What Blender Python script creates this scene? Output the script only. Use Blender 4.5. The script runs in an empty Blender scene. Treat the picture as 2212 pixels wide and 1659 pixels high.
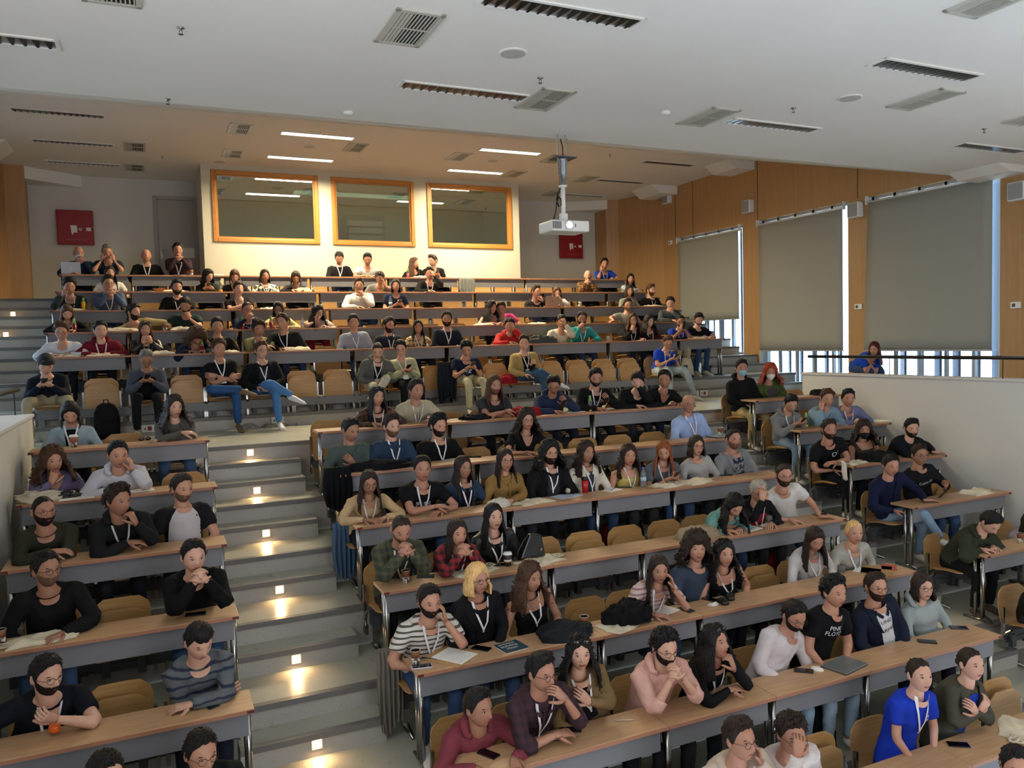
import bpy, math, random
import numpy as np
from mathutils import Vector, Matrix
PI = math.pi
S = bpy.context.scene
C = S.collection
# ------------------------------------------------------------------ camera
CZ = 4.62
FPX, CXP, CYP = 1700.0, 1106.0, 829.5
def _n(v): return v / np.linalg.norm(v)
_VX = _n(np.array([4850 - CXP, 636 - CYP, FPX]))
_VY = np.array([330 - CXP, 760 - CYP, FPX]); _VY = _n(_VY - (_VY @ _VX) * _VX)
RW = np.array([_VX, _VY, np.cross(_VX, _VY)])
cam = bpy.data.cameras.new('camera'); camo = bpy.data.objects.new('camera', cam); C.objects.link(camo)
_m = Matrix.Identity(4)
for _r in range(3):
    _m[_r][0] = RW[_r, 0]; _m[_r][1] = -RW[_r, 1]; _m[_r][2] = -RW[_r, 2]
_m[2][3] = CZ
camo.matrix_world = _m
cam.sensor_width = 36; cam.lens = FPX / 2212 * 36; cam.clip_end = 200; cam.clip_start = 0.05
S.camera = camo
def ray(u, v): return RW @ np.array([u - CXP, v - CYP, FPX])
def at_y(u, v, y): q = ray(u, v); q = q * (y / q[1]); return np.array([q[0], q[1], q[2] + CZ])
def at_z(u, v, z): q = ray(u, v); q = q * ((z - CZ) / q[2]); return np.array([q[0], q[1], q[2] + CZ])
# ------------------------------------------------------------------ world, sun-less daylight, exposure
S.view_settings.view_transform = 'Standard'; S.view_settings.look = 'None'; S.view_settings.gamma = 1
S.view_settings.exposure = -0.30; S.view_settings.use_curve_mapping = False
try:
    S.cycles.use_denoising = True; S.cycles.max_bounces = 6; S.cycles.diffuse_bounces = 4
    S.cycles.glossy_bounces = 3; S.cycles.transmission_bounces = 4; S.cycles.transparent_max_bounces = 6
    S.cycles.caustics_reflective = False; S.cycles.caustics_refractive = False; S.cycles.sample_clamp_indirect = 4
except Exception: pass
W = bpy.data.worlds.new('sky'); S.world = W; W.use_nodes = True
W.node_tree.nodes['Background'].inputs[0].default_value = (0.58, 0.77, 1.0, 1)
W.node_tree.nodes['Background'].inputs[1].default_value = 15.0
def area(name, loc, rot, sx, sy, col, power, portal=False, spread=PI):
    l = bpy.data.lights.new(name, 'AREA'); l.shape = 'RECTANGLE'; l.size = sx; l.size_y = sy; l.color = col; l.energy = power; l.spread = spread
    o = bpy.data.objects.new(name, l); C.objects.link(o); o.location = loc; o.rotation_euler = rot
    if portal:
        try: l.cycles.is_portal = True
        except Exception: pass
    return o
XL, XR, YF, YB = -2.9, 12.0, -6.0, 19.04
ZCF, ZCR = CZ + 2.40, CZ + 3.745            # front and rear ceiling
WINS = [(8.02, 10.5), (10.94, 13.35), (13.85, 16.2)]
WTOP = CZ + 2.46
# fill light added behind the camera, standing in for an assumed, unseen projection screen
area('projection_screen_light', (4.5, -5.6, 3.3), (PI / 2, 0, 0), 6.5, 3.6, (0.93, 0.93, 1.0), 430)
# added fill lights on both side walls, standing in for unseen front windows
area('front_window_light', (XL + 0.12, 1.5, 5.0), (0, -PI / 2, 0), 2.6, 4.5, (0.86, 0.92, 1.0), 330)
area('front_window_light', (XR - 0.12, 1.5, 5.0), (0, PI / 2, 0), 2.6, 4.5, (0.90, 0.94, 1.0), 170)
for (y0, y1) in WINS:
    for sx in (0, 1):
        z0, z1 = 3.5, 4.3
        area('window_portal', (XR + 0.30 if sx else XL - 0.30, (y0 + y1) / 2, (z0 + z1) / 2 + 1.4), (0, PI / 2 if sx else -PI / 2, 0), 3.8, y1 - y0, (1, 1, 1), 1, portal=True)
# ------------------------------------------------------------------ materials
def lin(h):
    h = h.lstrip('#'); o = []
    for k in (0, 2, 4):
        c = int(h[k:k + 2], 16) / 255
        o.append(c / 12.92 if c <= 0.04045 else ((c + 0.055) / 1.055) ** 2.4)
    return tuple(o) + (1,)
_mats = {}
def mat(key, col, rough=0.6, metal=0.0, spec=0.5, kind='plain', col2=None, scale=1.0, emit=0, alpha=1, bump=0.0, trans=0, sheen=0):
    if key in _mats: return _mats[key]
    m = bpy.data.materials.new(key); m.use_nodes = True; _mats[key] = m
    nt = m.node_tree; N = nt.nodes; L = nt.links; b = N['Principled BSDF']
    c = lin(col) if isinstance(col, str) else tuple(col) + (1,)
    b.inputs['Base Color'].default_value = c; b.inputs['Roughness'].default_value = rough
    b.inputs['Metallic'].default_value = metal; b.inputs['Specular IOR Level'].default_value = spec
    if trans: b.inputs['Transmission Weight'].default_value = trans
    if alpha < 1: b.inputs['Alpha'].default_value = alpha
    if sheen: b.inputs['Sheen Weight'].default_value = sheen
    if emit:
        b.inputs['Emission Color'].default_value = c; b.inputs['Emission Strength'].default_value = emit
    c2 = lin(col2) if isinstance(col2, str) else (tuple(col2) + (1,) if col2 else None)
    if kind == 'plain' and not bump: return m
    tc = N.new('ShaderNodeTexCoord'); mp = N.new('ShaderNodeMapping'); L.new(tc.outputs['Object'], mp.inputs[0])
    def mixc(fac, a, bcol):
        mx = N.new('ShaderNodeMix'); mx.data_type = 'RGBA'; L.new(fac, mx.inputs[0])
        for i, x in ((6, a), (7, bcol)):
            if isinstance(x, tuple): mx.inputs[i].default_value = x
            else: L.new(x, mx.inputs[i])
        return mx.outputs[2]
    def noise(sc, det=3, src=None):
        n = N.new('ShaderNodeTexNoise'); n.inputs['Scale'].default_value = sc; n.inputs['Detail'].default_value = det
        L.new(src or mp.outputs[0], n.inputs['Vector']); return n.outputs['Fac']
    def ramp(f, p0, p1):
        r = N.new('ShaderNodeMapRange'); r.inputs[1].default_value = p0; r.inputs[2].default_value = p1; r.clamp = True
        L.new(f, r.inputs[0]); return r.outputs[0]
    def wave(axis, sc, dist=0.0, prof='SIN'):
        w = N.new('ShaderNodeTexWave'); w.bands_direction = axis; w.wave_profile = prof
        w.inputs['Scale'].default_value = sc; w.inputs['Distortion'].default_value = dist; L.new(mp.outputs[0], w.inputs['Vector']); return w.outputs['Fac']
    out = None; h = None
    dk = tuple(x * 0.72 for x in c[:3]) + (1,)
    if kind == 'wood':                      # beech laminate, grain along X
        mp.inputs['Scale'].default_value = (1.2, 14, 14)
        out = mixc(ramp(noise(3 * scale, 5), 0.3, 0.72), c, c2 or dk)
    elif kind == 'panelwood':               # veneered wall panels, vertical grain and fine slots
        mp.inputs['Scale'].default_value = (9, 9, 0.7)
        a = mixc(ramp(noise(2 * scale, 4), 0.3, 0.75), c, c2 or dk)
        w = N.new('ShaderNodeTexWave'); w.bands_direction = 'Z'; w.inputs['Scale'].default_value = 18; L.new(tc.outputs['Object'], w.inputs['Vector'])
        out = mixc(ramp(w.outputs['Fac'], 0.0, 0.25), dk, a); h = w.outputs['Fac']
    elif kind == 'terrazzo':
        n1 = noise(1.3, 5); n2 = noise(60, 2)
        a = mixc(ramp(n1, 0.3, 0.7), c, c2 or dk); out = mixc(ramp(n2, 0.62, 0.7), a, dk)
        L.new(ramp(noise(7, 4), -0.4, 2.2), b.inputs['Roughness'])
    elif kind == 'plaster':
        out = mixc(ramp(noise(1.1, 4), 0.2, 0.8), c, tuple(x * 0.94 for x in c[:3]) + (1,)); h = noise(160, 2)
    elif kind == 'cloth':
        b.inputs['Specular IOR Level'].default_value = 0.16 if rough > 0.5 else 0.5
        out = mixc(ramp(noise(9, 3), 0.25, 0.8), c, tuple(x * 0.78 for x in c[:3]) + (1,))
        n1 = noise(7, 3); h = n1
    elif kind == 'stripe':
        w = wave('Z', scale, 0.6); out = mixc(ramp(w, 0.68, 0.74), c, c2); h = noise(7, 3)
    elif kind == 'dye':
        w = wave('Z', scale, 7.0); w2 = noise(9, 4)
        out = mixc(ramp(w, 0.72, 0.86), mixc(ramp(w2, .3, .7), c, dk), c2); h = noise(7, 3)
    elif kind == 'plaid':
        w1 = ramp(wave('Z', scale, 0.5), 0.5, 0.62); w2 = ramp(wave('X', scale, 0.5), 0.5, 0.62)
        a = N.new('ShaderNodeMath'); a.operation = 'ADD'; L.new(w1, a.inputs[0]); L.new(w2, a.inputs[1])
        mm = N.new('ShaderNodeMath'); mm.operation = 'MULTIPLY'; mm.inputs[1].default_value = 0.5; L.new(a.outputs[0], mm.inputs[0])
        out = mixc(mm.outputs[0], c, c2); h = noise(7, 3)
    elif kind == 'argyle':
        mp.inputs['Rotation'].default_value = (0, PI / 4, 0)
        k = N.new('ShaderNodeTexChecker'); k.inputs['Scale'].default_value = scale; L.new(mp.outputs[0], k.inputs[0])
        out = mixc(k.outputs['Fac'], c, c2); h = noise(7, 3)
    elif kind == 'print':
        out = mixc(ramp(noise(scale, 3), 0.48, 0.54), c, c2); h = noise(7, 3)
    elif kind == 'hair':
        mp.inputs['Scale'].default_value = (60, 60, 9)
        n1 = noise(1.6, 3); out = mixc(ramp(n1, 0.3, 0.75), c, tuple(min(1, x * 2.1 + 0.006) for x in c[:3]) + (1,)); h = n1
    elif kind == 'skin':
        out = mixc(ramp(noise(14, 3), 0.3, 0.75), c, tuple(x * y for x, y in zip(c[:3], (0.93, 0.80, 0.78))) + (1,))
    elif kind == 'fabric':                  # roller blind weave
        out = mixc(ramp(noise(420, 1), 0.35, 0.65), c, tuple(x * 0.86 for x in c[:3]) + (1,))
    if out is not None: L.new(out, b.inputs['Base Color'])
    if bump:
        bm = N.new('ShaderNodeBump'); bm.inputs['Strength'].default_value = bump; bm.inputs['Distance'].default_value = 0.02
        L.new(h if h is not None else noise(9, 3), bm.inputs['Height']); L.new(bm.outputs[0], b.inputs['Normal'])
    return m
M = dict(
    desk=mat('beech_desktop', '#C09A74', 0.42, kind='wood', col2='#B08A64'),
    edge=mat('desk_edge', '#A06E52', 0.5),
    metal=mat('grey_painted_metal', '#7C7C80', 0.5, spec=0.3, kind='plaster', bump=0.03),
    darkmetal=mat('dark_grey_metal', '#4A4C50', 0.45, spec=0.4),
    chrome=mat('chrome', '#A3A3A0', 0.26, metal=1.0),
    ply=mat('chair_plywood', '#B88F5C', 0.4, kind='wood', col2='#A67D4A'),
    floor=mat('terrazzo_floor', '#B4B4A4', 0.30, kind='terrazzo', col2='#A3A496'),
    riser=mat('riser_concrete', '#B4B0A6', 0.6, kind='terrazzo', col2='#A09C94'),
    nosing=mat('nosing_strip', '#6E6B68', 0.5),
    wall=mat('wall_plaster', '#CFCDC6', 0.85, kind='plaster', bump=0.03),
    booth=mat('booth_plaster', '#BBB7A6', 0.8, kind='plaster', bump=0.02),
    ceil=mat('ceiling_plaster', '#E9E6DF', 0.9, kind='plaster', bump=0.02),
    panel=mat('wall_veneer', '#B68E60', 0.45, kind='panelwood', col2='#A67E50', bump=0.08),
    frame=mat('oak_frame', '#AE7634', 0.45, kind='wood', col2='#9A6626'),
    blind=mat('blind_fabric', '#9A9B94', 0.9, kind='fabric'),
    alu=mat('aluminium', '#B9BDC2', 0.35, metal=0.6),
    white=mat('white_plastic', '#E4E3DE', 0.4), black=mat('black_plastic', '#0D0D0E', 0.35),
    fin=mat('facade_fin', '#5C6880', 0.6), red=mat('red_paint', '#8E1420', 0.35), door=mat('door_grey', '#A29E98', 0.5),
    vent=mat('vent_metal', '#B9B7AC', 0.45), dark=mat('vent_dark', '#16171A', 0.8),
    paper=mat('paper', '#E9E7E0', 0.8), kraft=mat('kraft_paper', '#B08A58', 0.8), canvas=mat('canvas', '#DDD2B8', 0.9, kind='cloth', bump=0.3),
    brushed=mat('brushed_steel', '#A8AAAC', 0.3, metal=0.9),
)
# ------------------------------------------------------------------ helpers
class MB:
    def __init__(s): s.v = []; s.f = []; s.m = []
    def add(s, v, f, mi=0):
        n = len(s.v); s.v += [tuple(map(float, p)) for p in v]; s.f += [tuple(int(i) + n for i in q) for q in f]; s.m += [mi] * len(f); return s
    def box(s, x0, x1, y0, y1, z0, z1, mi=0):
        v = [(x, y, z) for x in (x0, x1) for y in (y0, y1) for z in (z0, z1)]
        return s.add(v, [(0, 1, 3, 2), (4, 6, 7, 5), (0, 4, 5, 1), (2, 3, 7, 6), (0, 2, 6, 4), (1, 5, 7, 3)], mi)
    def prism(s, poly, axis, a, b, mi=0):      # polygon (2-D) extruded along axis
        n = len(poly); v = []
        for t in (a, b):
            for p in poly:
                q = [p[0], p[1]]; q.insert(axis, t); v.append(q)
        f = [tuple(range(n))[::-1], tuple(range(n, 2 * n))] + [(i, (i + 1) % n, n + (i + 1) % n, n + i) for i in range(n)]
        return s.add(v, f, mi)
    def tube(s, pts, r, n=8, mi=0, flat=None):
        pts = [np.array(p, float) for p in pts]; rs = r if hasattr(r, '__len__') else [r] * len(pts); rings = []
        up = None
        for i, p in enumerate(pts):
            d = _n((pts[min(i + 1, len(pts) - 1)] - pts[max(i - 1, 0)]) + 1e-9)
            if up is None: up = np.array([0, 0, 1.]) if abs(d[2]) < 0.9 else np.array([1., 0, 0])
            u = _n(np.cross(d, up)); w = np.cross(u, d); up = w
            rings.append([p + rs[i] * (math.cos(2 * PI * k / n) * u + math.sin(2 * PI * k / n) * w * (flat or 1)) for k in range(n)])
        return s.loft(rings, mi)
    def loft(s, rings, mi=0, caps=True):
        n = len(rings[0]); v = [p for r in rings for p in r]; f = []
        for i in range(len(rings) - 1):
            for k in range(n):
                f.append((i * n + k, i * n + (k + 1) % n, (i + 1) * n + (k + 1) % n, (i + 1) * n + k))
        if caps: f += [tuple(range(n))[::-1], tuple((len(rings) - 1) * n + k for k in range(n))]
        return s.add(v, f, mi)
    def grid(s, P, mi=0, wrap=False):          # P[i][j] points
        a, b = len(P), len(P[0]); v = [p for r in P for p in r]; f = []
        for i in range(a - 1):
            for j in range(b if wrap else b - 1):
                f.append((i * b + j, i * b + (j + 1) % b, (i + 1) * b + (j + 1) % b, (i + 1) * b + j))
        return s.add(v, f, mi)
    def lathe(s, prof, c=(0, 0, 0), n=16, mi=0):
        return s.loft([[(c[0] + r * math.cos(2 * PI * k / n), c[1] + r * math.sin(2 * PI * k / n), c[2] + z) for k in range(n)] for r, z in prof], mi)
    def ell(s, c, r, nu=10, nv=8, mi=0, Rm=None):
        rings = []
        for j in range(1, nv):
            t = PI * j / nv; rg = []
            for k in range(nu):
                p = np.array([r[0] * math.sin(t) * math.cos(2 * PI * k / nu), r[1] * math.sin(t) * math.sin(2 * PI * k / nu), -r[2] * math.cos(t)])
                rg.append((Rm @ p if Rm is not None else p) + np.array(c))
            rings.append(rg)
        return s.loft(rings, mi)
    def mesh(s, name, mats, smooth=False):
        me = bpy.data.meshes.new(name); me.from_pydata(s.v, [], s.f)
        for m in (mats if isinstance(mats, (list, tuple)) else [mats]): me.materials.append(m)
        if any(s.m): me.polygons.foreach_set('material_index', s.m)
        if smooth: me.polygons.foreach_set('use_smooth', [True] * len(s.f))
        me.update(); return me
    def build(s, name, mats, parent=None, smooth=False, **kw):
        return link(name, s.mesh(name, mats, smooth), parent, **kw)
def link(name, me, parent=None, **kw):
    o = bpy.data.objects.new(name, me); C.objects.link(o)
    if parent is not None: o.parent = parent
    for k, v in kw.items(): o[k] = v
    return o
def bev(o, w=0.004, seg=2):
    m = o.modifiers.new('bevel', 'BEVEL'); m.width = w; m.segments = seg; m.limit_method = 'ANGLE'; return o
def thing(name, label, cat, loc=(0, 0, 0), rz=0, group=None):
    o = bpy.data.objects.new(name, None); C.objects.link(o); o.location = tuple(map(float, loc)); o.rotation_euler = (0, 0, rz)
    o.empty_display_size = 0.1; o['label'] = label; o['category'] = cat
    if group: o['group'] = group
    return o
def tag(o, label, cat, group=None):
    o['label'] = label; o['category'] = cat
    if group: o['group'] = group
    return o
def struct(o): o['kind'] = 'structure'; return o
def dup(root, loc, rz=0, label=None, group=None):
    r = root.copy(); C.objects.link(r); r.location = tuple(map(float, loc)); r.rotation_euler = (0, 0, rz)
    if label: r['label'] = label
    if group: r['group'] = group
    for ch in list(root.children):
        c = ch.copy(); C.objects.link(c); c.parent = r
        for g in ch.children:
            d = g.copy(); C.objects.link(d); d.parent = c
    return r
ORD = ['first', 'second', 'third', 'fourth', 'fifth', 'sixth', 'seventh', 'eighth', 'ninth', 'tenth', 'eleventh', 'twelfth', 'thirteenth', 'fourteenth', 'fifteenth', 'sixteenth', 'seventeenth', 'eighteenth', 'nineteenth', 'twentieth', 'twenty-first', 'twenty-second']
def text_mesh(txt, size=1.0, align='CENTER', name='lettering', ext=0.0):
    cu = bpy.data.curves.new(name, 'FONT'); cu.body = txt; cu.size = size; cu.align_x = align; cu.align_y = 'CENTER'; cu.extrude = ext; cu.resolution_u = 2
    o = bpy.data.objects.new(name, cu); C.objects.link(o)
    bpy.context.view_layer.update()
    me = bpy.data.meshes.new_from_object(o.evaluated_get(bpy.context.evaluated_depsgraph_get()))
    bpy.data.objects.remove(o); bpy.data.curves.remove(cu); me.name = name; return me
# rows: desk front edge y, desk top z, floor z. 1..8 lower rows going down towards the stage, U5..U1 upper rows going up
D, HH = 0.88, 0.3652
def RY(r): return 12.55 + (5 - int(r[1])) * D if r[0] == 'U' else 8.97 - (int(r[1]) - 1) * D
def RZ(r): return CZ - 0.04 + (5 - int(r[1])) * HH if r[0] == 'U' else CZ - 0.954 - (int(r[1]) - 1) * HH
def RF(r): return RZ(r) - 0.745
ZA = CZ - 1.15
# ================================================================== the room shell
def sbox(name, x0, x1, y0, y1, z0, z1, m, parent=None, **kw):
    o = MB().box(x0, x1, y0, y1, z0, z1).build(name, m, parent, **kw)
    if parent is None: struct(o)
    return o
XPL, XPR = -1.25, 10.0
STEP_X = [(0.45, 1.56), (6.98, 8.06)]
def tier(name, x0, x1, y0, y1, z, zb, nose=True):
    t = struct(sbox(name, x0, x1, y0 + 0.012, y1, zb, z, [M['floor']]))
    t.data.materials.append(M['riser'])
    for p in t.data.polygons:
        if abs(p.normal[2]) < 0.5: p.material_index = 1
    if nose: sbox('step_nosing', x0, x1, y0, y0 + 0.06, z - 0.045, z + 0.003, M['nosing'], t)
    return t
sbox('floor', XL, XR, YF, 2.0, -0.1, 0.0, M['floor'])
for i in range(1, 9):
    y0 = 8.97 - (i - 1) * D; y1 = y0 + D if i > 1 else 9.90
    tier('floor_tier', XPL, XPR, y0, y1, RF('M%d' % i), RF('M%d' % i) - 0.40)
    if i > 1:
        for (a, b) in STEP_X: tier('stair_step', a, b, y1 - 0.29, y1 + 0.01, RF('M%d' % i) + HH / 2, RF('M%d' % i) - 0.01)
for (a, b) in STEP_X:
    tier('stair_step', a, b, 1.93 - 0.29, 1.94, 0.18, -0.01) if False else None
    tier('stair_step', a, b, 9.37, 9.66, RF('M1') + 0.183, RF('M1') - 0.01)
    tier('stair_step', a, b, 9.65, 9.91, RF('M1') + 0.366, RF('M1') - 0.01)
tier('floor_tier', XPL - 0.02, XPR + 0.02, 9.90, 12.0, ZA, ZA - 0.60)
sbox('floor', XL, XPL - 0.29, YF, 9.9, ZA - 0.3, ZA, M['floor']); sbox('floor', XPR + 0.21, XR, YF, 9.9, ZA - 0.3, ZA, M['floor']); sbox('floor', XL, XPL - 0.02, 9.9, 12.0, ZA - 0.3, ZA, M['floor']); sbox('floor', XPR + 0.02, XR, 9.9, 12.0, ZA - 0.3, ZA, M['floor'])
tier('floor_tier', XL, XR, 12.0, 12.30, ZA + 0.183, ZA - 0.2)
for k in range(5, 0, -1):
    y0 = 12.30 if k == 5 else RY('U%d' % k) - 0.02
    y1 = RY('U%d' % (k - 1)) - 0.02 if k > 1 else 16.95
    zf = RF('U%d' % k)
    tier('floor_tier', XL, XR, y0, y1 + 0.01, zf, zf - 0.40)
    for (a, b) in ((XL, -1.62), (10.5, XR)): tier('stair_step', a, b, y1 - 0.30, y1 + 0.01, zf + HH / 2, zf - 0.01)
ZB = RF('U1') + HH
tier('floor_tier', XL, XR, 16.95, YB, ZB, ZB - 0.5)
# socket plates in the low riser behind the cross aisle
pl = thing('socket_plate', 'white socket plate with red outlet, low riser behind the legs in jeans', 'socket', (0, 12.0, ZA + 0.09))
def socket_plate(o):
    MB().box(-0.09, 0.09, -0.012, 0.0, -0.05, 0.05).build('plate', M['white'], o)
    MB().box(-0.015, 0.035, -0.018, -0.012, -0.028, 0.028).build('red_outlet', M['red'], o)
    MB().lathe([(0.012, 0), (0.012, 0.006)]).build('outlet', M['darkmetal'], o).matrix_local = Matrix.Translation((-0.05, -0.012, 0)) @ Matrix.Rotation(PI / 2, 4, 'X')
socket_plate(pl); pl.location.x = 1.63
for x, lab in ((2.9, 'white socket plate with red outlet, riser left of the folded-leg sitter'), (9.2, 'white socket plate with red outlet, riser right of the light jeans'), (9.42, 'second white socket plate right of the light jeans'), (-0.1, 'white socket plate behind the legs of the man in black trousers')):
    dup(pl, (x, 12.0, ZA + 0.09), 0, lab)
# side parapets with caps and handrails
for nm, x0, x1, xr in (('wall_left_parapet', XPL - 0.30, XPL, XPL - 0.15), ('wall_right_parapet', XPR, XPR + 0.22, XPR + 0.02)):
    w = sbox(nm, x0, x1, YF, 10.10, -0.1, CZ - 0.68, M['wall'])
    sbox('parapet_cap', x0 - 0.02, x1 + 0.02, YF, 10.13, CZ - 0.68, CZ - 0.65, M['wall'], w)
    lab = 'black tubular handrail above the %s white parapet' % ('left' if x0 < 0 else 'right')
    t = thing('handrail', lab, 'handrail', (xr, 0, 0))
    MB().tube([(0, -2, CZ - 0.38), (0, 9.98 if x0 > 0 else 10.33, CZ - 0.38)], 0.026, 12).build('rail', M['black'], t, True)
    for y in ((9.82, 8.38, 6.65, 4.9, 3.1) if x0 > 0 else (10.05, 8.4, 6.65, 4.9)): MB().tube([(0, y, CZ - 0.655), (0, y, CZ - 0.39)], 0.007, 6).build('post', M['black'], t)
# long walls with three windows each
def side_wall(side):
    s = 1 if side == 'right' else -1
    xi = XR if s > 0 else XL; xo = xi + s * 0.30; a, b = min(xi, xo), max(xi, xo)
    w = MB(); edges = [-6.0] + [y for p in WINS for y in p] + [16.8]
    for k in range(0, len(edges), 2): w.box(a, b, edges[k], edges[k + 1], 0, 9)
    for (y0, y1) in WINS:
        zs = CZ - 0.42 if y0 > 13.5 else ZA + 0.02
        w.box(a, b, y0, y1, WTOP, 9); w.box(a, b, y0, y1, 0, zs)
    o = struct(w.build('wall_' + side, M['panel']))
    # vertical panel joints
    for y in ([15.2] if False else []): pass
    j = MB()
    for y in (1.0, 3.5, 7.62, 10.72, 13.37, 15.6, 16.3):
        j.box(xi - s * 0.004 if s > 0 else xi, xi if s > 0 else xi + 0.004, y - 0.006, y + 0.006, 7.1, 9)
    j.build('panel_joint', M['dark'], o)
    for n, (y0, y1) in enumerate(WINS):
        zs = CZ - 0.42 if y0 > 13.5 else ZA + 0.02
        wn = thing('window_%d' % (n + 1 + (3 if s < 0 else 0)), 'x', 'x'); del wn['label']; del wn['category']; wn['kind'] = 'structure'
        f = MB(); x0, x1 = (xi + s * 0.10, xi + s * 0.16); x0, x1 = min(x0, x1), max(x0, x1)
        for y in (y0, y1 - 0.06): f.box(x0, x1, y, y + 0.06, zs, WTOP)
        f.box(x0, x1, y0, y1, zs, zs + 0.05); f.box(x0, x1, y0, y1, WTOP - 0.05, WTOP)
        f.build('window_frame', M['alu'], wn)
        nm = 5
        for q in range(1, nm):
            y = y0 + (y1 - y0) * q / nm
            MB().box(x0, x1, y - 0.025, y + 0.025, zs, WTOP).build('mullion', M['alu'], wn)
        for q in range(nm):
            ya = y0 + (y1 - y0) * q / nm; yb = y0 + (y1 - y0) * (q + 1) / nm
            MB().box((x0 + x1) / 2 - 0.003, (x0 + x1) / 2 + 0.003, ya, yb, zs, WTOP).build('pane', GLASS, wn)
        # upright sun fins outside
        for q in range(7):
            y = y0 + (y1 - y0) * (q + 0.3) / 7
            fo = MB().box(-0.17, 0.17, -0.02, 0.02, zs - 0.3, WTOP + 0.2).build('facade_fin', M['fin'], wn)
            fo.location = (xi + s * 0.62, y, 0); fo.rotation_euler = (0, 0, s * 0.9)
        # white painted reveal
        r = MB(); xa, xb = min(xi, xi + s * 0.30), max(xi, xi + s * 0.30)
        for y in (y0, y1 - 0.012): r.box(xa, xb, y, y + 0.012, zs, WTOP)
        r.build('reveal', M['white'], wn)
        # roller blind
        zb = ((CZ + 0.40) if n == 2 else CZ - 0.32) + (1.8 if s < 0 else 0)
        ylo, yhi = y0 + 0.10, y1 - 0.04
        tone = ['largest grey roller blind, nearest of the three', 'middle grey roller blind', 'smallest grey roller blind, farthest along the wall'][n]
        bl = thing('roller_blind', '%s on the %s wall' % (tone, side), 'blind')
        xb0 = xi - s * 0.035
        P = []
        for iz in range(13):
            z = zb + (WTOP - 0.11 - zb) * iz / 12; row = []
            for iy in range(15):
                fy = iy / 14; y = ylo + (yhi - ylo) * fy
                if n == 0: y += 0.10 * fy * (1 - iz / 12)
                bow = 0.02 * math.sin(fy * PI * 1) * math.sin(iz / 12 * PI)
                row.append((xb0 - s * bow, y, z))
            P.append(row)
        g = MB().grid(P).build('blind_fabric', M['blind'], bl, True)
        sm = g.modifiers.new('solid', 'SOLIDIFY'); sm.thickness = 0.004
        MB().box(xb0 - 0.012, xb0 + 0.012, ylo, yhi + (0.1 if n == 0 else 0), zb - 0.03, zb).build('bottom_bar', M['alu'], bl)
        MB().tube([(xb0, ylo - 0.02, WTOP - 0.10), (xb0, yhi + 0.02, WTOP - 0.10)], 0.020, 10).build('roller', M['white'], bl, True)
        for y in (ylo - 0.04, yhi + 0.02): MB().box(xb0 - 0.03, xi if s > 0 else xb0 + 0.03, y, y + 0.02, WTOP - 0.14, WTOP + 0.01).build('bracket', M['white'], bl)
def glass_mat():
    m = bpy.data.materials.new('window_glass'); m.use_nodes = True; nt = m.node_tree; nt.nodes.clear()
    o = nt.nodes.new('ShaderNodeOutputMaterial'); mx = nt.nodes.new('ShaderNodeMixShader'); t = nt.nodes.new('ShaderNodeBsdfTransparent'); g = nt.nodes.new('ShaderNodeBsdfGlossy')
    g.inputs['Roughness'].default_value = 0.01; g.inputs[0].default_value = (0.86, 0.93, 0.87, 1); t.inputs[0].default_value = (0.93, 0.97, 0.98, 1); mx.inputs[0].default_value = 0.08
    nt.links.new(t.outputs[0], mx.inputs[1]); nt.links.new(g.outputs[0], mx.inputs[2]); nt.links.new(mx.outputs[0], o.inputs[0]); return m
GLASS = glass_mat()
def booth_glass():
    m = glass_mat(); m.name = 'booth_glass'; n = m.node_tree.nodes
    for x in n:
        if x.type == 'BSDF_TRANSPARENT': x.inputs[0].default_value = (0.72, 0.80, 0.72, 1)
        if x.type == 'MIX_SHADER': x.inputs[0].default_value = 0.52
    return m
BGLASS = booth_glass()
side_wall('right'); side_wall('left')
# wood-clad return pieces in the rear corners
for nm, pts in (('wall_rear_right_return', [(12.0, 16.8), (11.6, 18.3), (11.3, 18.45), (11.3, YB)]), ('wall_rear_left_return', [(XL, 16.8), (-2.5, 18.28), (-2.15, 18.3), (-2.2, YB)])):
    out = 12.6 if pts[0][0] > 0 else -3.5
    poly = pts + [(out, YB), (out, 16.8)]
    struct(MB().prism([(p[0], p[1]) for p in poly], 2, 3, 8.6).build(nm, M['panel']))
sbox('wall_rear', -3.5, 12.6, YB, YB + 0.2, 3, 9, M['wall'])
sbox('wall_front', XL - 0.3, XR + 0.3, YF - 0.2, YF, 0, 9, M['wall'])
# outside ground so that daylight from below stays natural
sbox('ground_outside', -30, XL - 1.2, -20, 30, -0.5, 0, M['riser']); sbox('ground_outside', XR + 1.2, 40, -20, 30, -0.5, 0, M['riser'])
# ceilings
struct(MB().box(XL - 0.3, XR + 0.3, YF, 8.4, ZCF, ZCF + 0.12).build('ceiling_front', M['ceil']))
struct(MB().prism([(8.4, ZCF), (8.4, ZCF + 0.12), (13.3, ZCR + 0.12), (13.3, ZCR - 0.025)], 0, XL - 0.3, XR + 0.3).build('ceiling_slope', M['ceil']))
struct(MB().box(XL - 0.6, XR + 0.6, 13.3, YB + 0.2, ZCR, ZCR + 0.12).build('ceiling_rear', M['ceil']))
for (y0, y1, zb, zt) in ((13.45, 14.2, ZCR - 0.17, ZCR), (16.2, 17.1, ZCR - 0.2, ZCR), (7.55, 8.35, ZCF - 0.10, ZCF)):
    for (x0, x1) in ((11.25, XR), (XL, -2.15)):
        struct(MB().prism([(x0 if x0 > 0 else x1, zt), (x0 + 0.25 if x0 > 0 else x1 - 0.25, zb), (x1 if x0 > 0 else x0, zb), (x1 if x0 > 0 else x0, zt)], 1, y0, y1).build('ceiling_beam', M['ceil']))
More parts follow.
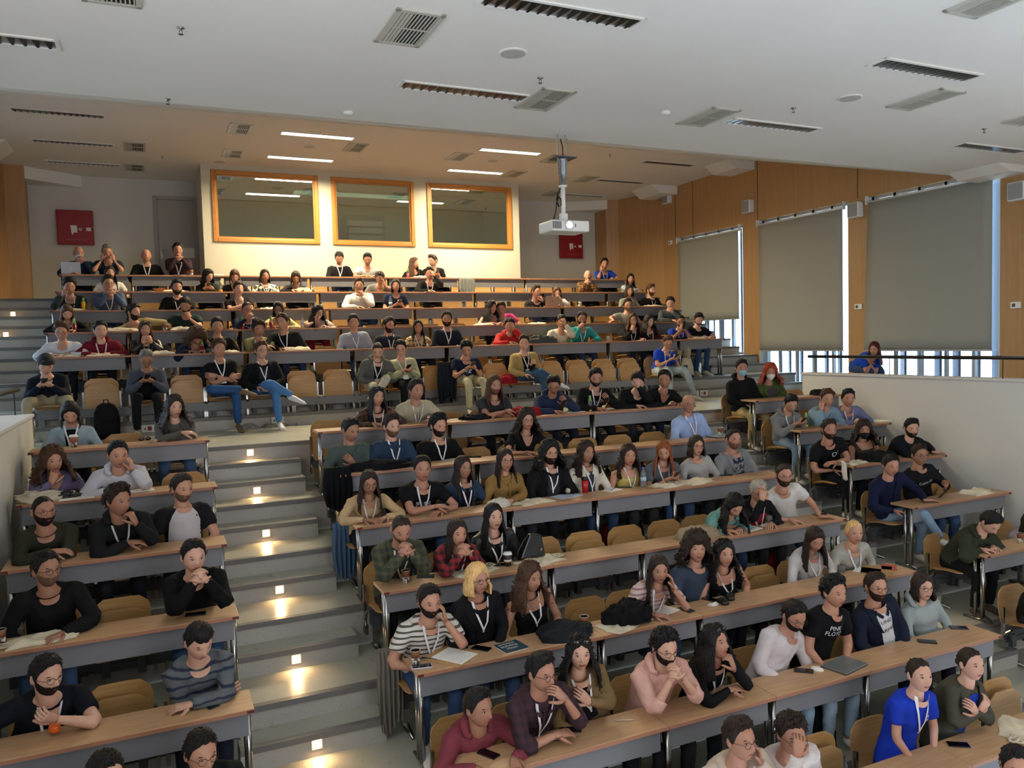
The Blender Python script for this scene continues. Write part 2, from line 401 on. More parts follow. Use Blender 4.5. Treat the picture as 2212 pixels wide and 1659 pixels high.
for s in (0, 1):   # corner soffits at the rear wall
    P = [(10.3, YB - 0.01), (11.32, YB - 0.01), (11.32, 18.4)] if s else [(-1.2, YB - 0.01), (-2.22, YB - 0.01), (-2.22, 18.3)]
    struct(MB().prism(P, 2, ZCR - 0.24, ZCR).build('ceiling_soffit', M['ceil']))
# control booth
BX0, BX1, BY = 1.035, 8.07, 17.1
BW = [(1.22, 3.36), (3.63, 5.48), (5.78, 7.88)]; BZ0, BZ1 = CZ + 2.19, CZ + 3.64
w = MB(); e = [BX0] + [x for p in BW for x in p] + [BX1]
for k in range(0, len(e), 2): w.box(e[k], e[k + 1], BY, BY + 0.14, ZB, ZCR)
for (a, b) in BW: w.box(a, b, BY, BY + 0.14, ZB, BZ0); w.box(a, b, BY, BY + 0.14, BZ1, ZCR)
struct(w.build('wall_booth', M['booth']))
sbox('wall_booth_left', BX0, BX0 + 0.12, BY + 0.14, YB, ZB, ZCR, M['wall']); sbox('wall_booth_right', BX1 - 0.12, BX1, BY + 0.14, YB, ZB, ZCR, M['wall'])
bin_ = mat('booth_interior', '#C9D2C2', 0.8); sbox('wall_booth_back', BX0 + 0.12, BX1 - 0.12, YB - 0.03, YB - 0.01, ZB, ZCR, bin_)
for n, (a, b) in enumerate(BW):
    wn = thing('window_%d' % (n + 7), 'x', 'x'); del wn['label']; del wn['category']; wn['kind'] = 'structure'; fw = 0.085
    f = MB(); y0, y1 = BY - 0.03, BY + 0.10
    f.box(a, a + fw, y0, y1, BZ0, BZ1); f.box(b - fw, b, y0, y1, BZ0, BZ1); f.box(a + fw, b - fw, y0, y1, BZ0, BZ0 + fw); f.box(a + fw, b - fw, y0, y1, BZ1 - fw, BZ1)
    bev(f.build('window_frame', M['frame'], wn), 0.012)
    g = MB(); i = fw; j = fw + 0.03
    for (p, q, r, t) in ((a + i, a + j, BZ0 + i, BZ1 - i), (b - j, b - i, BZ0 + i, BZ1 - i), (a + j, b - j, BZ0 + i, BZ0 + j), (a + j, b - j, BZ1 - j, BZ1 - i)): g.box(p, q, BY + 0.0, BY + 0.07, r, t)
    g.build('inner_bead', M['frame'], wn)
    MB().box(a + fw, b - fw, BY + 0.03, BY + 0.038, BZ0 + fw, BZ1 - fw).build('pane', BGLASS, wn)
area('booth_lamp', (4.5, 18.0, ZCR - 0.3), (0, 0, 0), 3.0, 0.5, (0.85, 1.0, 0.85), 22)  # added fill light, brightens the otherwise unlit booth behind its glass
bd = thing('cabinet', 'grey equipment rack seen through the middle booth window', 'cabinet', (4.75, YB - 0.5, ZB)); MB().box(-0.55, 0.35, -0.3, 0.3, 0, 2.0).build('body', M['metal'], bd)
for k in range(6): MB().box(-0.5, 0.3, -0.32, -0.3, 0.9 + k * 0.17, 1.02 + k * 0.17).build('shelf', M['white'], bd)
for x, lab in ((2.9, 'small white box on the sill inside the left booth window'), (3.05, 'second small white box on the left booth window sill')):
    o = MB().box(-0.06, 0.06, -0.04, 0.04, 0, 0.05).build('box', M['white']); o.location = (x, BY + 0.2, BZ0 + 0.0); tag(o, lab, 'box')
o = sbox('trim_1', BX0 + 0.12, BX1 - 0.12, BY + 0.14, BY + 0.4, BZ0 - 0.04, BZ0, M['frame'])
# grey door beside the booth
dr = thing('door_1', 'x', 'x', (0.59, YB, ZB)); del dr['label']; del dr['category']; dr['kind'] = 'structure'
f = MB(); f.box(-0.44, -0.37, -0.05, 0, 0, 2.36); f.box(0.37, 0.44, -0.05, 0, 0, 2.36); f.box(-0.37, 0.37, -0.05, 0, 2.29, 2.36); f.build('door_frame', M['door'], dr)
MB().box(-0.365, 0.365, -0.03, -0.005, 0.01, 2.285).build('door_leaf', M['door'], dr)
MB().box(-0.34, -0.30, -0.045, -0.03, 1.0, 1.22).tube([(-0.32, -0.05, 1.17), (-0.32, -0.08, 1.17), (-0.20, -0.08, 1.17)], 0.009, 8).build('door_handle', M['brushed'], dr)
o = MB().box(-0.01, 0.36, -0.036, -0.031, 1.02, 1.24).build('paper_notice', M['paper'], dr)
# fire hose cabinets
def fire_cabinet(x, z, lab):
    t = thing('fire_hose_cabinet', lab, 'cabinet', (x, YB - 0.11, z))
    bev(MB().box(-0.34, 0.34, 0, 0.11, 0, 0.72).build('cabinet_box', M['red'], t), 0.006)
    bev(MB().box(-0.315, 0.315, -0.014, 0, 0.025, 0.695).build('door', M['red'], t), 0.004)
    MB().box(0.20, 0.29, -0.022, -0.014, 0.29, 0.36).box(0.245, 0.28, -0.03, -0.022, 0.30, 0.35).build('latch', M['white'], t)
    g = MB().add([(-0.09, -0.016, 0.40), (0.03, -0.016, 0.40), (0.035, -0.016, 0.23), (0.02, -0.016, 0.26), (-0.04, -0.016, 0.245), (-0.055, -0.016, 0.19), (-0.075, -0.016, 0.25)], [(0, 1, 2, 3, 4, 5, 6)])
    g.box(0.03, 0.075, -0.017, -0.015, 0.315, 0.325)
    g.loft([[(0.095 + r * math.cos(k * PI / 8), y, 0.32 + r * math.sin(k * PI / 8)) for k in range(16)] for r, y in ((0.030, -0.0155), (0.030, -0.017), (0.022, -0.017))], caps=False)
    g.box(0.07, 0.12, -0.017, -0.0155, 0.317, 0.323); g.box(0.092, 0.098, -0.017, -0.0155, 0.295, 0.345)
    g.build('hose_symbol', M['white'], t)
    me = text_mesh('ΠΥΡΟΣΒΕΣΤΙΚΗ ΦΩΛΙΑ', 0.035); me.materials.append(mat('faint_white', '#B87A78', 0.6))
    q = link('lettering', me, t); q.location = (0.0, -0.0165, 0.10); q.rotation_euler = (PI / 2, 0, 0)
fire_cabinet(-1.36, CZ + 2.29, 'square red fire hose cabinet on the wall left of the grey door')
fire_cabinet(10.5, CZ + 2.23, 'square red fire hose cabinet on the wall behind the projector')
# baseboards of the booth
sbox('baseboard_rear', XL, XR, YB - 0.015, YB, ZB, ZB + 0.08, M['metal'])
# ------------------------------------------------------------------ ceiling fittings
def louver_light(kind):
    L_, Wd = 1.31, 0.235
    t = thing('ceiling_light', 'x', 'light')
    f = MB(); a, b = L_ / 2, Wd / 2
    f.box(-a, a, -b, -b + 0.03, -0.012, 0.0); f.box(-a, a, b - 0.03, b, -0.012, 0); f.box(-a, -a + 0.03, -b, b, -0.012, 0); f.box(a - 0.03, a, -b, b, -0.012, 0)
    f.build('trim', M['white'], t)
    em = mat('lit_tube', (1.0, 0.93, 0.72), 0.5, emit=9) if kind == 'lit' else M['brushed']
    r = MB(); r.add([(-a + .03, -b + .03, -0.004), (a - .03, -b + .03, -0.004), (a - .03, -0.02, 0.07), (-a + .03, -0.02, 0.07)], [(0, 1, 2, 3)]) if False else None
    MB().box(-a + .03, a - .03, -b + .03, b - .03, -0.0015, 0.0).build('reflector', em if kind == 'lit' else mat('reflector_grey', '#8C8F90', 0.25, metal=0.8), t)
    for k in range(15):
        x = -a + 0.03 + (L_ - 0.06) * (k + 0.5) / 15 - 0.0
        v = MB()
        if kind == 'lit': v.box(x - 0.002, x + 0.002, -b + .03, b - .03, -0.010, -0.002)
        else:
            v.add([(x - 0.03, -b + .03, -0.011), (x + 0.03, -b + .03, -0.011), (x + 0.006, b - .03, -0.011), (x - 0.012, b - .03, -0.011)], [(0, 1, 2, 3)])
        v.build('louver_blade', mat('lit_blade', '#FFF6DC', 0.4, emit=2.0) if kind == 'lit' else mat('louver_dark', '#3B3A38', 0.15, metal=0.9), t)
    return t
def air_vent():
    t = thing('ceiling_vent', 'x', 'vent'); a, b = 0.185, 0.33
    f = MB(); f.box(-a, a, -b, -b + 0.035, -0.014, 0.0); f.box(-a, a, b - 0.035, b, -0.014, 0); f.box(-a, -a + 0.035, -b, b, -0.014, 0); f.box(a - 0.035, a, -b, b, -0.014, 0)
    f.build('trim', M['vent'], t); MB().box(-a + .03, a - .03, -b + .03, b - .03, -0.002, 0.0).build('duct_opening', M['dark'], t)
    for k in range(11):
        x = -a + 0.045 + (2 * a - 0.09) * k / 10
        w_ = 0.011 if k < 4 else 0.005
        MB().box(x - w_, x + w_, -b + .035, b - .035, -0.011, -0.004).build('slat', M['vent'], t)
    MB().box(-a + .03, a - .03, -0.006, 0.006, -0.012, -0.003).build('crossbar', M['vent'], t)
    return t
def place_fix(proto, lst, used=[False]):
    first = True
    for (x, y, z, lab, rx) in lst:
        o = proto if first else dup(proto, (x, y, z)); first = False
        o.location = (x, y, z - 0.0005); o['label'] = lab; o.rotation_euler = (rx, 0, 0)
f_, r_ = 2.4, 3.745
un = louver_light('off'); lit = louver_light('lit'); vn = air_vent()
SL = math.atan2(ZCR - ZCF, 4.9)
place_fix(un, [(1.184 * f_, 2.155 * f_, ZCF, 'unlit louvred ceiling light at the top centre of the ceiling', 0), (1.178 * f_, 2.965 * f_, ZCF, 'unlit louvred ceiling light ending at a vent, left of the projector', 0),
    (2.747 * f_, 2.95 * f_, ZCF, 'unlit louvred ceiling light beside the vent right of the projector', 0), (2.756 * f_, 2.134 * f_, ZCF, 'unlit louvred ceiling light, upper one of two on the right', 0),
    (4.274 * f_, 2.915 * f_, ZCF, 'unlit louvred ceiling light at the right edge of the picture', 0), (-0.5 * f_, 2.965 * f_, ZCF, 'unlit louvred ceiling light at the upper left edge', 0),
    (-0.297 * r_, 4.30 * r_, ZCR, 'unlit rear ceiling light, middle one of the left three', 0), (-0.284 * r_, 4.745 * r_, ZCR, 'unlit rear ceiling light closest to the left fire cabinet', 0),
    (-0.31 * r_, 3.79 * r_, ZCR, 'unlit rear ceiling light, foremost of the left three', 0), (2.748 * r_, 3.79 * r_, ZCR, 'unlit rear ceiling light right of the projector mount', 0),
    (2.756 * r_, 4.31 * r_, ZCR, 'unlit rear ceiling light just right of a vent, over the wood corner', 0), (2.756 * r_, 4.80 * r_, ZCR, 'unlit rear ceiling light farthest back on the right', 0),
    (-0.75, 10.2, ZCF + 1.8 * math.tan(SL), 'unlit light on the sloped ceiling strip at the left', SL), (2.9, 10.2, ZCF + 1.8 * math.tan(SL), 'unlit light on the sloped ceiling strip, second from left', SL),
    (6.6, 10.2, ZCF + 1.8 * math.tan(SL), 'unlit light on the sloped ceiling strip, second from right', SL), (10.2, 10.2, ZCF + 1.8 * math.tan(SL), 'unlit light on the sloped ceiling strip at the right', SL)])
LIT = [(0.758 * r_, 3.81 * r_), (0.76 * r_, 4.297 * r_), (1.758 * r_, 3.81 * r_), (1.763 * r_, 4.316 * r_)]
place_fix(lit, [(LIT[0][0], LIT[0][1], ZCR, 'glowing ceiling light, front one above the left booth window', 0), (LIT[1][0], LIT[1][1], ZCR, 'glowing ceiling light, rear one above the left booth window', 0),
    (LIT[2][0], LIT[2][1], ZCR, 'glowing ceiling light, front one above the right booth window', 0), (LIT[3][0], LIT[3][1], ZCR, 'glowing ceiling light, rear one above the right booth window', 0)])
for (x, y) in LIT: area('tube_light', (x, y, ZCR - 0.02), (0, 0, 0), 1.25, 0.17, (1.0, 0.82, 0.53), 265, spread=2.8)
place_fix(vn, [(0.783 * f_, 2.44 * f_, ZCF, 'large air vent with half its slats closed, top of the ceiling', 0), (1.524 * f_, 2.952 * f_, ZCF, 'air vent overlapping the end of the louvred light', 0),
    (2.348 * f_, 2.935 * f_, ZCF, 'air vent left of the light beside the projector', 0), (3.091 * f_, 2.402 * f_, ZCF, 'air vent under the upper right light', 0), (2.378 * f_, 1.59 * f_, ZCF, 'air vent cut off by the upper right edge', 0),
    (-0.06 * f_, 2.43 * f_, ZCF, 'air vent cut off by the top left edge', 0), (3.87 * f_, 2.40 * f_, ZCF, 'air vent cut off by the right edge', 0),
    (0.405 * r_, 3.80 * r_, ZCR, 'rear air vent left of the front glowing light', 0), (0.419 * r_, 4.29 * r_, ZCR, 'rear air vent left of the rear glowing light', 0),
    (-0.035 * r_, 4.29 * r_, ZCR, 'rear air vent right of the middle unlit left light', 0), (-0.045 * r_, 4.77 * r_, ZCR, 'rear air vent right of the last unlit left light', 0),
    (0.975 * r_, 3.973 * r_, ZCR, 'rear air vent right of the left glowing lights', 0), (1.538 * r_, 3.996 * r_, ZCR, 'rear air vent left of the right glowing lights', 0),
    (2.005 * r_, 4.305 * r_, ZCR, 'rear air vent right of the rear right glowing light', 0), (2.06 * r_, 3.89 * r_, ZCR, 'rear air vent directly behind the projector rods', 0),
    (2.498 * r_, 4.308 * r_, ZCR, 'rear air vent right of the projector pole', 0), (2.52 * r_, 4.79 * r_, ZCR, 'farthest rear air vent behind the projector pole', 0),
    (1.3, 10.9, ZCF + 2.5 * math.tan(SL), 'air vent on the sloped ceiling strip, left', SL), (4.5, 10.9, ZCF + 2.5 * math.tan(SL), 'air vent on the sloped ceiling strip, middle', SL), (8.6, 10.9, ZCF + 2.5 * math.tan(SL), 'air vent on the sloped ceiling strip, right', SL)])
for n, (x, y, z, lab) in enumerate([(1.183 * f_, 2.52 * f_, ZCF, 'round flush ceiling speaker below the top louvred light'), (2.753 * f_, 2.498 * f_, ZCF, 'round flush ceiling speaker on the right half'), (0.755 * r_, 4.024 * r_, ZCR, 'round flush ceiling speaker between the left glowing lights'), (1.751 * r_, 4.031 * r_, ZCR, 'round flush ceiling speaker between the right glowing lights'), (0.371 * r_, 4.49 * r_, ZCR, 'round flush ceiling speaker above the booth edge')]):
    t = thing('ceiling_speaker', lab, 'speaker', (x, y, z)); MB().lathe([(0.12, 0), (0.12, -0.008), (0.105, -0.010)], n=28).build('rim', M['ceil'], t, False)
    MB().lathe([(0.104, -0.009), (0.104, -0.013)], n=28).build('grille', mat('grille', '#B9B8B2', 0.8, kind='fabric'), t)
for n, (x, y, z, lab) in enumerate([(0.125 * f_, 2.684 * f_, ZCF, 'small sprinkler head near the top left of the ceiling'), (1.388 * f_, 2.72 * f_, ZCF, 'small sprinkler head above the projector'), (2.628 * f_, 2.695 * f_, ZCF, 'small sprinkler head left of the round right speaker'), (3.833 * f_, 2.646 * f_, ZCF, 'small sprinkler head near the right edge'), (0.1 * f_, 3.45 * f_, ZCF, 'small sprinkler head at the ceiling break, left'), (0.09 * r_, 4.45 * r_, ZCR, 'small sprinkler head in the rear left ceiling'), (2.3 * r_, 3.7 * r_, ZCR, 'small sprinkler head in the rear right ceiling'), (2.36 * r_, 4.3 * r_, ZCR, 'small sprinkler head beside the vent behind the projector')]):
    t = thing('sprinkler', lab, 'sprinkler', (x, y, z)); MB().lathe([(0.028, 0), (0.028, -0.005), (0.008, -0.008), (0.008, -0.02)], n=12).build('escutcheon', M['chrome'], t, True)
    MB().tube([(-0.008, 0, -0.02), (-0.012, 0, -0.045), (0.012, 0, -0.045), (0.008, 0, -0.02)], 0.003, 5).lathe([(0.018, -0.05), (0.018, -0.047)], n=10).build('deflector', M['darkmetal'], t)
for (x, y, lab) in ((0.805 * f_, 3.385 * f_, 'round white smoke detector near the ceiling break'), (2.115 * f_, 2.932 * f_, 'round white smoke detector above the projector rods')):
    o = MB().lathe([(0.05, 0), (0.05, -0.02), (0.03, -0.035)], n=16).build('smoke_detector', M['white'], None, True); o.location = (x, y, ZCF); tag(o, lab, 'smoke detector')
# ------------------------------------------------------------------ projector
pj = thing('projector', 'white ceiling projector with glowing blue lens on a grey pole', 'projector', (4.5, 8.3, CZ + 1.34))
zt = ZCF - (CZ + 1.34)
for (dx, dy) in ((-0.10, -0.08), (0.0, -0.08), (0.10, 0.06), (-0.03, 0.06)): MB().tube([(dx, dy, 0.76), (dx, dy, zt)], 0.006, 6).build('threaded_rod', M['brushed'], pj)
MB().box(-0.14, 0.14, -0.11, 0.10, 0.80, 0.812).build('mount_plate', M['darkmetal'], pj)
MB().lathe([(0.062, 0.80), (0.062, 0.785), (0.055, 0.78), (0.052, 0.62), (0.045, 0.615), (0.040, 0.49)], n=18).build('column', M['brushed'], pj, True)
MB().lathe([(0.05, 0.49), (0.05, 0.47)], n=12).lathe([(0.028, 0.47), (0.026, 0.15)], n=14).build('pole', M['white'], pj, True)
MB().box(-0.04, 0.04, -0.03, 0.03, 0.06, 0.16).build('bracket', M['white'], pj)
b_ = bev(MB().box(-0.25, 0.25, -0.18, 0.17, -0.07, 0.06).build('projector_body', M['white'], pj), 0.02, 3)
for k in range(9): MB().box(-0.24 + k * 0.013, -0.233 + k * 0.013, -0.183, -0.179, -0.045, 0.04).build('vent_slot', M['darkmetal'], pj)
MB().box(0.055, 0.063, -0.183, -0.179, -0.02, 0.02).build('indicator', M['black'], pj)
ln = MB().lathe([(0.055, 0), (0.055, 0.02), (0.045, 0.025)], n=20).build('lens_ring', M['white'], pj, True); ln.matrix_local = Matrix.Translation((-0.03, -0.175, -0.0)) @ Matrix.Rotation(PI / 2, 4, 'X')
l2 = MB().lathe([(0.001, 0.03), (0.040, 0.028), (0.040, 0.02)], n=20).build('lens', mat('lens_glow', (0.22, 0.62, 1.0), 0.1, emit=7), pj, True); l2.matrix_local = Matrix.Translation((-0.03, -0.176, -0.0)) @ Matrix.Rotation(PI / 2, 4, 'X')
MB().tube([(0.0, 0.03, zt - 0.02), (0.02, 0.02, 0.95), (0.02, 0.02, 0.81)], 0.008, 6).build('red_cable', mat('red_cable', '#5A1818', 0.5), pj, True)
MB().tube([(-0.035, 0.0, 0.45), (-0.07, 0, 0.40), (-0.09, 0, 0.32), (-0.06, 0, 0.24), (-0.03, 0, 0.26), (-0.03, 0, 0.33), (-0.06, 0, 0.36), (-0.09, 0, 0.28), (-0.10, 0, 0.20), (-0.14, 0, 0.06)], 0.009, 6).build('black_cable', M['black'], pj, True)
# wall speakers and thermostats on the right wall
for (y, z, lab) in ((16.55, CZ + 3.50, 'box speaker high on the wood wall above the far corner'), (13.6, CZ + 2.80, 'box speaker on the wood wall between far and middle blinds'), (10.72, CZ + 2.26, 'box speaker on the wood wall between middle and large blinds'), (7.70, CZ + 2.05, 'box speaker on the wood wall at the right edge')):
    t = thing('wall_speaker', lab, 'speaker', (XR, y, z)); bev(MB().box(-0.14, 0, -0.13, 0.13, -0.14, 0.14).build('speaker_box', M['white'], t), 0.02, 3)
    MB().box(-0.146, -0.139, -0.11, 0.11, -0.12, 0.12).build('speaker_grille', mat('spk_grille', '#9A9D9C', 0.7, kind='fabric'), t)
for (y, z, lab) in ((16.5, CZ + 2.39, 'thermostat left of the far blind'), (10.70, CZ + 0.48, 'thermostat between the middle and large blinds'), (7.76, CZ + 0.35, 'thermostat at the right edge of the wall')):
    t = thing('thermostat', 'small white ' + lab, 'thermostat', (XR, y, z)); bev(MB().box(-0.03, 0, -0.08, 0.08, -0.05, 0.05).build('case', M['white'], t), 0.008)
    MB().box(-0.033, -0.03, -0.0, 0.05, -0.025, 0.025).build('display', M['darkmetal'], t)
# step lights
SLT = [(1.04, 9.90, ZA - 0.10), (1.04, 9.37 + 0.0, RF('M1') + 0.09)] + [(1.01, 8.97 - D * (i - 1) - (0.0), RF('M%d' % (i + 1)) + 0.09) for i in range(1, 1)]
SLT = [(1.04, 9.90, CZ - 1.245)]
for (u, v, y) in ((562, 1059, 9.37), (577.5, 1152, 8.68), (605, 1274, 7.80), (638, 1425, 6.92), (679, 1610, 6.04)): SLT.append(tuple(at_y(u, v, y)))
em = mat('step_lamp', (1.0, 0.55, 0.22), 0.4, emit=14)
names = ['highest', 'second highest', 'third highest', 'third lowest', 'second lowest', 'lowest']
def step_light(x, y, z, lab, pw=2.4):
    t = thing('step_light', lab, 'light', (x, y, z)); MB().box(-0.042, 0.042, -0.004, 0.008, -0.042, 0.042).build('bezel', M['white'], t)
    MB().box(-0.032, 0.032, -0.008, -0.004, -0.032, 0.032).build('lamp', em, t)
    area('step_lamp_light', (x, y - 0.02, z), (PI / 2 - 0.5, 0, PI), 0.05, 0.05, (1.0, 0.60, 0.28), pw)
for n, p in enumerate(SLT):
    step_light(1.01, p[1] + 0.010, p[2], 'glowing square step light, %s on the left aisle stair' % names[n])
step_light(-2.26, 16.65, CZ + 0.75, 'upper glowing step light on the far left stair', 1.2); step_light(-2.26, RY('U1') - 0.02 - 0.30 + 0.01, CZ + 0.362, 'lower glowing step light on the far left stair', 2.0)
for (x, i, nm) in ((7.5, 7, 'lower'), (7.5, 5, 'upper')):
    step_light(x, RY('M%d' % i) + D + 0.01 - 0.29, RF('M%d' % i) + 0.09, '%s glowing step light on the right aisle stair' % nm, 2.4)
# ================================================================== desks, seat beams, chairs
BLK = {'L': [(-1.17, 0.51, 3)], 'M': [(1.65, 3.24, 3), (3.24, 4.24, 2), (4.24, 5.25, 2), (5.25, 6.90, 3)], 'R': [(7.98, 9.72, 3)],
       'U': [(-1.45, -0.33, 2), (-0.33, 1.29, 3), (1.29, 2.92, 3), (2.92, 4.53, 3), (4.53, 6.12, 3), (6.12, 7.71, 3), (7.71, 9.31, 3), (9.31, 10.40, 2)]}
ROWN = {'U1': 'back row', 'U2': 'second row from the back', 'U3': 'third row from the back', 'U4': 'fourth row from the back', 'U5': 'fifth row from the back'}
BN = {'L': 'left block', 'M': 'middle block', 'R': 'right block', 'U': 'rear block'}
def rown(b, r): return ROWN[r] if b == 'U' else '%s row of the %s' % (ORD[int(r[1]) - 1], BN[b])
LB = {'M8': 'x'}
def desk(b, r, k, x0, x1, last):
    y, z, f = RY(r), RZ(r), RF(r); w = x1 - x0; n = len(BLK[b])
    lab = 'long beech desk with grey front, %s' % rown(b, r) if n == 1 else 'beech desk unit, %s from the left, %s' % (ORD[k], rown(b, r))
    t = thing('desk', lab, 'desk', (x0, y, f), group='%s desks' % BN[b])
    h = z - f
    bev(MB().box(0.002, w - 0.002, 0.004, 0.34, h - 0.028, h).build('desk_top', M['desk'], t), 0.004)
    MB().box(0.002, w - 0.002, 0.0, 0.0045, h - 0.028, h - 0.003).build('edge_band', M['edge'], t)
    MB().box(0.04, w - 0.04, 0.055, 0.07, h - 0.200, h - 0.030).build('modesty_panel', M['metal'], t)
    for xx in ([0.045] + ([w - 0.045] if last else [])):
        e = xx
        g = MB().tube([(e, 0.085, 0.02), (e, 0.085, h - 0.03)], 0.024, 12).tube([(e, 0.165, 0.02), (e, 0.165, h - 0.03)], 0.020, 10)
        g.tube([(e, 0.0, 0.012), (e, 0.08, 0.025), (e, 0.30, 0.012)], [0.012, 0.02, 0.012], 8)
        g.build('leg', M['chrome'], t, True)
    if k == 0: MB().box(0.004, 0.05, -0.0015, 0.0, h - 0.025, h - 0.006).build('inventory_sticker', mat('sticker_red', '#5A1512', 0.5), t)
    if last: MB().box(w - 0.05, w - 0.004, -0.0015, 0.0, h - 0.025, h - 0.006).build('inventory_sticker', mat('sticker_red', '#5A1512', 0.5), t)
def beam(b, r, x0, x1, yb, f, lab, cz=0.30):
    t = thing('seat_beam', lab, 'seat beam', (x0, yb, f), group='%s seat beams' % BN[b]); w = x1 - x0
    MB().box(0, w, -0.04, 0.04, cz - 0.06, cz + 0.06).build('beam', M['darkmetal'] if b != 'U' or r != 'F' else M['metal'], t)
    n = max(1, int(w / 1.6))
    for q in range(n + 1):
        e = min(max(w * q / n, 0.05), w - 0.05)
        z0 = 0.0
        MB().box(e - 0.03, e + 0.03, -0.02, 0.02, 0.02, cz - 0.06).build('post', M['chrome'], t)
        MB().tube([(e, -0.20, 0.01), (e, -0.02, 0.035), (e, 0.14, 0.01)], [0.012, 0.03, 0.016], 8).build('foot', M['chrome'], t, True)
def shell_mesh(name, w, h, bend, topround):
    """thin plywood shell in the XZ plane, rounded outline, curved across its width"""
    n = 18; cols = []
    th = 0.011
    outline = []
    for j in range(9):
        tz = j / 8
        if topround:
            e = max(0.0, (tz - 0.72) / 0.28); hw = w / 2 * (1 - 0.0 * tz) * math.sqrt(max(0.0, 1 - (e ** 2.6) * 0.62)); b_ = max(0, (0.14 - tz) / 0.14); hw *= 1 - 0.12 * b_ ** 2
        else:
            e = max(0.0, (tz - 0.72) / 0.28); hw = w / 2 * math.sqrt(max(0.0, 1 - (e ** 2.4) * 0.72)); b_ = max(0, (0.1 - tz) / 0.1); hw *= 1 - 0.08 * b_ ** 2
        outline.append((hw, tz * h))
    F, B = [], []
    for hw, z in outline:
        rf, rb = [], []
        for i in range(9):
            x = -hw + 2 * hw * i / 8; y = bend * (1 - (x / (w / 2)) ** 2) + 0.02 * math.sin(z / h * PI)
            rf.append((x, y, z)); rb.append((x, y + th, z))
        F.append(rf); B.append(rb[::-1])
    m = MB(); m.grid(F); m.grid(B)
    ring_f = F[0] + [F[j][-1] for j in range(1, 9)] + F[8][::-1][1:] + [F[j][0] for j in range(7, 0, -1)]
    Bn = [r[::-1] for r in B]; ring_b = Bn[0] + [Bn[j][-1] for j in range(1, 9)] + Bn[8][::-1][1:] + [Bn[j][0] for j in range(7, 0, -1)]
    k = len(ring_f); m.add(ring_f + ring_b, [(i, i + k, (i + 1) % k + k, (i + 1) % k) for i in range(k)])
    return m
BACK_ME = shell_mesh('b', 0.43, 0.40, 0.030, True).mesh('backrest', M['ply'], True)
SEAT_ME = shell_mesh('s', 0.42, 0.40, 0.018, False).mesh('seat', M['ply'], True)
def fr_mesh(s):
    g = MB(); x = s * 0.228
    g.box(x - 0.012, x + 0.012, 0.175, 0.205, 0.20, 0.62)
    g.tube([(x, 0.10, 0.40), (x, 0.15, 0.36), (x, 0.185, 0.30), (x, 0.19, 0.2)], 0.015, 8)
    g.box(x - 0.014, x + 0.014, 0.14, 0.23, 0.17, 0.26)
    return g.mesh('side_frame', M['chrome'])
FRL, FRR = fr_mesh(-1), fr_mesh(1)
BRK = MB().box(-0.16, 0.16, 0.15, 0.19, 0.26, 0.30).box(-0.16, -0.10, 0.13, 0.20, 0.20, 0.33).box(0.10, 0.16, 0.13, 0.20, 0.20, 0.33).mesh('mounting_bracket', M['darkmetal'])
def make_chair(folded):
    t = thing('folding_seat', 'x', 'chair')
    link('backrest', BACK_ME, t).matrix_local = Matrix.Translation((0, 0.205, 0.405)) @ Matrix.Rotation(-0.10, 4, 'X')
    if folded: link('seat', SEAT_ME, t).matrix_local = Matrix.Translation((0.0, 0.125, 0.335)) @ Matrix.Rotation(-0.10, 4, 'X')
    else: link('seat', SEAT_ME, t).matrix_local = Matrix.Translation((0, 0.165, 0.435)) @ Matrix.Rotation(PI / 2 - 0.06, 4, 'X')
    link('side_frame', FRL, t); link('side_frame', FRR, t); link('mounting_bracket', BRK, t)
    return t
CH_OPEN, CH_FOLD = make_chair(False), make_chair(True)
_first = {False: True, True: True}
def chair(x, y, z, folded, label, group):
    p = CH_FOLD if folded else CH_OPEN
    if _first[folded]: o = p; _first[folded] = False; o.location = (x, y, z)
    else: o = dup(p, (x, y, z))
    o['label'] = label; o['group'] = group; return o
SEATS = {}          # (block,row) -> list of [x, taken]
ROWS = [('L', 'M%d' % i) for i in range(1, 8)] + [('M', 'M%d' % i) for i in range(1, 9)] + [('R', 'M%d' % i) for i in range(1, 7)] + [('U', 'U%d' % i) for i in range(5, 0, -1)]
for b, r in ROWS:
    segs = BLK[b]
    for k, (x0, x1, n) in enumerate(segs):
        desk(b, r, k, x0, x1, k == len(segs) - 1)
    SEATS[(b, r)] = [[x0 + (x1 - x0) * (j + 0.5) / n, False] for (x0, x1, n) in segs for j in range(n)]
    beam(b, r, segs[0][0] + 0.05, segs[-1][1] - 0.05, RY(r) + 0.70, RF(r), 'dark seat beam with chrome feet, %s' % rown(b, r))
SEATS[('U', 'F')] = [[x - 0.06, False] for x, _ in SEATS[('U', 'U5')]]
beam('U', 'F', -1.45, 8.6, 12.19, ZA + 0.0, 'grey seat beam of the front chairs facing the cross aisle', 0.34)
def hip_y(r): return 12.04 if r == 'F' else RY(r) + 0.50
def floor_z(r): return ZA if r == 'F' else RF(r)
def take_seat(b, r, x):
    best = min((s for s in SEATS[(b, r)] if not s[1]), key=lambda s: abs(s[0] - x), default=None)
    if best is None or abs(best[0] - x) > 0.45: return None
    best[1] = True; best[0] = min(max(x, best[0] - 0.09), best[0] + 0.09) if r != 'F' else best[0] * 0.4 + x * 0.6; return best[0]
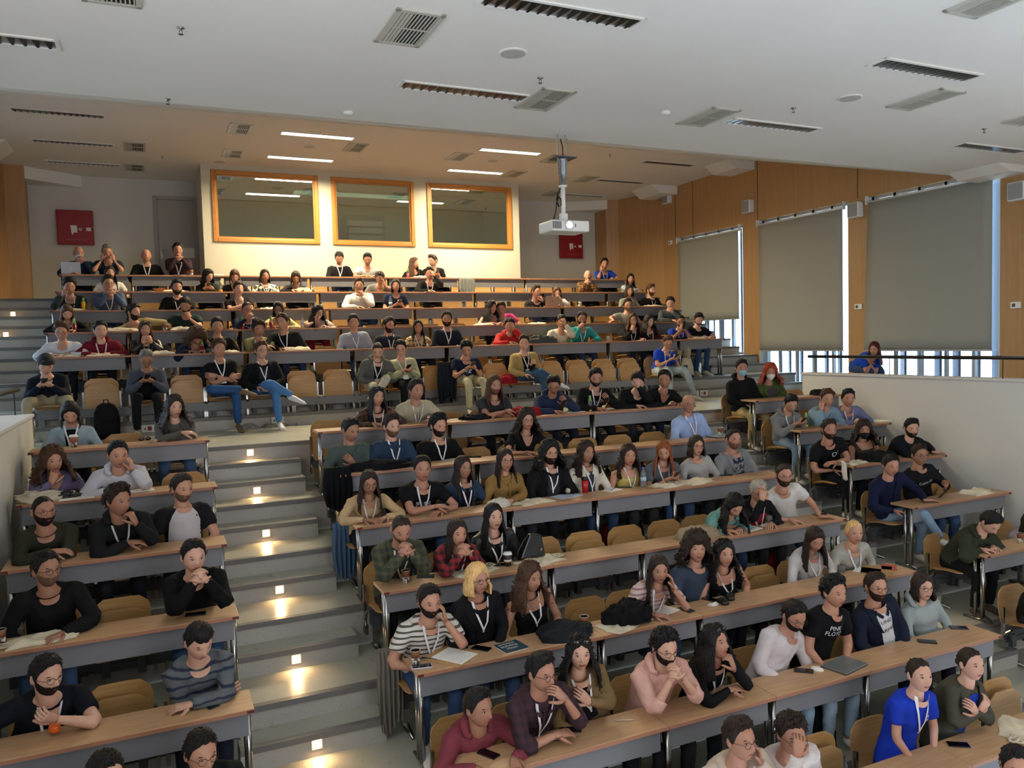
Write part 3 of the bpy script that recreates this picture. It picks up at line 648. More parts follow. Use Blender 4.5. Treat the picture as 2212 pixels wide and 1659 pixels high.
def fill_chairs():
    for (b, r), ss in SEATS.items():
        if r == 'M8' or (b, r) == ('L', 'M7'): continue
        nm = 'front chairs facing the cross aisle' if r == 'F' else rown(b, r)
        for j, (x, taken) in enumerate(ss):
            if r == 'F' and x > 8.7: continue
            st = 'plywood seat in use' if taken else 'empty folded-up plywood seat'
            chair(x, hip_y(r), floor_z(r), not taken, '%s, %s from the left in the %s' % (st, ORD[j], nm), 'seats, ' + nm)
# ================================================================== people
def V3(*a): return np.array(a, float)
def rotz(a): return np.array([[math.cos(a), -math.sin(a), 0], [math.sin(a), math.cos(a), 0], [0, 0, 1.]])
def head_rot(yaw, pitch, roll):
    # yaw>0 turns the face towards +X, pitch>0 looks down, roll>0 tips the crown towards +X
    cy, sy = math.cos(yaw), math.sin(yaw); cp, sp = math.cos(pitch), math.sin(pitch); cr, sr = math.cos(roll), math.sin(roll)
    Rz = np.array([[cy, -sy, 0], [sy, cy, 0], [0, 0, 1.]])
    Rx = np.array([[1, 0, 0], [0, cp, -sp], [0, sp, cp]])
    Ry = np.array([[cr, 0, sr], [0, 1, 0], [-sr, 0, cr]])
    return Rz @ Ry @ Rx
def hsurf(az, el, w=1.0):
    dx, dy, dz = math.sin(az) * math.cos(el), -math.cos(az) * math.cos(el), math.sin(el)
    if dz > 0:
        q = max(1e-4, math.cos(el)) ** -0.20; dx *= q; dy *= q
    x, y, z = 0.077 * w * dx, 0.098 * dy, 0.116 * math.copysign(abs(dz) ** 0.97, dz)
    if z < 0:
        k = min(1, -z / 0.118); x *= 1 - 0.30 * k * k
        if y < 0: y = y * (1 - 0.10 * k * k) - 0.010 * k * (1 - abs(dx))
        else: y *= 1 - 0.50 * k
        if k > 0.75: x *= 1 + 0.25 * (k - 0.75)
    elif y > 0: y *= 1.06
    return x, y, z
def g_(x, s): return math.exp(-(x / s) ** 2)
def face_pt(az, el, w=1.0):
    x, y, z = hsurf(az, el, w)
    if y < 0 and abs(az) < 1.5:
        t = (0.022 - z) / 0.052
        if 0 < t < 1.18: y -= (0.026 * min(1, t) if t < 1 else 0.026 * (1.18 - t) / 0.18) * g_(x, 0.0065 + 0.0065 * min(1, t))
        y += 0.0105 * g_(abs(x) - 0.031, 0.014) * g_(z - 0.008, 0.010)
        y -= 0.0055 * g_(abs(x) - 0.028, 0.02) * g_(z - 0.029, 0.008)
        y -= 0.0055 * g_(x, 0.020) * g_(z + 0.057, 0.008); y += 0.0025 * g_(x, 0.018) * g_(z + 0.072, 0.006)
        y -= 0.005 * g_(x, 0.02) * g_(z + 0.096, 0.012)
    return V3(x, y, z)
def add_head(mb, Rm, o, near, w, lipslot, skin=0):
    NA, NE = (36, 28) if near else (24, 18)
    az = [PI * math.copysign(abs(t) ** 1.6, t) for t in [(2 * k / NA) - 1 for k in range(NA)]]
    rings = []
    for j in range(1, NE):
        el = -PI / 2 + PI * j / NE
        rings.append([Rm @ face_pt(a, el, w) + o for a in az])
    n0 = len(mb.m); mb.loft(rings, skin)
    if near:                                    # lips
        for j in range(NE - 2):
            for k in range(NA):
                p = face_pt(az[k], -PI / 2 + PI * (j + 1.5) / NE, w)
                if abs(p[0]) < 0.024 and -0.069 < p[2] < -0.048 and p[1] < -0.07: mb.m[n0 + j * NA + k] = lipslot
    for s in (-1, 1):                            # ears
        mb.ell(Rm @ V3(s * 0.079 * w, 0.012, 0.0) + o, (0.008, 0.018, 0.031), 8, 6, skin, Rm @ rotz(-s * 0.35))
def hand(mb, wrist, fdir, pnorm, side, curl, near, mi=0):
    """side +1: thumb towards local +x. pnorm = direction the back of the hand faces"""
    f = _n(V3(*fdir)); n = V3(*pnorm); n = _n(n - f * (n @ f)); x = np.cross(f, n)
    B = lambda a, b, c: wrist + a * x + b * f + c * n
    rings = []
    for (t, w, h) in ((-0.02, 0.026, 0.018), (0.02, 0.034, 0.017), (0.06, 0.041, 0.015), (0.088, 0.040, 0.012), (0.096, 0.034, 0.008)):
        rings.append([B(w * math.cos(2 * PI * k / 8), t, h * math.sin(2 * PI * k / 8)) for k in range(8)])
    mb.loft(rings, mi)
    ns = 6 if near else 4
    for q, (bx, ln, r) in enumerate(((-0.030, 0.064, 0.0085), (-0.010, 0.078, 0.0092), (0.011, 0.082, 0.0094), (0.031, 0.073, 0.009))):
        bx *= -side; p = B(bx, 0.088, 0.0); a = 0.15 * curl + 0.06 * q * curl; pts = [p - 0.012 * f, p]
        for seg in (0.45, 0.32, 0.23):
            a += curl; d = f * math.cos(a) - n * math.sin(a) + x * (bx * 1.6) * (1 - min(1, curl)); pts.append(pts[-1] + _n(d) * ln * seg)
        mb.tube(pts, [r, r, r * 0.98, r * 0.9, r * 0.72], ns, mi)
    p = B(side * 0.030, 0.012, -0.004); d1 = _n(side * 0.62 * x + 0.72 * f - 0.30 * n); d2 = _n(side * 0.30 * x + 0.85 * f - (0.25 + 0.5 * curl) * n)
    mb.tube([p, p + d1 * 0.040, p + d1 * 0.040 + d2 * 0.030, p + d1 * 0.040 + d2 * 0.056 - n * 0.01 * curl], [0.015, 0.0125, 0.0105, 0.008], ns, mi)
def ik(Sh, Wr, a, b, hint):
    d = Wr - Sh; L = np.linalg.norm(d)
    if L > (a + b) * 0.985: Wr = Sh + d / L * (a + b) * 0.985; d = Wr - Sh; L = np.linalg.norm(d)
    if L < 0.10: Wr = Sh + _n(d + 1e-6) * 0.10; d = Wr - Sh; L = 0.10
    c = (a * a - b * b + L * L) / (2 * L); h = math.sqrt(max(a * a - c * c, 0)); u = d / L
    p = hint - u * (hint @ u); p = _n(p); return Sh + u * c + p * h, Wr
HC = dict(k='#0E0B0A', d='#20150F', b='#3A2518', r='#7A2E14', y='#B99460', g='#5E5A55', a='#6E3A1C', m='#3E1214', w='#8A8378', s='#2A2622')
SK = ['#BC8F76', '#AD806A', '#C89E88', '#A0765F', '#B68870']
_sk = {}
def skin_mat(i): return mat('skin_%d' % i, SK[i], 0.5, kind='skin', spec=0.35)
def hairline(a):
    a = abs(a); xs = [0, 0.5, 0.85, 1.15, 1.45, 1.75, 2.1, 2.6, PI]; ys = [0.84, 0.80, 0.64, 0.36, -0.12, 0.08, -0.35, -0.62, -0.66]
    return float(np.interp(a, xs, ys))
def hair_mesh(mb, Rm, o, style, seed, near, w):
    rnd = random.Random(seed); NA = 40 if near else 22; ph = [rnd.uniform(0, 6.28) for _ in range(6)]
    th = dict(sh=0.017 if near else 0.020, bz=0.005, qf=0.020, cu=0.028, pm=0.022, cb=0.055, lo=0.016, lw=0.024, bo=0.020, po=0.009, fr=0.020, cl=0.036)[style]
    vol = dict(sh=0.011 if near else 0.018, bz=0.0, qf=0.026, cu=0.016, pm=0.018, cb=0.015, lo=0.004, lw=0.008, bo=0.006, po=0.0, fr=0.010, cl=0.01)[style]
    longs = style in ('lo', 'lw', 'bo', 'cb', 'cl'); amp = dict(cu=0.014, cb=0.016, lw=0.007, cl=0.012, qf=0.005, pm=0.004).get(style, 0.0028)
    fq = 5 if style in ('cu', 'cb', 'cl') else 3
    azs = [-PI + 2 * PI * k / NA for k in range(NA)]; NT = 11 if near else 7
    side = rnd.choice((-1, 1)) * 0.25
    rows = []
    for j in range(NT + 1):
        t = j / NT; row = []
        for a in azs:
            lo = hairline(a)
            if style == 'fr' and abs(a) < 0.9: lo = 0.50
            if style in ('lo', 'lw', 'bo', 'cl') : lo = float(np.interp(abs(a), [0, .25, .75, 1.0, 1.3, PI], [0.72, 0.66, 0.42, 0.0, -0.2, -0.3]))
            if style == 'cb': lo = float(np.interp(abs(a), [0, .6, .9, 1.2, PI], [0.42, 0.36, 0.1, -0.5, -0.6]))
            el = PI / 2 + (lo - PI / 2) * t; el = min(el, PI / 2 - 0.001)
            p = V3(*hsurf(a, el, w)); d = _n(p)
            prof = (1 - t ** 5) if not (longs and abs(a) > 1.0) else 1.0
            hgt = th * prof + vol * math.exp(-((el - 1.1) / 0.5) ** 2) * (0.6 + 0.6 * math.cos(a)) * prof
            nz = amp * (math.sin(fq * a + ph[0] + 5 * t) * math.sin(fq * 2.3 * el + ph[1]) + 0.7 * math.sin(fq * 2.7 * a + ph[2]) * math.sin(4.1 * fq * el + ph[3]))
            if style in ('lo', 'lw', 'pm'):      # parting groove
                hgt -= 0.006 * math.exp(-((p[0] - side * 0.08) / 0.008) ** 2) * (1 if p[2] > 0.06 and p[1] < 0.03 else 0)
            p = V3(*hsurf(a, min(PI / 2 - .001, el + 0.035 * t ** 3 * math.sin(9 * a + ph[4]) + 0.02 * t ** 3 * math.sin(23 * a + ph[5])), w)); row.append(Rm @ (p + d * max(0.0012, hgt + nz * prof)) + o)
        rows.append(row)
    mb.grid(rows, 0, True)
    nt = dict(sh=150, qf=170, cu=260, pm=150, fr=150, cb=420, lw=140, cl=320, lo=50, bo=70, bz=0, po=40)[style]; nt = nt if near else nt // 3
    fx = 1.0 if near else 1.7; curly = style in ('cu', 'cb', 'cl', 'lw')
    tv, tf = [], []
    for _ in range(nt):
        a = rnd.uniform(-PI, PI); lo = hairline(a) if style not in ('lo', 'lw', 'bo', 'cl') else max(hairline(a), 0.0); el = rnd.uniform(lo + 0.04, 1.45); p = V3(*hsurf(a, el, w)); d = _n(p)
        hh_ = th * (0.8 if el > lo + 0.25 else 0.35) + vol * math.exp(-((el - 1.1) / 0.5) ** 2) * (0.6 + 0.6 * math.cos(a)); p = p + d * hh_
        tang = V3(rnd.uniform(-.5, .5) + 0.5 * side, -0.8 if p[2] > 0.06 else -0.1, 0.15 if p[2] > 0.06 else -0.9) if not curly else V3(rnd.uniform(-1, 1), rnd.uniform(-1, 1), rnd.uniform(-1, .6))
        tang = _n(tang - d * (tang @ d) * 0.8 + 1e-6); wv = _n(np.cross(d, tang)); ln = rnd.uniform(0.018, 0.034) * (0.8 if curly else 1.0) * fx; wd = rnd.uniform(0.0035, 0.007) * fx
        lift = rnd.uniform(0.002, 0.007) if not curly else rnd.uniform(0.006, 0.014)
        q0 = p - d * 0.004 - tang * ln * .3; q1 = p + d * lift; q2 = p + tang * ln * .7 + d * (lift * .2 if not curly else lift)
        n0 = len(tv); tv += [q0 - wv * wd, q0 + wv * wd, q1 - wv * wd * .9, q1 + wv * wd * .9, q1 + d * wd * .8, q2]; tf += [(n0, n0 + 2, n0 + 4), (n0, n0 + 4, n0 + 1), (n0 + 1, n0 + 4, n0 + 3), (n0 + 2, n0 + 5, n0 + 4), (n0 + 4, n0 + 5, n0 + 3)]
    if tv: mb.add([Rm @ q + o for q in tv], tf)
    def curtain(L, azf, spread, wav):
        nA = 26 if near else 16; nL = 9 if near else 6; out, inn = [], []
        fz = Rm @ V3(0, -1, 0); yaw = math.atan2(fz[0], -fz[1]); Ry = rotz(yaw)
        for j in range(nL + 1):
            s = j / nL; ro, ri = [], []
            for k in range(nA + 1):
                a = azf + (2 * PI - 2 * azf) * k / nA; a2 = a if a <= PI else a - 2 * PI
                p0 = V3(*hsurf(a2, -0.05, w)); p = Rm @ (p0 + _n(V3(p0[0], p0[1], 0)) * th * 0.9) + o
                rad = _n(Ry @ V3(math.sin(a2), -math.cos(a2), 0)); Ls = L * (1 - 0.12 * abs(math.sin(2.2 * a + ph[4])))
                sp = spread * math.sin(min(1, s * 1.15) * PI / 2) - (0.02 * s * s if style == 'bo' else 0)
                front = max(0, math.cos(a2)); bk = max(0, -math.cos(a2))
                q = p + V3(0, 0, -1) * Ls * s + rad * (sp + 0.018 * bk * s) + (Ry @ V3(0, -1, 0)) * 0.03 * front * s
                q = q + rad * (wav * math.sin(7 * a + 9 * s + ph[5]) * min(1, s * 3) + wav * 0.5 * math.sin(15 * a - 14 * s + ph[0]) * s)
                q = q + V3(0, 0, wav * math.sin(5 * a + ph[1]) * s)
                ro.append(q); ri.append(q - rad * (0.022 * (1 - 0.75 * s) + 0.004))
            out.append(ro); inn.append(ri[::-1])
        mb.grid(out); mb.grid(inn)
        I = [r[::-1] for r in inn]
        for j in (0, nL): mb.grid([out[j], I[j]] if j == 0 else [I[j], out[j]])
        mb.grid([[I[j][0], out[j][0]] for j in range(nL + 1)]); mb.grid([[out[j][-1], I[j][-1]] for j in range(nL + 1)])
    _c0 = curtain
    def curtain(*a):
        n0 = len(mb.v); _c0(*a)
        if style not in ('cl', 'cb', 'lw'): return
        nA = (26 if near else 16) + 1; nL = (9 if near else 6) + 1; pts = [np.array(q) for q in mb.v[n0:n0 + nA * nL]]; tv, tf = [], []
        for _ in range((330 if near else 110) if style != 'lw' else (120 if near else 50)):
            q = rnd.choice(pts) + V3(rnd.uniform(-.012, .012), rnd.uniform(-.012, .012), rnd.uniform(-.015, .015)); d = q - o; d = _n(V3(d[0], d[1], d[2] * .25)); tg = _n(V3(rnd.uniform(-1, 1), rnd.uniform(-1, 1), rnd.uniform(-1.6, .3))); wv = _n(np.cross(d, tg) + 1e-6); wd = rnd.uniform(.004, .009) * (1 if near else 1.6); ln = rnd.uniform(.02, .04)
            p0, p1, p2 = q - tg * ln * .4, q + d * rnd.uniform(.008, .018), q + tg * ln * .6; k = len(tv); tv += [p0, p1 - wv * wd, p1 + wv * wd, p1 + d * wd, p2]; tf += [(k, k + 1, k + 3), (k, k + 3, k + 2), (k + 1, k + 4, k + 3), (k + 3, k + 4, k + 2)]
        mb.add(tv, tf)
    if style == 'lo': curtain(0.30, 1.12, 0.030, 0.004)
    if style == 'lw': curtain(0.27, 1.10, 0.055, 0.011)
    if style == 'bo': curtain(0.125, 1.05, 0.022, 0.004)
    if style == 'cb': curtain(0.12, 1.05, 0.045, 0.014)
    if style == 'cl': curtain(0.20, 1.08, 0.060, 0.014)
    if style == 'po': mb.ell(Rm @ V3(0, 0.118, -0.005) + o, (0.030, 0.024, 0.032), 12, 8)
    return mb
class Person: pass
PEOPLE_REM = []      # objects to be voxel-joined and baked
def tmp_remesh(mb, voxel, it=3):
    me = mb.mesh('tmp', []); o = bpy.data.objects.new('tmp', me); C.objects.link(o)
    r = o.modifiers.new('r', 'REMESH'); r.mode = 'VOXEL'; r.voxel_size = voxel; r.adaptivity = 0
    s = o.modifiers.new('s', 'SMOOTH'); s.factor = 0.5; s.iterations = it
    return o
def arms_pose(code, s, P):
    """wrist, finger direction, back-of-hand normal, elbow hint, curl; s=-1 image-left hand"""
    hd, N, F, Lx, dz, dy, lap = P.hd, P.N, P.F, P.Lx, P.deskz, P.desky, P.lapz
    far_ = V3(N[0], dy, dz)
    if code == 'desk': return far_ + V3(s * 0.10, 0.13, 0.035), V3(-s * 0.75, -0.65, -0.05), V3(0, 0, 1), V3(s * 0.9, 0.3, -0.2), 0.35
    if code == 'far': return far_ + V3(s * 0.13, 0.05, 0.035), V3(-s * 0.3, -1, -0.05), V3(0, 0, 1), V3(s * 0.8, 0.3, -0.3), 0.3
    if code == 'fold': return far_ + V3(-s * 0.07, 0.17 if s > 0 else 0.12, 0.045 if s > 0 else 0.085), V3(-s * 1, 0.1, -0.1), V3(0, -0.3, 1), V3(s * 1, -0.3, -0.6), 0.3
    if code == 'clasp': return hd + F * 0.155 + V3(s * 0.045, 0, -0.155), V3(-s * 0.55, 0, 0.85) + F * -0.15, _n(V3(s * 0.8, 0, 0.2) + F * 0.7), V3(s * 0.45, -0.5, -1), 0.75
    if code == 'chin': return hd + F * 0.115 + V3(s * 0.055, 0, -0.185), V3(-s * 0.35, 0, 0.95) + F * -0.05, _n(F + V3(s * 0.5, 0, 0)), V3(s * 0.5, -0.6, -1), 0.8
    if code == 'mouth': return hd + F * 0.15 + V3(s * 0.06, 0, -0.14), V3(-s * 0.7, 0, 0.7), _n(F + V3(s * 0.4, 0, 0.3)), V3(s * 0.5, -0.6, -1), 0.55
    if code == 'cheek': return hd + F * 0.06 + P.HL * s * 0.105 + V3(0, 0, -0.15), V3(-s * 0.12, 0, 1) - F * 0.02, _n(V3(s * 1, 0, 0) + F * 0.4), V3(s * 0.6, -0.5, -1), 0.45
    if code == 'temple': return hd + F * 0.12 + P.HL * s * 0.085 + V3(0, 0, -0.04), V3(-s * 0.45, 0, 0.9) - F * 0.25, _n(F + V3(s * 0.7, 0, 0.2)), V3(s * 0.7, -0.5, -1), 0.4
    if code == 'brow': return hd + F * 0.17 + V3(s * 0.05, 0, -0.03), V3(-s * 0.4, 0, 0.9) - F * 0.3, _n(F + V3(s * 0.2, 0, 0.2)), V3(s * 0.5, -0.6, -1), 0.5
    if code == 'lap': return V3(N[0] * 0.6 + s * 0.09, -0.23, lap), V3(-s * 0.6, -0.8, -0.1), V3(0, 0, 1), V3(s * 1, 0.5, -0.2), 0.4
    if code == 'phone': return V3(N[0] + s * 0.07, -0.30, lap + 0.15), V3(-s * 0.55, -0.75, 0.3), V3(s * 0.3, -0.5, -1), V3(s * 0.7, 0.3, -1.0), 0.65
    if code == 'hold': return far_ + V3(s * 0.06, 0.15, 0.13), V3(-s * 0.5, -0.6, 0.5), V3(s * 0.5, -0.4, -0.6), V3(s * 1, 0.2, -0.5), 0.65
    if code == 'photo': return hd + F * 0.30 + V3(s * 0.05, 0, -0.14), V3(-s * 0.4, 0, 0.9), _n(F + V3(s * .4, 0, 0)), V3(s * 0.7, -0.3, -1), 0.6
    if code == 'cross': return N + P.T * 0.25 + F2(P) * 0.17 + V3(-s * 0.10, 0, 0.0 if s < 0 else 0.03), V3(-s * 1, 0.25, 0.12), V3(0, -1, 0.2), V3(s * 1, 0.1, -0.7), 0.25
    if code == 'chest': return N + P.T * 0.20 + F2(P) * 0.17 + V3(-s * 0.02, 0, 0), V3(-s * 0.5, -0.1, 0.5), V3(0, -1, 0.2), V3(s * 1, 0, -0.9), 0.5
    if code == 'drape': return V3(N[0] + s * 0.50, dy + 0.2, dz + 0.04), V3(s * 1, -0.3, 0), V3(0, 0, 1), V3(s * 0.3, 0.9, 0.3), 0.3
    if code == 'reach': return far_ + V3(s * 0.30, 0.10, 0.035), V3(s * 0.9, -0.3, 0), V3(0, 0, 1), V3(s * 0.5, 0.6, 0.1), 0.2
    raise KeyError(code)
def F2(P): return P.BF
def person(b, r, u, v, sex, lean, pl, pr, yaw, pitch, hair, hc, top, col, col2, ex, label, legs='n', pants=None, roll=0.0, sk=None, scale=1.0, dx=0.0, lpt=None):
    idx = len(PEOPLE_REM); rnd = random.Random(idx * 7 + 3)
    fz = floor_z(r) if r != 'K' else ZA; P = Person()
    hy = hip_y(r) if r != 'K' else 9.95
    yl = {'f': 0.30, 'ff': 0.40, 'm': 0.17, 'b': 0.04, 'bb': -0.02}[lean]
    hw = at_y(u, v, hy - yl)                       # world head position on the seat row's plane
    if r == 'K': sx = hw[0] + 0.10
    else:
        sx = take_seat(b, r, hw[0] + dx)
        if sx is None: sx = hw[0] + dx
    O = V3(sx, hy, fz)
    P.hd = hw - O; zmin, zmax = 0.78, 1.34
    if not (0.9 < P.hd[2] < 1.36): print('HEADZ', r, u, v, round(float(P.hd[2]), 2), label)
    dist = math.sqrt(hw[0] ** 2 + hw[1] ** 2); near = dist < 10.5
    phi = math.degrees(math.atan2(hw[0], hw[1])); elev = math.degrees(math.atan2(CZ - hw[2], dist))
    yaw = yaw - 0.9 * phi; pitch = pitch - 0.5 * max(-4, elev) + (6 if pitch > 20 else 0)
    if yaw == 'a': yaw = math.degrees(math.atan2(5.5 - hw[0], hw[1] + 3)) * 0.8 + rnd.uniform(-5, 5)
    if pitch == 'a': pitch = 6 + rnd.uniform(-4, 4)
    Rm = head_rot(math.radians(yaw), math.radians(pitch), math.radians(roll)); P.F = Rm @ V3(0, -1, 0); P.HL = Rm @ V3(1, 0, 0)
    P.F = _n(V3(P.F[0], P.F[1], P.F[2] * 0.3)); up = Rm @ V3(0, 0, 1)
    wS = 0.90 if sex == 'w' else 1.0; hsc = 0.95 if sex == 'w' else 1.0; Rh = Rm * (hsc * 1.055)
    by = math.radians(yaw) * 0.35; P.Lx = rotz(by) @ V3(1, 0, 0)
    H0 = V3(0, 0.02, 0.56); N = P.hd + V3(0, 0.035 + 0.03 * (pitch > 20), -0.152 * hsc) - 0.05 * (up - V3(0, 0, 1)); P.N = N
    BF = _n(np.cross(P.Lx, V3(0, 0, 1))) * -1
    BF = _n(V3(-BF[0], -BF[1], 0)) if BF[1] > 0 else BF; P.BF = BF
    ctrl = (H0 + N) / 2 + V3(0, 0.07 if lean != 'b' else 0.03, 0.03)
    P.T = _n(H0 - N); P.deskz = 0.745; P.desky = (RY(r) - hy) if r[0] in 'MU' else -0.5; P.lapz = 0.66 if r != 'F' else 0.60
    bez = lambda t: (1 - t) ** 2 * H0 + 2 * t * (1 - t) * ctrl + t * t * N
    def frame(t):
        d = _n(bez(min(1, t + 0.02)) - bez(max(0, t - 0.02))); l = _n((1 - t) * V3(1, 0, 0) + t * P.Lx); l = _n(l - d * (l @ d)); f = np.cross(d, l); f = f if f[1] < 0 else -f
        return d, l, f
    prof = [(0.0, .178, .125), (0.12, .172, .125), (0.3, .152, .112), (0.5, .152, .112), (0.68, .168, .12), (0.82, .180, .112), (0.91, .164, .094), (0.965, .122, .078), (1.0, .080, .070)]
    if sex == 'w': prof = [(t, a * (0.90 if t > .2 else 1.0), c * (1.10 if 0.6 < t < 0.75 else 0.93)) for t, a, c in prof]
    prof = [(t, a * scale, c * scale) for t, a, c in prof]
    P.prof, P.bez, P.frame = prof, bez, frame
    def torso(mb, grow, t1=1.0, n=18):
        rings = []
        for t, a, c in prof:
            if t > t1 + 1e-6: break
            d, l, f = frame(t); o = bez(t); rings.append([o + l * (a + grow) * math.copysign(abs(math.cos(k)) ** 0.9, math.cos(k)) + f * (c + grow) * math.sin(k) for k in [2 * PI * q / n for q in range(n)]])
        mb.loft(rings)
    d1, l1, f1 = frame(0.9)
    def front(a, bdn, off=0.008):                   # point on the chest: a = lateral, bdn = metres down from the neck base
        Lt = np.linalg.norm(N - H0); t = max(0.0, 1 - bdn / Lt); d, l, f = frame(t)
        A = float(np.interp(t, [p[0] for p in prof], [p[1] for p in prof])) + P.cg; Cc = float(np.interp(t, [p[0] for p in prof], [p[2] for p in prof])) + P.cg
        q = max(0.0, 1 - (a / A) ** 2); return bez(t) + l * a + f * (Cc * math.sqrt(q) + off)
    P.cg = {'ts': .012, 'vt': .012, 'tk': .006, 'ls': .016, 'st': .014}.get(top, 0.022)
    if sex == 'w' and top in ('ls', 'ts'): P.cg = 0.010
    arms = []
    for s, code in ((-1, pl), (1, pr)):
        Sh = N + l1 * s * (0.172 * wS * scale) - d1 * 0.065
        wr, fd, pn, hint, curl = arms_pose(code, s, P)
        El, wr = ik(Sh, wr, 0.285 * (0.94 if sex == 'w' else 1), 0.255 * (0.94 if sex == 'w' else 1), hint)
        if r[0] in 'MU' and r != 'F' and code in ('clasp', 'chin', 'mouth', 'cheek', 'temple', 'brow') and El[2] < 0.79 and El[1] < -0.14: El[2] = 0.79
        arms.append((s, Sh, El, wr, fd, pn, curl, code))
    sleeve = {'ts': 0.62, 'vt': 0.62, 'tk': 0.0, 'st': 0.62}.get(top, 2.0)
    if 'Q' in ex: sleeve = 1.35
    ra = (0.047, 0.041, 0.037, 0.025) if sex == 'm' else (0.040, 0.034, 0.031, 0.022)
    ra = tuple(q * scale for q in ra)
    def arm(mb, grow, upto, wob=0.0):
        for (s, Sh, El, wr, *_r) in arms:
            if upto <= 0: continue
            pts = [Sh + l1 * -s * 0.03, Sh]; rr = [ra[0] + grow + 0.012, ra[0] + grow + 0.010]
            if upto < 1: 
                pts.append(Sh + (El - Sh) * upto); rr.append(ra[1] + grow + 0.012)
                mb.tube(pts, rr, 12); continue
            pts += [Sh * 0.5 + El * 0.5, El * 0.93 + Sh * 0.07]; rr += [ra[0] * 0.5 + ra[1] * 0.5 + grow, ra[1] + grow + 0.002]
            e2 = El * 0.94 + wr * 0.06; pts.append(e2); rr.append(ra[2] + grow + 0.003)
            k = min(1.0, upto - 1)
            if k >= 1: pts += [El * 0.5 + wr * 0.5, wr * 0.97 + El * 0.03]; rr += [ra[2] * 0.9 + grow + wob, ra[3] + grow * 0.75 + wob * .5]
            else: pts.append(El + (wr - El) * k); rr.append(ra[2] * 0.95 + grow + 0.004)
            mb.tube(pts, rr, 12)
    vox = min(0.021, max(0.0105, 0.00175 * dist))
    bodym = MB(); torso(bodym, -0.040, 1.0, 14); arm(bodym, 0.0, 2.0)
    nb = P.hd + Rh @ V3(0, 0.028, -0.075)
    bodym.tube([N - d1 * 0.05, N, N * 0.4 + nb * 0.6, nb + up * 0.03], [0.088 * wS, 0.066 * wS, 0.058 * wS, 0.055 * wS], 14)
    # legs
    AN = []
    for s in (-1, 1):
        hp = V3(s * 0.09, 0.02, 0.53); kn = V3(s * 0.13, -0.345, 0.515); an = V3(s * 0.12, -0.30, 0.09); fd = V3(s * 0.12, -1, -0.12)
        if r == 'F':
            an = V3(s * 0.14, -0.44, 0.09); kn = V3(s * 0.13, -0.43, 0.53)
            if legs == 'w': kn = V3(s * 0.24, -0.40, 0.55); an = V3(s * 0.20, -0.38, 0.09)
            if legs == 'xl' and s == 1: kn = V3(0.06, -0.44, 0.66); an = V3(-0.16, -0.62, 0.42); fd = V3(-0.7, -0.7, 0.1)     # leg thrown over, foot to image left
            if legs == 'xr' and s == -1: kn = V3(0.04, -0.44, 0.66); an = V3(0.30, -0.56, 0.46); fd = V3(0.9, -0.5, -0.25)
            if legs == 'xr' and s == 1: kn = V3(0.10, -0.43, 0.54); an = V3(0.12, -0.52, 0.09)
            if legs == 'fr' and s == -1: kn = V3(-0.20, -0.42, 0.62); an = V3(0.20, -0.50, 0.58); fd = V3(0.95, -0.35, -0.1)
            if legs == 'st' and s == 1: kn = V3(0.24, -0.42, 0.56); an = V3(0.34, -0.52, 0.09); fd = V3(0.3, -1, -0.1)
        if r != 'F' and legs == 'xr' and s == -1: kn = V3(0.02, -0.43, 0.66); an = V3(0.12, -0.60, 0.34); fd = V3(0.4, -0.8, -0.35)
        if r != 'F' and legs == 'st' and s == 1: kn = V3(-0.02, -0.43, 0.55); an = V3(-0.04, -0.38, 0.09)
        if r != 'F' and legs == 'st' and s == -1: kn = V3(-0.20, -0.40, 0.55); an = V3(-0.24, -0.32, 0.09)
        AN.append((s, hp, kn, an, fd))
        bodym.tube([hp, kn * .86 + hp * .14 - V3(0, 0, .01), kn * .75 + an * .25 + V3(0, .03, 0), an], [0.05, 0.034, 0.034, 0.034], 8)
    topm = MB(); torso(topm, P.cg * 0.9, 1.0 if top in ('hd', 'sh', 'pl', 've') else 0.965); arm(topm, {'ts': .014, 'st': .014, 'vt': .012}.get(top, 0.012 if sex == 'w' else 0.018), sleeve, 0.004 if P.cg > .015 else 0)
    trm = MB(); rings = []
    for (z, a, c, y) in ((0.455, .14, .12, 0.02), (0.49, .178, .15, 0.02), (0.56, .186, .142, 0.02), (0.62, .176, .13, 0.02), (0.66, .16, .12, 0.02)): rings.append([V3(a * math.cos(k), y + c * math.sin(k), z) for k in [2 * PI * q / 16 for q in range(16)]])
    trm.loft(rings); fat = scale
    for (s, hp, kn, an, fd) in AN: trm.tube([hp, hp * .5 + kn * .5 + V3(0, 0, 0.005), kn * .94 + hp * .06, kn * .93 + an * .07, kn * .5 + an * .5, an + V3(0, 0, 0.02)], [0.088 * fat, 0.078 * fat, 0.068, 0.064, 0.058, 0.050], 12)
    t = thing('person', label, 'person', O, group='people seated in the rear block' if b == 'U' else 'people seated in the lower blocks')
    P.__dict__.update(dict(t=t, near=near, Rm=Rh, ob=tmp_remesh(bodym, vox * 1.3, 2), ot=tmp_remesh(topm, vox * 1.38, 2), op=tmp_remesh(trm, 0.030 if r != 'F' else 0.021, 3)))
    sm = skin_mat(rnd.randrange(5) if sk is None else sk); lip = mat('lips', '#A4605A', 0.45)
    # extra skin geometry joined after the voxel pass
    xb = MB(); add_head(xb, Rh, P.hd, near, wS ** 0.3, 1)
    for (s, Sh, El, wr, fd, pn, curl, code) in arms: hand(xb, wr, fd, pn, -s if code in ('lap', 'desk', 'far', 'fold', 'reach', 'drape', 'cross', 'chest') else -s, curl, near)
    P.xb, P.bm = xb, [sm, lip]
    # clothing materials
    kind = {'pl': 'plaid', 'st': 'stripe', 'dy': 'dye', 'ar': 'argyle', 'pr': 'print'}.get(top, 'cloth')
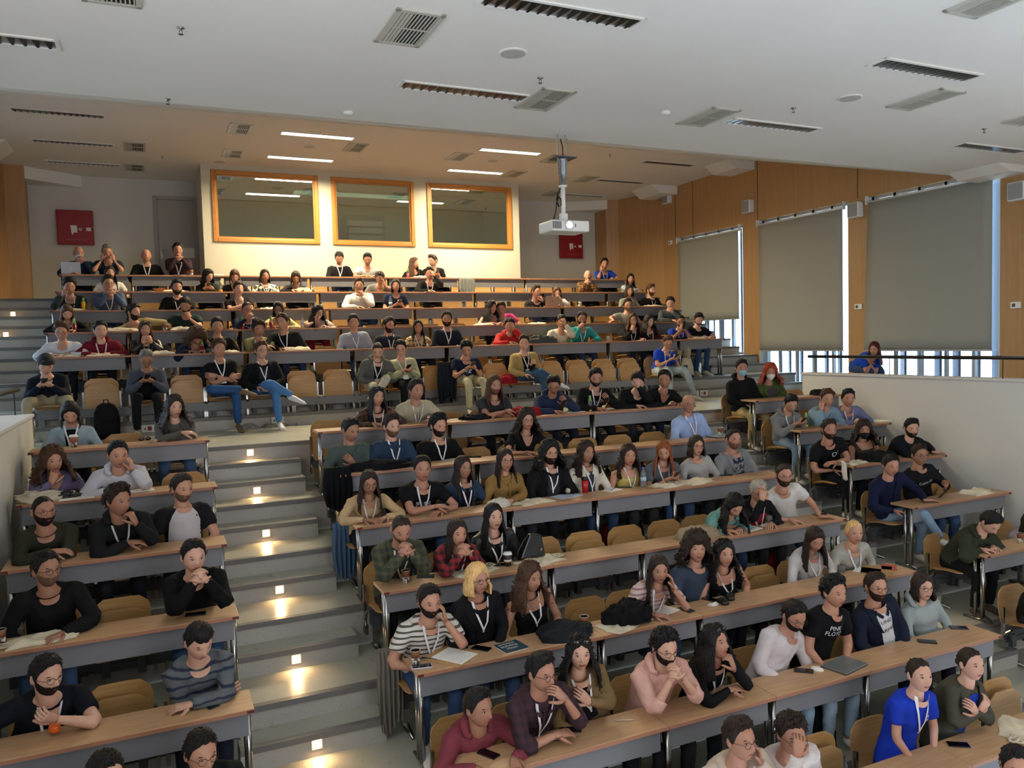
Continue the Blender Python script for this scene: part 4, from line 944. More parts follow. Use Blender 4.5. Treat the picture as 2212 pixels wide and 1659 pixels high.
    sc = {'pl': 5.5, 'st': 7.5, 'dy': 5.0, 'ar': 14, 'pr': 22}.get(top, 1)
    P.tm = mat('%s_%s_%s' % (kind, col, col2 if kind != 'cloth' else ''), '#' + col, 0.85 if 'Z' not in ex else 0.38, kind=kind, col2='#' + (col2 or col), scale=sc, bump=0.35, sheen=0.0)
    dfl = ['1A1C22', '15161A', '2B3A52', '3A4F70', '1E2430', '2A2A2C']
    pc = pants or rnd.choice(dfl); P.pm = mat('cloth_%s_' % pc, '#' + pc, 0.85, kind='cloth', bump=0.35)
    P.pn = {'bl': 'blazer', 'hd': 'hoodie', 'ja': 'jacket', 'sh': 'shirt', 'ts': 'tee_shirt', 'vt': 'tee_shirt', 'tk': 'tank_top', 'ls': 'sweater', 'st': 'striped_top', 'pl': 'plaid_shirt', 've': 'vest', 'tn': 'turtleneck'}.get(top, 'sweater')
    hm = mat('hair_' + hc, HC[hc], 0.55, kind='hair', bump=0.6, spec=0.25)
    if hair != 'bd':
        h = MB(); hair_mesh(h, Rh, P.hd, hair, idx, near, wS ** 0.3); h.build('hair', hm, t, True)
    bw = mat('brow_' + hc, HC[hc], 0.7)
    # eyes and brows
    e = MB()
    for s in (-1, 1):
        if near:
            e.ell(P.hd + Rh @ V3(s * 0.031, -0.0805, 0.008), (0.0128, 0.006, 0.0058 if pitch < 22 else 0.0022), 10, 6, 0, Rm)
            e.ell(P.hd + Rh @ V3(s * 0.031, -0.0852, 0.0075), (0.0066, 0.0026, 0.0060 if pitch < 22 else 0.0020), 8, 5, 1, Rm)
        else: e.ell(P.hd + Rh @ V3(s * 0.031, -0.082, 0.008), (0.0135, 0.0050, 0.0058), 6, 4, 1, Rm)
    if near:
        for s in (-1, 1): e.tube([P.hd + Rh @ V3(s * (0.031 + 0.0150 * math.cos(q)), -0.0835 + 0.003 * abs(math.cos(q)), 0.0075 + 0.0080 * math.sin(q)) for q in (0.1, 0.8, 1.57, 2.3, 3.0)], 0.0016, 4, 1)
    e.tube([P.hd + Rh @ V3(x, face_pt(x / 0.085, -0.475)[1] - 0.0015, -0.0565 + 0.0012 * (1 - abs(x) * 60)) for x in (-0.021, -0.011, 0, 0.011, 0.021)], [0.0008, 0.0016, 0.0015, 0.0016, 0.0008], 4, 2)
    e.build('eyes', [mat('eye_white', '#A89C94', 0.4), mat('iris', '#150C08', 0.2), mat('mouth_line', '#5A2A24', 0.6)], t, True)
    e = MB()
    for s in (-1, 1): e.tube([P.hd + Rh @ V3(s * (0.014 + 0.034 * q), -0.0905 + 0.0125 * q * q, 0.0265 + 0.004 * math.sin(q * 2.5)) for q in (0, .35, .7, 1)], [0.0026, 0.0040, 0.0036, 0.0018], 5, flat=1.0)
    e.build('eyebrows', bw, t, True)
    if 'B' in ex or 'S' in ex:
        bb = MB(); th = 0.0055 if 'B' in ex else 0.0018; rows = []
        n1 = 15
        for j in range(7):
            row = []
            for k in range(n1):
                az = -1.45 + 2.9 * k / (n1 - 1); top_ = -0.34 if abs(az) > 0.75 else (-0.40 if abs(az) > .4 else -0.62)
                top_ = float(np.interp(abs(az), [0, .20, .30, .8, 1.25, 1.45], [-0.60, -0.56, -0.30, -0.28, -0.06, 0.12])); el = top_ + (-1.25 - top_) * j / 6
                p = face_pt(az, el); row.append(P.hd + Rh @ (p + _n(p) * th * (math.sin(PI * (j + 0.35) / 6.8)) ** 0.5))
            rows.append(row)
        bb.grid(rows)
        bb.tube([P.hd + Rh @ (face_pt(a_, -0.40) + V3(0, -0.0045, 0)) for a_ in (-0.34, -0.17, 0, 0.17, 0.34)], [0.006, 0.008, 0.006, 0.008, 0.006], 6)
        o_ = bb.build('beard', mat('beard_' + hc + str('B' in ex), {'k': '#1E1613', 'd': '#2C1E16', 'b': '#4A3222'}.get(hc, '#3A2A20') if 'B' in ex else '#5A4234', 0.85, kind='hair', bump=0.5, spec=0.1), t, True)
    if 'G' in ex:
        gl = MB()
        for s in (-1, 1):
            pts = [P.hd + Rh @ V3(s * 0.032 + 0.0235 * math.cos(2 * PI * q / 14), -0.103 + 0.004 * abs(math.cos(2 * PI * q / 14)), 0.004 + 0.0185 * math.sin(2 * PI * q / 14)) for q in range(15)]
            gl.tube(pts, 0.0017 if near else 0.0022, 5); gl.tube([P.hd + Rh @ V3(s * 0.056, -0.099, 0.009), P.hd + Rh @ V3(s * 0.079, -0.04, 0.010), P.hd + Rh @ V3(s * 0.083, 0.01, 0.006)], 0.0016, 5)
        gl.tube([P.hd + Rh @ V3(x, -0.104 - 0.003 * (x == 0), 0.009) for x in (-0.009, 0, 0.009)], 0.0018, 5); gl.build('glasses', mat('glasses_frame', '#1A1412', 0.3), t, True)
    if 'X' in ex:
        gl = MB()
        for s in (-1, 1): gl.ell(P.hd + Rh @ V3(s * 0.034, -0.085, 0.105), (0.026, 0.008, 0.018), 10, 6, 0, Rm); gl.tube([P.hd + Rh @ V3(s * 0.058, -0.08, 0.105), P.hd + Rh @ V3(s * 0.095, 0.0, 0.075)], 0.002, 5)
        gl.build('sunglasses', mat('sunglass', '#0B0B0D', 0.08, spec=0.8), t, True)
    if 'C' in ex:
        cp = MB(); rows = []
        for j in range(7):
            rows.append([P.hd + Rh @ (V3(*hsurf(-PI + 2 * PI * k / 24, PI / 2 - (PI / 2 - 0.42) * j / 6)) * (1 + 0.30) ) for k in range(24)])
        cp.grid(rows, 0, True); br = [[P.hd + Rh @ V3(0.085 * math.sin(a_) * q, 0.09 + 0.07 * q * max(0, math.cos(a_)), 0.045 - 0.01 * q) for a_ in [-1.3 + 2.6 * k / 8 for k in range(9)]] for q in (0.9, 1.15)]
        cp.grid(br); o_ = cp.build('cap', mat('cap_black', '#101114', 0.8), t, True); sm_ = o_.modifiers.new('s', 'SOLIDIFY'); sm_.thickness = 0.004
    if 'M' in ex or 'N' in ex or 'U' in ex:
        rows = []
        for j in range(6):
            row = []
            for k in range(13):
                az = -1.15 + 2.3 * k / 12; el = -0.02 * 0 + (-0.10 - 0.25 * (abs(az) / 1.15) ** 2) + (-1.12 + 0.25 * (abs(az) / 1.15) ** 2 - -0.10) * j / 5
                p = V3(*hsurf(az, el)); row.append(P.hd + Rh @ (p + V3(0, -0.020 * math.exp(-(az / 0.5) ** 2) - 0.004, 0) + _n(p) * 0.004))
            rows.append(row)
        g = MB().grid(rows)
        for s in (0, -1): g.tube([rows[0][s], P.hd + Rh @ V3((1 if s else -1) * 0.088, 0.01, 0.01), rows[-1][s]], 0.0015, 4)
        mc = {'M': ('mask_white', '#E4E2DC'), 'N': ('mask_black', '#0E0E10'), 'U': ('mask_blue', '#8FB6C4')}['M' if 'M' in ex else 'N' if 'N' in ex else 'U']
        g.build('face_mask', mat(mc[0], mc[1], 0.8), t, True)
    # clothing details
    def patch(name, poly, m, off=0.009, sub=5):
        """poly: list of (a_left, a_right, b) rows"""
        rows = []
        for (al, ar, bd) in poly: rows.append([front(al + (ar - al) * k / sub, bd, off) for k in range(sub + 1)])
        return MB().grid(rows).build(name, m, t, True)
    def ribbon(pts, wd, off=0.013):
        rows = []
        for (a_, bd, *o2) in pts:
            of = o2[0] if o2 else off; rows.append([front(a_ - wd / 2, bd, of), front(a_ + wd / 2, bd, of)])
        return rows
    sn = skin_mat(int(sm.name.split('_')[1]))
    if top in ('vt', 'tk'): patch('neckline', [(-.075, .075, -.012), (-.05, .05, .05), (-.02, .02, .105)] if top == 'vt' else [(-.11, .11, -.012), (-.10, .10, .05), (-.085, .085, .09)], sn, 0.015)
    if top in ('ts', 'st', 'ls', 'pr', 'dy', 'ar') : patch('neckline', [(-.066, .066, -.006), (-.064, .064, .010), (-.055, .055, .024), (-.040, .040, .034), (-.018, .018, .040)], sn, 0.015)
    if top in ('bl', 'ja') or (top == 'hd' and col2):
        im = mat('cloth_%s_' % (col2 or '17181C'), '#' + (col2 or '17181C'), 0.85, kind='cloth', bump=0.35); w2 = 1.0 if top != 'ja' else 1.25
        patch('inner_shirt', [(-.030 * w2, .030 * w2, .026), (-.050 * w2, .050 * w2, .040), (-.062 * w2, .062 * w2, .065), (-.058 * w2, .058 * w2, .14), (-.052 * w2, .052 * w2, .22), (-.055 * w2, .055 * w2, .32), (-.06 * w2, .06 * w2, .40)], im, 0.006)
        if 'K' not in ex: patch('neckline', [(-.070, .070, -.016), (-.066, .066, .004), (-.052, .052, .022), (-.030, .030, .038)], sn, 0.017)
        for s in (-1, 1):
            rows = [[front(s * x0, bd, 0.010), front(s * x1, bd, 0.020), front(s * x2, bd, 0.012)] for (x0, x1, x2, bd) in ((.058 * w2, .085, .10, .0), (.060 * w2, .09, .125, .05), (.060 * w2, .085, .118, .11), (.056 * w2, .07, .085, .18), (.052 * w2, .056, .06, .24))]
            g = MB().grid(rows).build('lapel', P.tm, t, True)
    if top in ('sh', 'pl', 'bl', 'ja') and 'K' not in ex:
        for s in (-1, 1):
            rows = [[front(s * x, bd, of) for (x, bd, of) in q] for q in (((.058, -.012, .012), (.066, -.03, .006)), ((.045, .02, .018), (.078, .01, .016)), ((.018, .055, .020), (.055, .06, .020)), ((.012, .062, .018), (.03, .085, .018)))]
            MB().grid(rows).build('collar', P.tm, t, True)
        if top in ('sh', 'pl'): MB().grid(ribbon([(0, .05, .009), (0, .15, .010), (0, .25, .010), (0, .36, .010)], .022)).build('button_placket', P.tm, t, True)
    if top == 'hd':
        pts = []
        for q in range(11):
            a_ = -2.35 + 4.7 * q / 10; rr = 0.098; pts.append(N + P.Lx * rr * math.sin(a_) * 1.0 + V3(0, 1, 0) * (0.075 * math.cos(a_) + 0.005) + V3(0, 0, 0.005 + 0.045 * (math.cos(a_) > -0.2) - 0.05 * (1 - math.cos(a_ * 0.5))))
        MB().tube(pts, [0.018, 0.026, 0.032, 0.036, 0.040, 0.042, 0.040, 0.036, 0.032, 0.026, 0.018], 10).build('hood', P.tm, t, True)
    if top in ('tn',): pass
    if top == 've':
        vm = mat('cloth_%s_' % col2, '#' + col2, 0.85, kind='cloth', bump=0.35)
        patch('vest_front', [(-.06, .06, .03), (-.10, .10, .06), (-.125, .125, .14), (-.13, .13, .24), (-.14, .14, .34), (-.15, .15, .42)], vm, 0.012, 9)
    if 'L' in ex:
        xj = rnd.uniform(-.015, .015); y_ = rnd.uniform(0.24, 0.30); wl = 0.016
        rows1 = ribbon([(-.066, -.035, .010), (-.062, .0, .024), (-.046, .08), (-.028, .16), (xj, y_)], wl, 0.020); rows2 = ribbon([(.066, -.035, .010), (.062, .0, .024), (.046, .08), (.028, .16), (xj, y_)], wl, 0.020)
        g = MB().grid(rows1).grid(rows2); g.grid(ribbon([(xj, y_), (xj, y_ + .035)], wl * 0.9, 0.021)); o_ = g.build('lanyard', mat('lanyard_white', '#E2E0E4', 0.7), t, True)
        if r == 'F' or 'D' in ex:
            MB().grid([[front(xj + x, bd, 0.022) for x in (-.045, .045)] for bd in (y_ + .035, y_ + .10)]).build('name_badge', M['paper'], t)
    for tx in (lpt or []):                        # printed lettering: (text, size, a, b, colour)
        me = text_mesh(tx[0], tx[1]); co = np.empty(len(me.vertices) * 3); me.vertices.foreach_get('co', co); co = co.reshape(-1, 3)
        out = np.array([front(tx[2] + p[0], tx[3] - p[1], 0.012) for p in co]); me.vertices.foreach_set('co', out.ravel()); me.update(); me.materials.append(mat('print_' + tx[4], '#' + tx[4], 0.7)); link('lettering', me, t)
    if 'P' in ex: patch('printed_panel', [(-.075, .075, .13), (-.078, .078, .19), (-.078, .078, .26)], mat('chest_print_' + (col2 or 'B0B0B0'), '#' + (col2 or 'B0B0B0'), 0.8, kind='print', col2='#' + col, scale=30), 0.011)
    if 'R' in ex: patch('shirt_front', [(-.062, .062, .0), (-.105, .105, .06), (-.13, .13, .14), (-.135, .135, .24), (-.14, .14, .34), (-.15, .15, .42)], mat('cloth_%s_' % col2, '#' + col2, 0.85, kind='cloth', bump=0.35), 0.007, 9); 
    if 'W' in ex:
        s, Sh, El, wr = arms[1][:4]; k = _n(wr - El); MB().tube([wr - k * 0.035, wr - k * 0.012], [0.034, 0.033], 12).build('wristwatch', M['black'], t, True)
    # held things belong to their own top-level objects
    for (s, Sh, El, wr, fd, pn, curl, code) in arms:
        if code in ('phone', 'hold', 'photo') and s == 1 and 'orange ball' not in label:
            c_ = (arms[0][3] + arms[1][3]) / 2 + V3(0, -0.075, 0.045) if code != 'photo' else (arms[0][3] + arms[1][3]) / 2 + V3(0, -0.04, 0.09)
            f = MB().box(-0.037, 0.037, -0.0045, 0.0045, -0.075, 0.075); o_ = bev(f.build('smartphone', M['black']), 0.003); o_.location = tuple(O + c_); o_.rotation_euler = (0.75 if code != 'photo' else 0.1, 0, math.radians(12) if code != 'photo' else PI / 2 * 0.9 * 0 + 0.2)
            short = label.split(' with ')[0].split(',')[0]; w_ = ('dark phone held by the ' + short.replace('person in ', 'one in ').replace('person ', 'one ')).split(); tag(o_, ' '.join(w_[:15]), 'phone')
    # shoes
    shc = rnd.choice(['D8D5CE', '2A2624', 'C9C6C0', '3A3330']) if r != 'F' else {'xr': 'DADDE6', 'fr': '6E5A42'}.get(legs, 'C9C3B4')
    for (s, hp, kn, an, fd) in AN:
        fd = _n(fd); c0 = an + V3(0, 0, -0.035) - fd * 0.05; lat = _n(np.cross(fd, V3(0, 0, 1))); upv = np.cross(lat, fd); rings = []
        for (q, w_, h_, zz) in ((0, .022, .022, .01), (0.02, .034, .042, .012), (0.09, .038, .046, .010), (0.16, .044, .034, -.004), (0.23, .043, .024, -.014), (0.265, .026, .014, -.022)):
            rings.append([c0 + fd * q + lat * w_ * math.cos(k) + upv * (h_ * math.sin(k) * (1 if math.sin(k) > 0 else 0.8) + zz) for k in [2 * PI * z / 10 for z in range(10)]])
        MB().loft(rings).build('shoe', mat('shoe_' + shc, '#' + shc, 0.6), t, True)
    PEOPLE_REM.append(P); return P
def bake_people():
    bpy.context.view_layer.update(); dg = bpy.context.evaluated_depsgraph_get()
    tot = 0
    for P in PEOPLE_REM:
        for which in ('ob', 'ot', 'op'):
            o = getattr(P, which); ev = o.evaluated_get(dg); me = ev.to_mesh(); nv = len(me.vertices)
            co = np.empty(nv * 3, np.float32); me.vertices.foreach_get('co', co); co = co.reshape(-1, 3)
            if which != 'ob':                  # cloth folds
                vn_ = np.empty(nv * 3, np.float32); me.vertices.foreach_get('normal', vn_); vn_ = vn_.reshape(-1, 3)
                rs = np.random.RandomState(abs(hash(P.t['label'])) % 1000 if False else len(P.t['label']) * 7 + nv % 97); dsp = np.zeros(nv)
                for q in range(6):
                    w_ = rs.uniform(-1, 1, 3) * np.array([26, 22, 34]) * (1 + .25 * q); wb = rs.uniform(-9, 9, 3); ph = co @ w_ + 1.6 * np.sin(co @ wb + q) + rs.uniform(0, 6)
                    dsp += (1 - np.abs(np.sin(ph))) ** 2 / (1 + .35 * q)
                dsp = dsp - dsp.mean(); msk = 0.55 + 0.45 * np.sin(co @ rs.uniform(-14, 14, 3) + 1)
                co = (co + vn_ * (dsp * msk * 0.0058)[:, None]).astype(np.float32)
            nf = len(me.polygons); li = np.empty(len(me.loops), np.int32); me.loops.foreach_get('vertex_index', li); ls = np.empty(nf, np.int32); me.polygons.foreach_get('loop_start', ls)
            lt = np.diff(np.append(ls, len(li))); mi = np.zeros(nf, np.int32); ev.to_mesh_clear()
            if which == 'ob':
                xv = np.array(P.xb.v, np.float32); xl = [i for f in P.xb.f for i in f]; xt = [len(f) for f in P.xb.f]
                co = np.vstack([co, xv]); li = np.concatenate([li, np.array(xl, np.int32) + nv]); lt = np.concatenate([lt, np.array(xt, np.int32)]); mi = np.concatenate([mi, np.array(P.xb.m, np.int32)])
            m2 = bpy.data.meshes.new('m'); m2.vertices.add(len(co)); m2.vertices.foreach_set('co', co.ravel()); m2.loops.add(len(li)); m2.loops.foreach_set('vertex_index', li)
            m2.polygons.add(len(lt)); m2.polygons.foreach_set('loop_start', np.concatenate([[0], np.cumsum(lt)[:-1]]).astype(np.int32)); m2.polygons.foreach_set('material_index', mi); m2.polygons.foreach_set('use_smooth', np.ones(len(lt), bool))
            m2.update(calc_edges=True); m2.validate()
            for m in ({'ob': P.bm, 'ot': [P.tm], 'op': [P.pm]}[which]): m2.materials.append(m)
            nm = {'ob': 'body', 'ot': P.pn, 'op': 'trousers'}[which]; m2.name = nm; link(nm, m2, P.t); tot += len(lt)
    for P in PEOPLE_REM:
        for which in ('ob', 'ot', 'op'):
            o = getattr(P, which); me = o.data; bpy.data.objects.remove(o); bpy.data.meshes.remove(me)
    print('people', len(PEOPLE_REM), 'faces', tot)
p = person
# ---- back row (U1)
p('U','U1',170,547,'m','m','desk','mouth',10,10,'bd','g','sh','20303F',None,'M','bald man in navy shirt behind the open laptop, white tissue at his face')
p('U','U1',232,545,'m','f','cheek','cheek',0,12,'sh','g','ts','1F2B3C',None,'G','grey-haired man in navy tee propping his face on both hands, back row')
p('U','U1',316,553,'m','b','lap','lap',5,-8,'bd','g','ls','121215',None,'L','bald man in black sweater with lanyard sitting upright in the back row')
p('U','U1',384,541,'m','m','clasp','clasp',5,5,'sh','k','sh','2A1A24',None,'L','man in dark plum shirt with clasped hands, before the grey door')
p('U','U1',733,558,'m','b','lap','lap',0,22,'sh','k','ls','101013',None,'L','man in black top with lanyard looking down, below the middle booth window')
p('U','U1',794,561,'m','m','desk','desk',0,20,'sh','k','ts','B9BCBC',None,'','man in light grey tee leaning on the back desk')
p('U','U1',894,569,'w','m','lap','desk',55,5,'lo','b','ts','151518',None,'','long-haired woman turned to talk to the man beside her, back row')
p('U','U1',935,564,'m','m','phone','phone',-45,14,'sh','d','ts','131316',None,'L','man in black tee leaning to the woman beside him, phone in hand')
p('U','U1',1306,571,'m','m','cheek','desk',8,6,'sh','k','ts','1D3FB0',None,'L','man in royal blue tee with cheek on hand at the back row\'s right end')
# ---- second row from the back (U2)
p('U','U2',237,590,'w','b','lap','lap',12,5,'lo','d','ts','DAD6CC',None,'','woman with fringe in white top behind the man with clasped hands')
p('U','U2',449,596,'w','m','phone','phone',35,20,'bo','k','hd','1B211A',None,'','dark-haired woman in dark green parka looking at her phone')
p('U','U2',507,597,'w','m','lap','lap',5,22,'bo','b','ls','1A1A1E',None,'','woman with brown bob in black top looking down, beside the parka')
p('U','U2',572,597,'w','b','lap','lap',15,3,'bo','d','ar','D8D2BE','2A3A34','L','woman with short bob in argyle sweater')
p('U','U2',639,600,'w','m','desk','desk',0,24,'bo','d','ls','141417',None,'','woman in black opening a canvas tote bag on her desk')
p('U','U2',821,601,'m','f','lap','cheek',-15,22,'sh','d','ts','6F7270',None,'','man in grey tee with head resting on his hand')
p('U','U2',928,592,'m','m','desk','temple',0,6,'sh','k','ls','151518',None,'L','man in black sweater touching his ear while writing')
p('U','U2',1270,596,'m','m','clasp','clasp',-5,4,'bd','d','pl','7A5428','1A1714','S','bald man in brown plaid shirt with hands at his mouth')
p('U','U2',1362,603,'w','m','fold','fold',8,5,'lo','k','ls','A9BCC6',None,'','woman with long black hair and pale blue top, right end')
# ---- third row from the back (U3)
p('U','U3',150,620,'m','f','cheek','fold',5,12,'cu','k','ja','2C3436','17181C','L','curly-haired man in dark jacket resting on one hand, left end')
p('U','U3',233,613,'m','f','clasp','clasp',15,8,'sh','d','ls','4D5A74',None,'GL','man in blue-grey sweater and glasses with clasped hands')
p('U','U3',382,622,'m','b','lap','lap',12,2,'sh','k','ja','141416','0E0E10','BL','bearded man in black jacket with white lanyard')
p('U','U3',515,626,'m','m','fold','fold',18,2,'sh','d','ts','141417',None,'L','man in black tee with folded arms on the desk',scale=1.08)
p('U','U3',776,618,'m','m','desk','chin',0,2,'sh','d','sh','DEDACD',None,'','heavy-set man in white shirt with hand on chin',scale=1.12)
p('U','U3',855,618,'w','m','phone','phone',0,0,'bo','d','ts','1A2540',None,'','short-haired woman in navy tee with phone beside a water bottle',scale=1.06)
p('U','U3',1158,631,'m','m','lap','chin',40,3,'sh','d','bl','17171B','0F0F12','L','man in black blazer with fist at chin next to the pink-gold laptop')
p('U','U3',1203,634,'w','m','lap','mouth',10,8,'bo','b','ls','D9D6D0',None,'','woman in white top half hidden behind the open laptop')
p('U','U3',1359,629,'w','b','lap','lap',20,3,'bo','d','ls','8A9284',None,'','person with chin-length hair in grey-green sweater')
p('U','U3',1406,628,'m','b','lap','lap',45,2,'sh','b','bl','131316','0E0E10','LB','fair bearded man in black blazer, right end')
# ---- fourth row from the back (U4)
p('U','U4',145,675,'w','m','desk','desk',5,28,'lo','b','ls','17171A',None,'','woman with long light-brown hair looking down behind red drinks')
p('U','U4',288,676,'m','m','desk','drape',50,2,'sh','k','ja','A8966C','8E2430','BX','bearded man in beige jacket and red shirt, sunglasses on his head')
p('U','U4',401,660,'m','m','desk','chin',-10,24,'sh','k','ts','1B2E2A',None,'B','bearded man in dark green tee looking down at his hand')
p('U','U4',533,668,'w','f','mouth','fold',20,14,'po','d','ls','1E2A48',None,'GL','person in navy with glasses, hand before the face')
p('U','U4',602,669,'w','m','desk','desk',-10,8,'bo','k','ls','C9B784',None,'G','woman in pale yellow top with glasses and short dark hair')
p('U','U4',686,676,'w','f','cheek','desk',35,14,'lw','k','ts','C8ACA0',None,'G','woman with curly dark hair leaning on her hand, wine-red trousers',pants='6E1630')
p('U','U4',1061,665,'w','m','desk','desk',50,5,'lw','k','tk','E0DCD4',None,'','woman in white tank top leaning towards the man in pink')
p('U','U4',1083,667,'m','m','lap','desk',-8,18,'sh','k','ts','C23A78',None,'L','man in bright pink shirt leaning his head to his neighbour')
p('U','U4',1356,660,'m','b','drape','lap',15,3,'sh','d','ts','8C8E8A',None,'GS','man in grey tee and glasses leaning to the left')
p('U','U4',1448,655,'m','m','desk','chin',-5,18,'sh','d','pl','2E353B','4B565E','','man in dark checked shirt with hand at mouth, right end')
# ---- fifth row from the back (U5)
p('U','U5',133,718,'m','m','desk','desk',-5,12,'cu','b','ls','D4D6DC',None,'G','man in white long-sleeved shirt and glasses, left end')
p('U','U5',217,715,'m','m','desk','desk',10,4,'sh','k','hd','6E1A28',None,'L','man in burgundy hoodie with white drawstrings')
p('U','U5',313,712,'w','m','chin','chin',10,5,'lo','b','ja','16181A','101113','XZ','woman in black leather jacket, sunglasses on her head, hands under chin')
p('U','U5',425,727,'m','ff','desk','desk',20,42,'cb','b','ls','1A2338',None,'L','curly-haired man in navy bent over his notes')
p('U','U5',469,706,'m','b','lap','lap',8,4,'sh','k','ls','141416',None,'','man in black crew neck behind the red drink bottle')
p('U','U5',559,711,'m','m','fold','fold',10,16,'cu','d','ls','6E6C4C',None,'L','curly-haired man in olive sweater leaning on the desk')
p('U','U5',612,696,'m','m','desk','lap',-38,8,'sh','d','ja','17191A','0F1012','LK','man in black jacket looking to the left',sk=0)
p('U','U5',764,698,'m','b','lap','lap',3,4,'sh','k','sh','8E98A6',None,'L','man in light blue-grey shirt with white lanyard')
p('U','U5',839,704,'m','b','lap','lap',38,4,'qf','k','sh','1D2433',None,'BGL','bearded man with glasses in navy shirt looking right')
p('U','U5',903,707,'w','b','lap','lap',5,3,'lo','k','pr','BBA67C','5E4A30','L','woman with long straight dark hair in beige patterned top')
p('U','U5',965,691,'m','b','lap','lap',2,0,'sh','k','ls','161C2C',None,'BL','bearded man sitting tall in navy sweater with lanyard')
p('U','U5',1101,704,'m','m','desk','temple',-5,14,'sh','k','hd','B02A2E',None,'','man in bright red hoodie with hand at temple')
p('U','U5',1213,696,'m','m','lap','brow',5,10,'fr','k','ls','CFC8B4',None,'','man in cream sweater pinching his nose behind a grey jacket')
p('U','U5',1257,690,'m','m','mouth','desk',5,2,'sh','k','ls','2E8A86',None,'BGL','bearded man in teal sweater with hand at mouth')
p('U','U5',1367,693,'w','m','chin','desk',12,-5,'lw','b','ls','121215',None,'GL','woman with long wavy brown hair in black, hand at chin')
p('U','U5',1402,695,'w','m','lap','lap',35,5,'lw','k','ls','4E2A20',None,'L','dark-haired woman in brown top next to the wavy-haired woman')
p('U','U5',1470,695,'m','m','photo','photo',5,16,'po','k','ts','1E40A8',None,'LS','man in royal blue tee filming with his phone',pants='B0A48C',legs='st')
p('U','U5',1510,690,'m','m','desk','desk',2,22,'sh','k','ts','15171A',None,'S','man in black tee looking down at the row\'s right end',pants='2E4664',legs='st')
# ---- front chairs facing the cross aisle
p('U','F',99,789,'m','m','phone','phone',8,24,'sh','k','ls','141A26',None,'CX','man in navy fleece and black cap looking at his phone',pants='A89C80',legs='w')
p('U','F',316,776,'m','m','phone','phone',5,26,'sh','g','ve','4A4E58','131417','G','grey-haired man in black vest with grey sleeves using his phone',pants='17181B')
p('U','F',473,755,'m','b','cross','cross',15,2,'cu','b','ts','131316',None,'L','man in black tee with folded arms and crossed legs in blue jeans',pants='2F5488',legs='fr')
p('U','F',564,758,'m','b','lap','lap',25,3,'sh','b','ja','15171A','1B1C20','GLP','man in black jacket with light jeans and blue-soled sneakers',pants='4E7EB8',legs='xr')
p('U','F',816,757,'m','m','lap','lap',-2,28,'bz','d','hd','5E605C','17171A','L','man in grey hoodie with cropped hair, one pale trouser leg thrown over',pants='B9B8A8',legs='xl')
p('U','F',866,754,'m','b','phone','phone',-8,14,'qf','k','ls','A6A886',None,'GL','man in pale green sweater and glasses, name badge at his belly',pants='15161A')
p('U','F',1008,754,'m','m','phone','phone',-4,24,'cu','k','ts','182038',None,'P','man in navy tee with orange print holding his phone',pants='C0B898')
p('U','F',1132,742,'m','b','lap','phone',-2,4,'pm','d','ja','A8905E','131316','L','man in tan jacket and blue jeans with crossed legs',pants='3A5878',legs='xr')
p('U','F',1443,740,'m','m','phone','phone',5,24,'sh','b','ts','1E46BC',None,'GL','man in royal blue tee and light jeans looking at his phone, rightmost front chair',pants='A9B8BE',legs='st',lpt=[('◎',.05,.07,.16,'D8DCE8')])
# ---- lower rows, middle block
p('M','M1',814,857,'w','m','desk','desk',25,5,'lo','k','pr','5A3A2C','2A1A16','XL','woman with long black hair in brown patterned shirt, sunglasses on top')
p('M','M1',899,844,'m','m','lap','desk',30,6,'pm','d','sh','B3AA92',None,'L','man in beige shirt with swept-back hair')
p('M','M1',1067,833,'m','m','fold','fold',25,4,'lo','b','ts','33343A',None,'S','long-haired man in charcoal tee with arms folded over a red jacket')
p('M','M1',1196,832,'m','m','desk','hold',-4,24,'qf','k','hd','24304C',None,'G','man in navy quilted top with red hood reading his phone')
p('M','M1',1287,816,'m','m','desk','hold',6,20,'sh','k','ls','121214',None,'BL','bearded man in black printed sweatshirt with lanyard',lpt=[('STRM',.075,.0,.15,'8E92A4'),('CREW',.045,.0,.21,'8E92A4')])
p('M','M1',1379,824,'m','f','desk','brow',-20,26,'sh','k','ls','141416',None,'W','man in black tracksuit with white piping hiding his brow')
p('M','M1',1436,820,'m','f','lap','desk',-12,12,'sh','k','vt','141416',None,'','man in black V-neck tee at the right end of the upper middle desk')
p('M','M2',757,930,'m','b','lap','chest',35,18,'sh','k','sh','4A5652','A9B0B0','','man in grey denim shirt with raised fist, coat on the desk')
p('M','M2',846,922,'m','b','lap','lap',28,6,'qf','d','sh','2B3C54',None,'SL','man in blue denim jacket with faded haircut')
p('M','M2',947,921,'m','b','lap','lap',30,10,'cu','k','ls','121214',None,'BL','man with curly black hair and thick beard in black sweater')
p('M','M2',1138,908,'w','m','desk','desk',14,4,'cl','d','vt','141417',None,'G','woman with big curly brown hair in black top beside a coffee cup')
p('M','M2',1487,873,'m','b','lap','lap',18,2,'bd','w','sh','9FB4DE',None,'GL','bald older man in pale blue shirt')
p('M','M3',797,1043,'w','m','desk','desk',10,16,'lo','d','ls','C0A27C',None,'GL','woman in beige sweatshirt with glasses and long hair, hands together',lpt=[('U',.08,.02,.24,'D9D4CC')])
p('M','M3',912,1014,'m','m','fold','desk',12,4,'sh','k','ts','121216',None,'LP','man in black tee with bare forearms crossed on the desk')
p('M','M3',1000,1011,'w','b','lap','lap',30,4,'lo','d','ja','2A3A50','15161A','L','woman in denim jacket with long dark hair')
p('M','M3',1091,995,'w','b','lap','fold',22,3,'lo','d','sh','8A6C3C','C9C4B8','G','woman in mustard overshirt and white turtleneck')
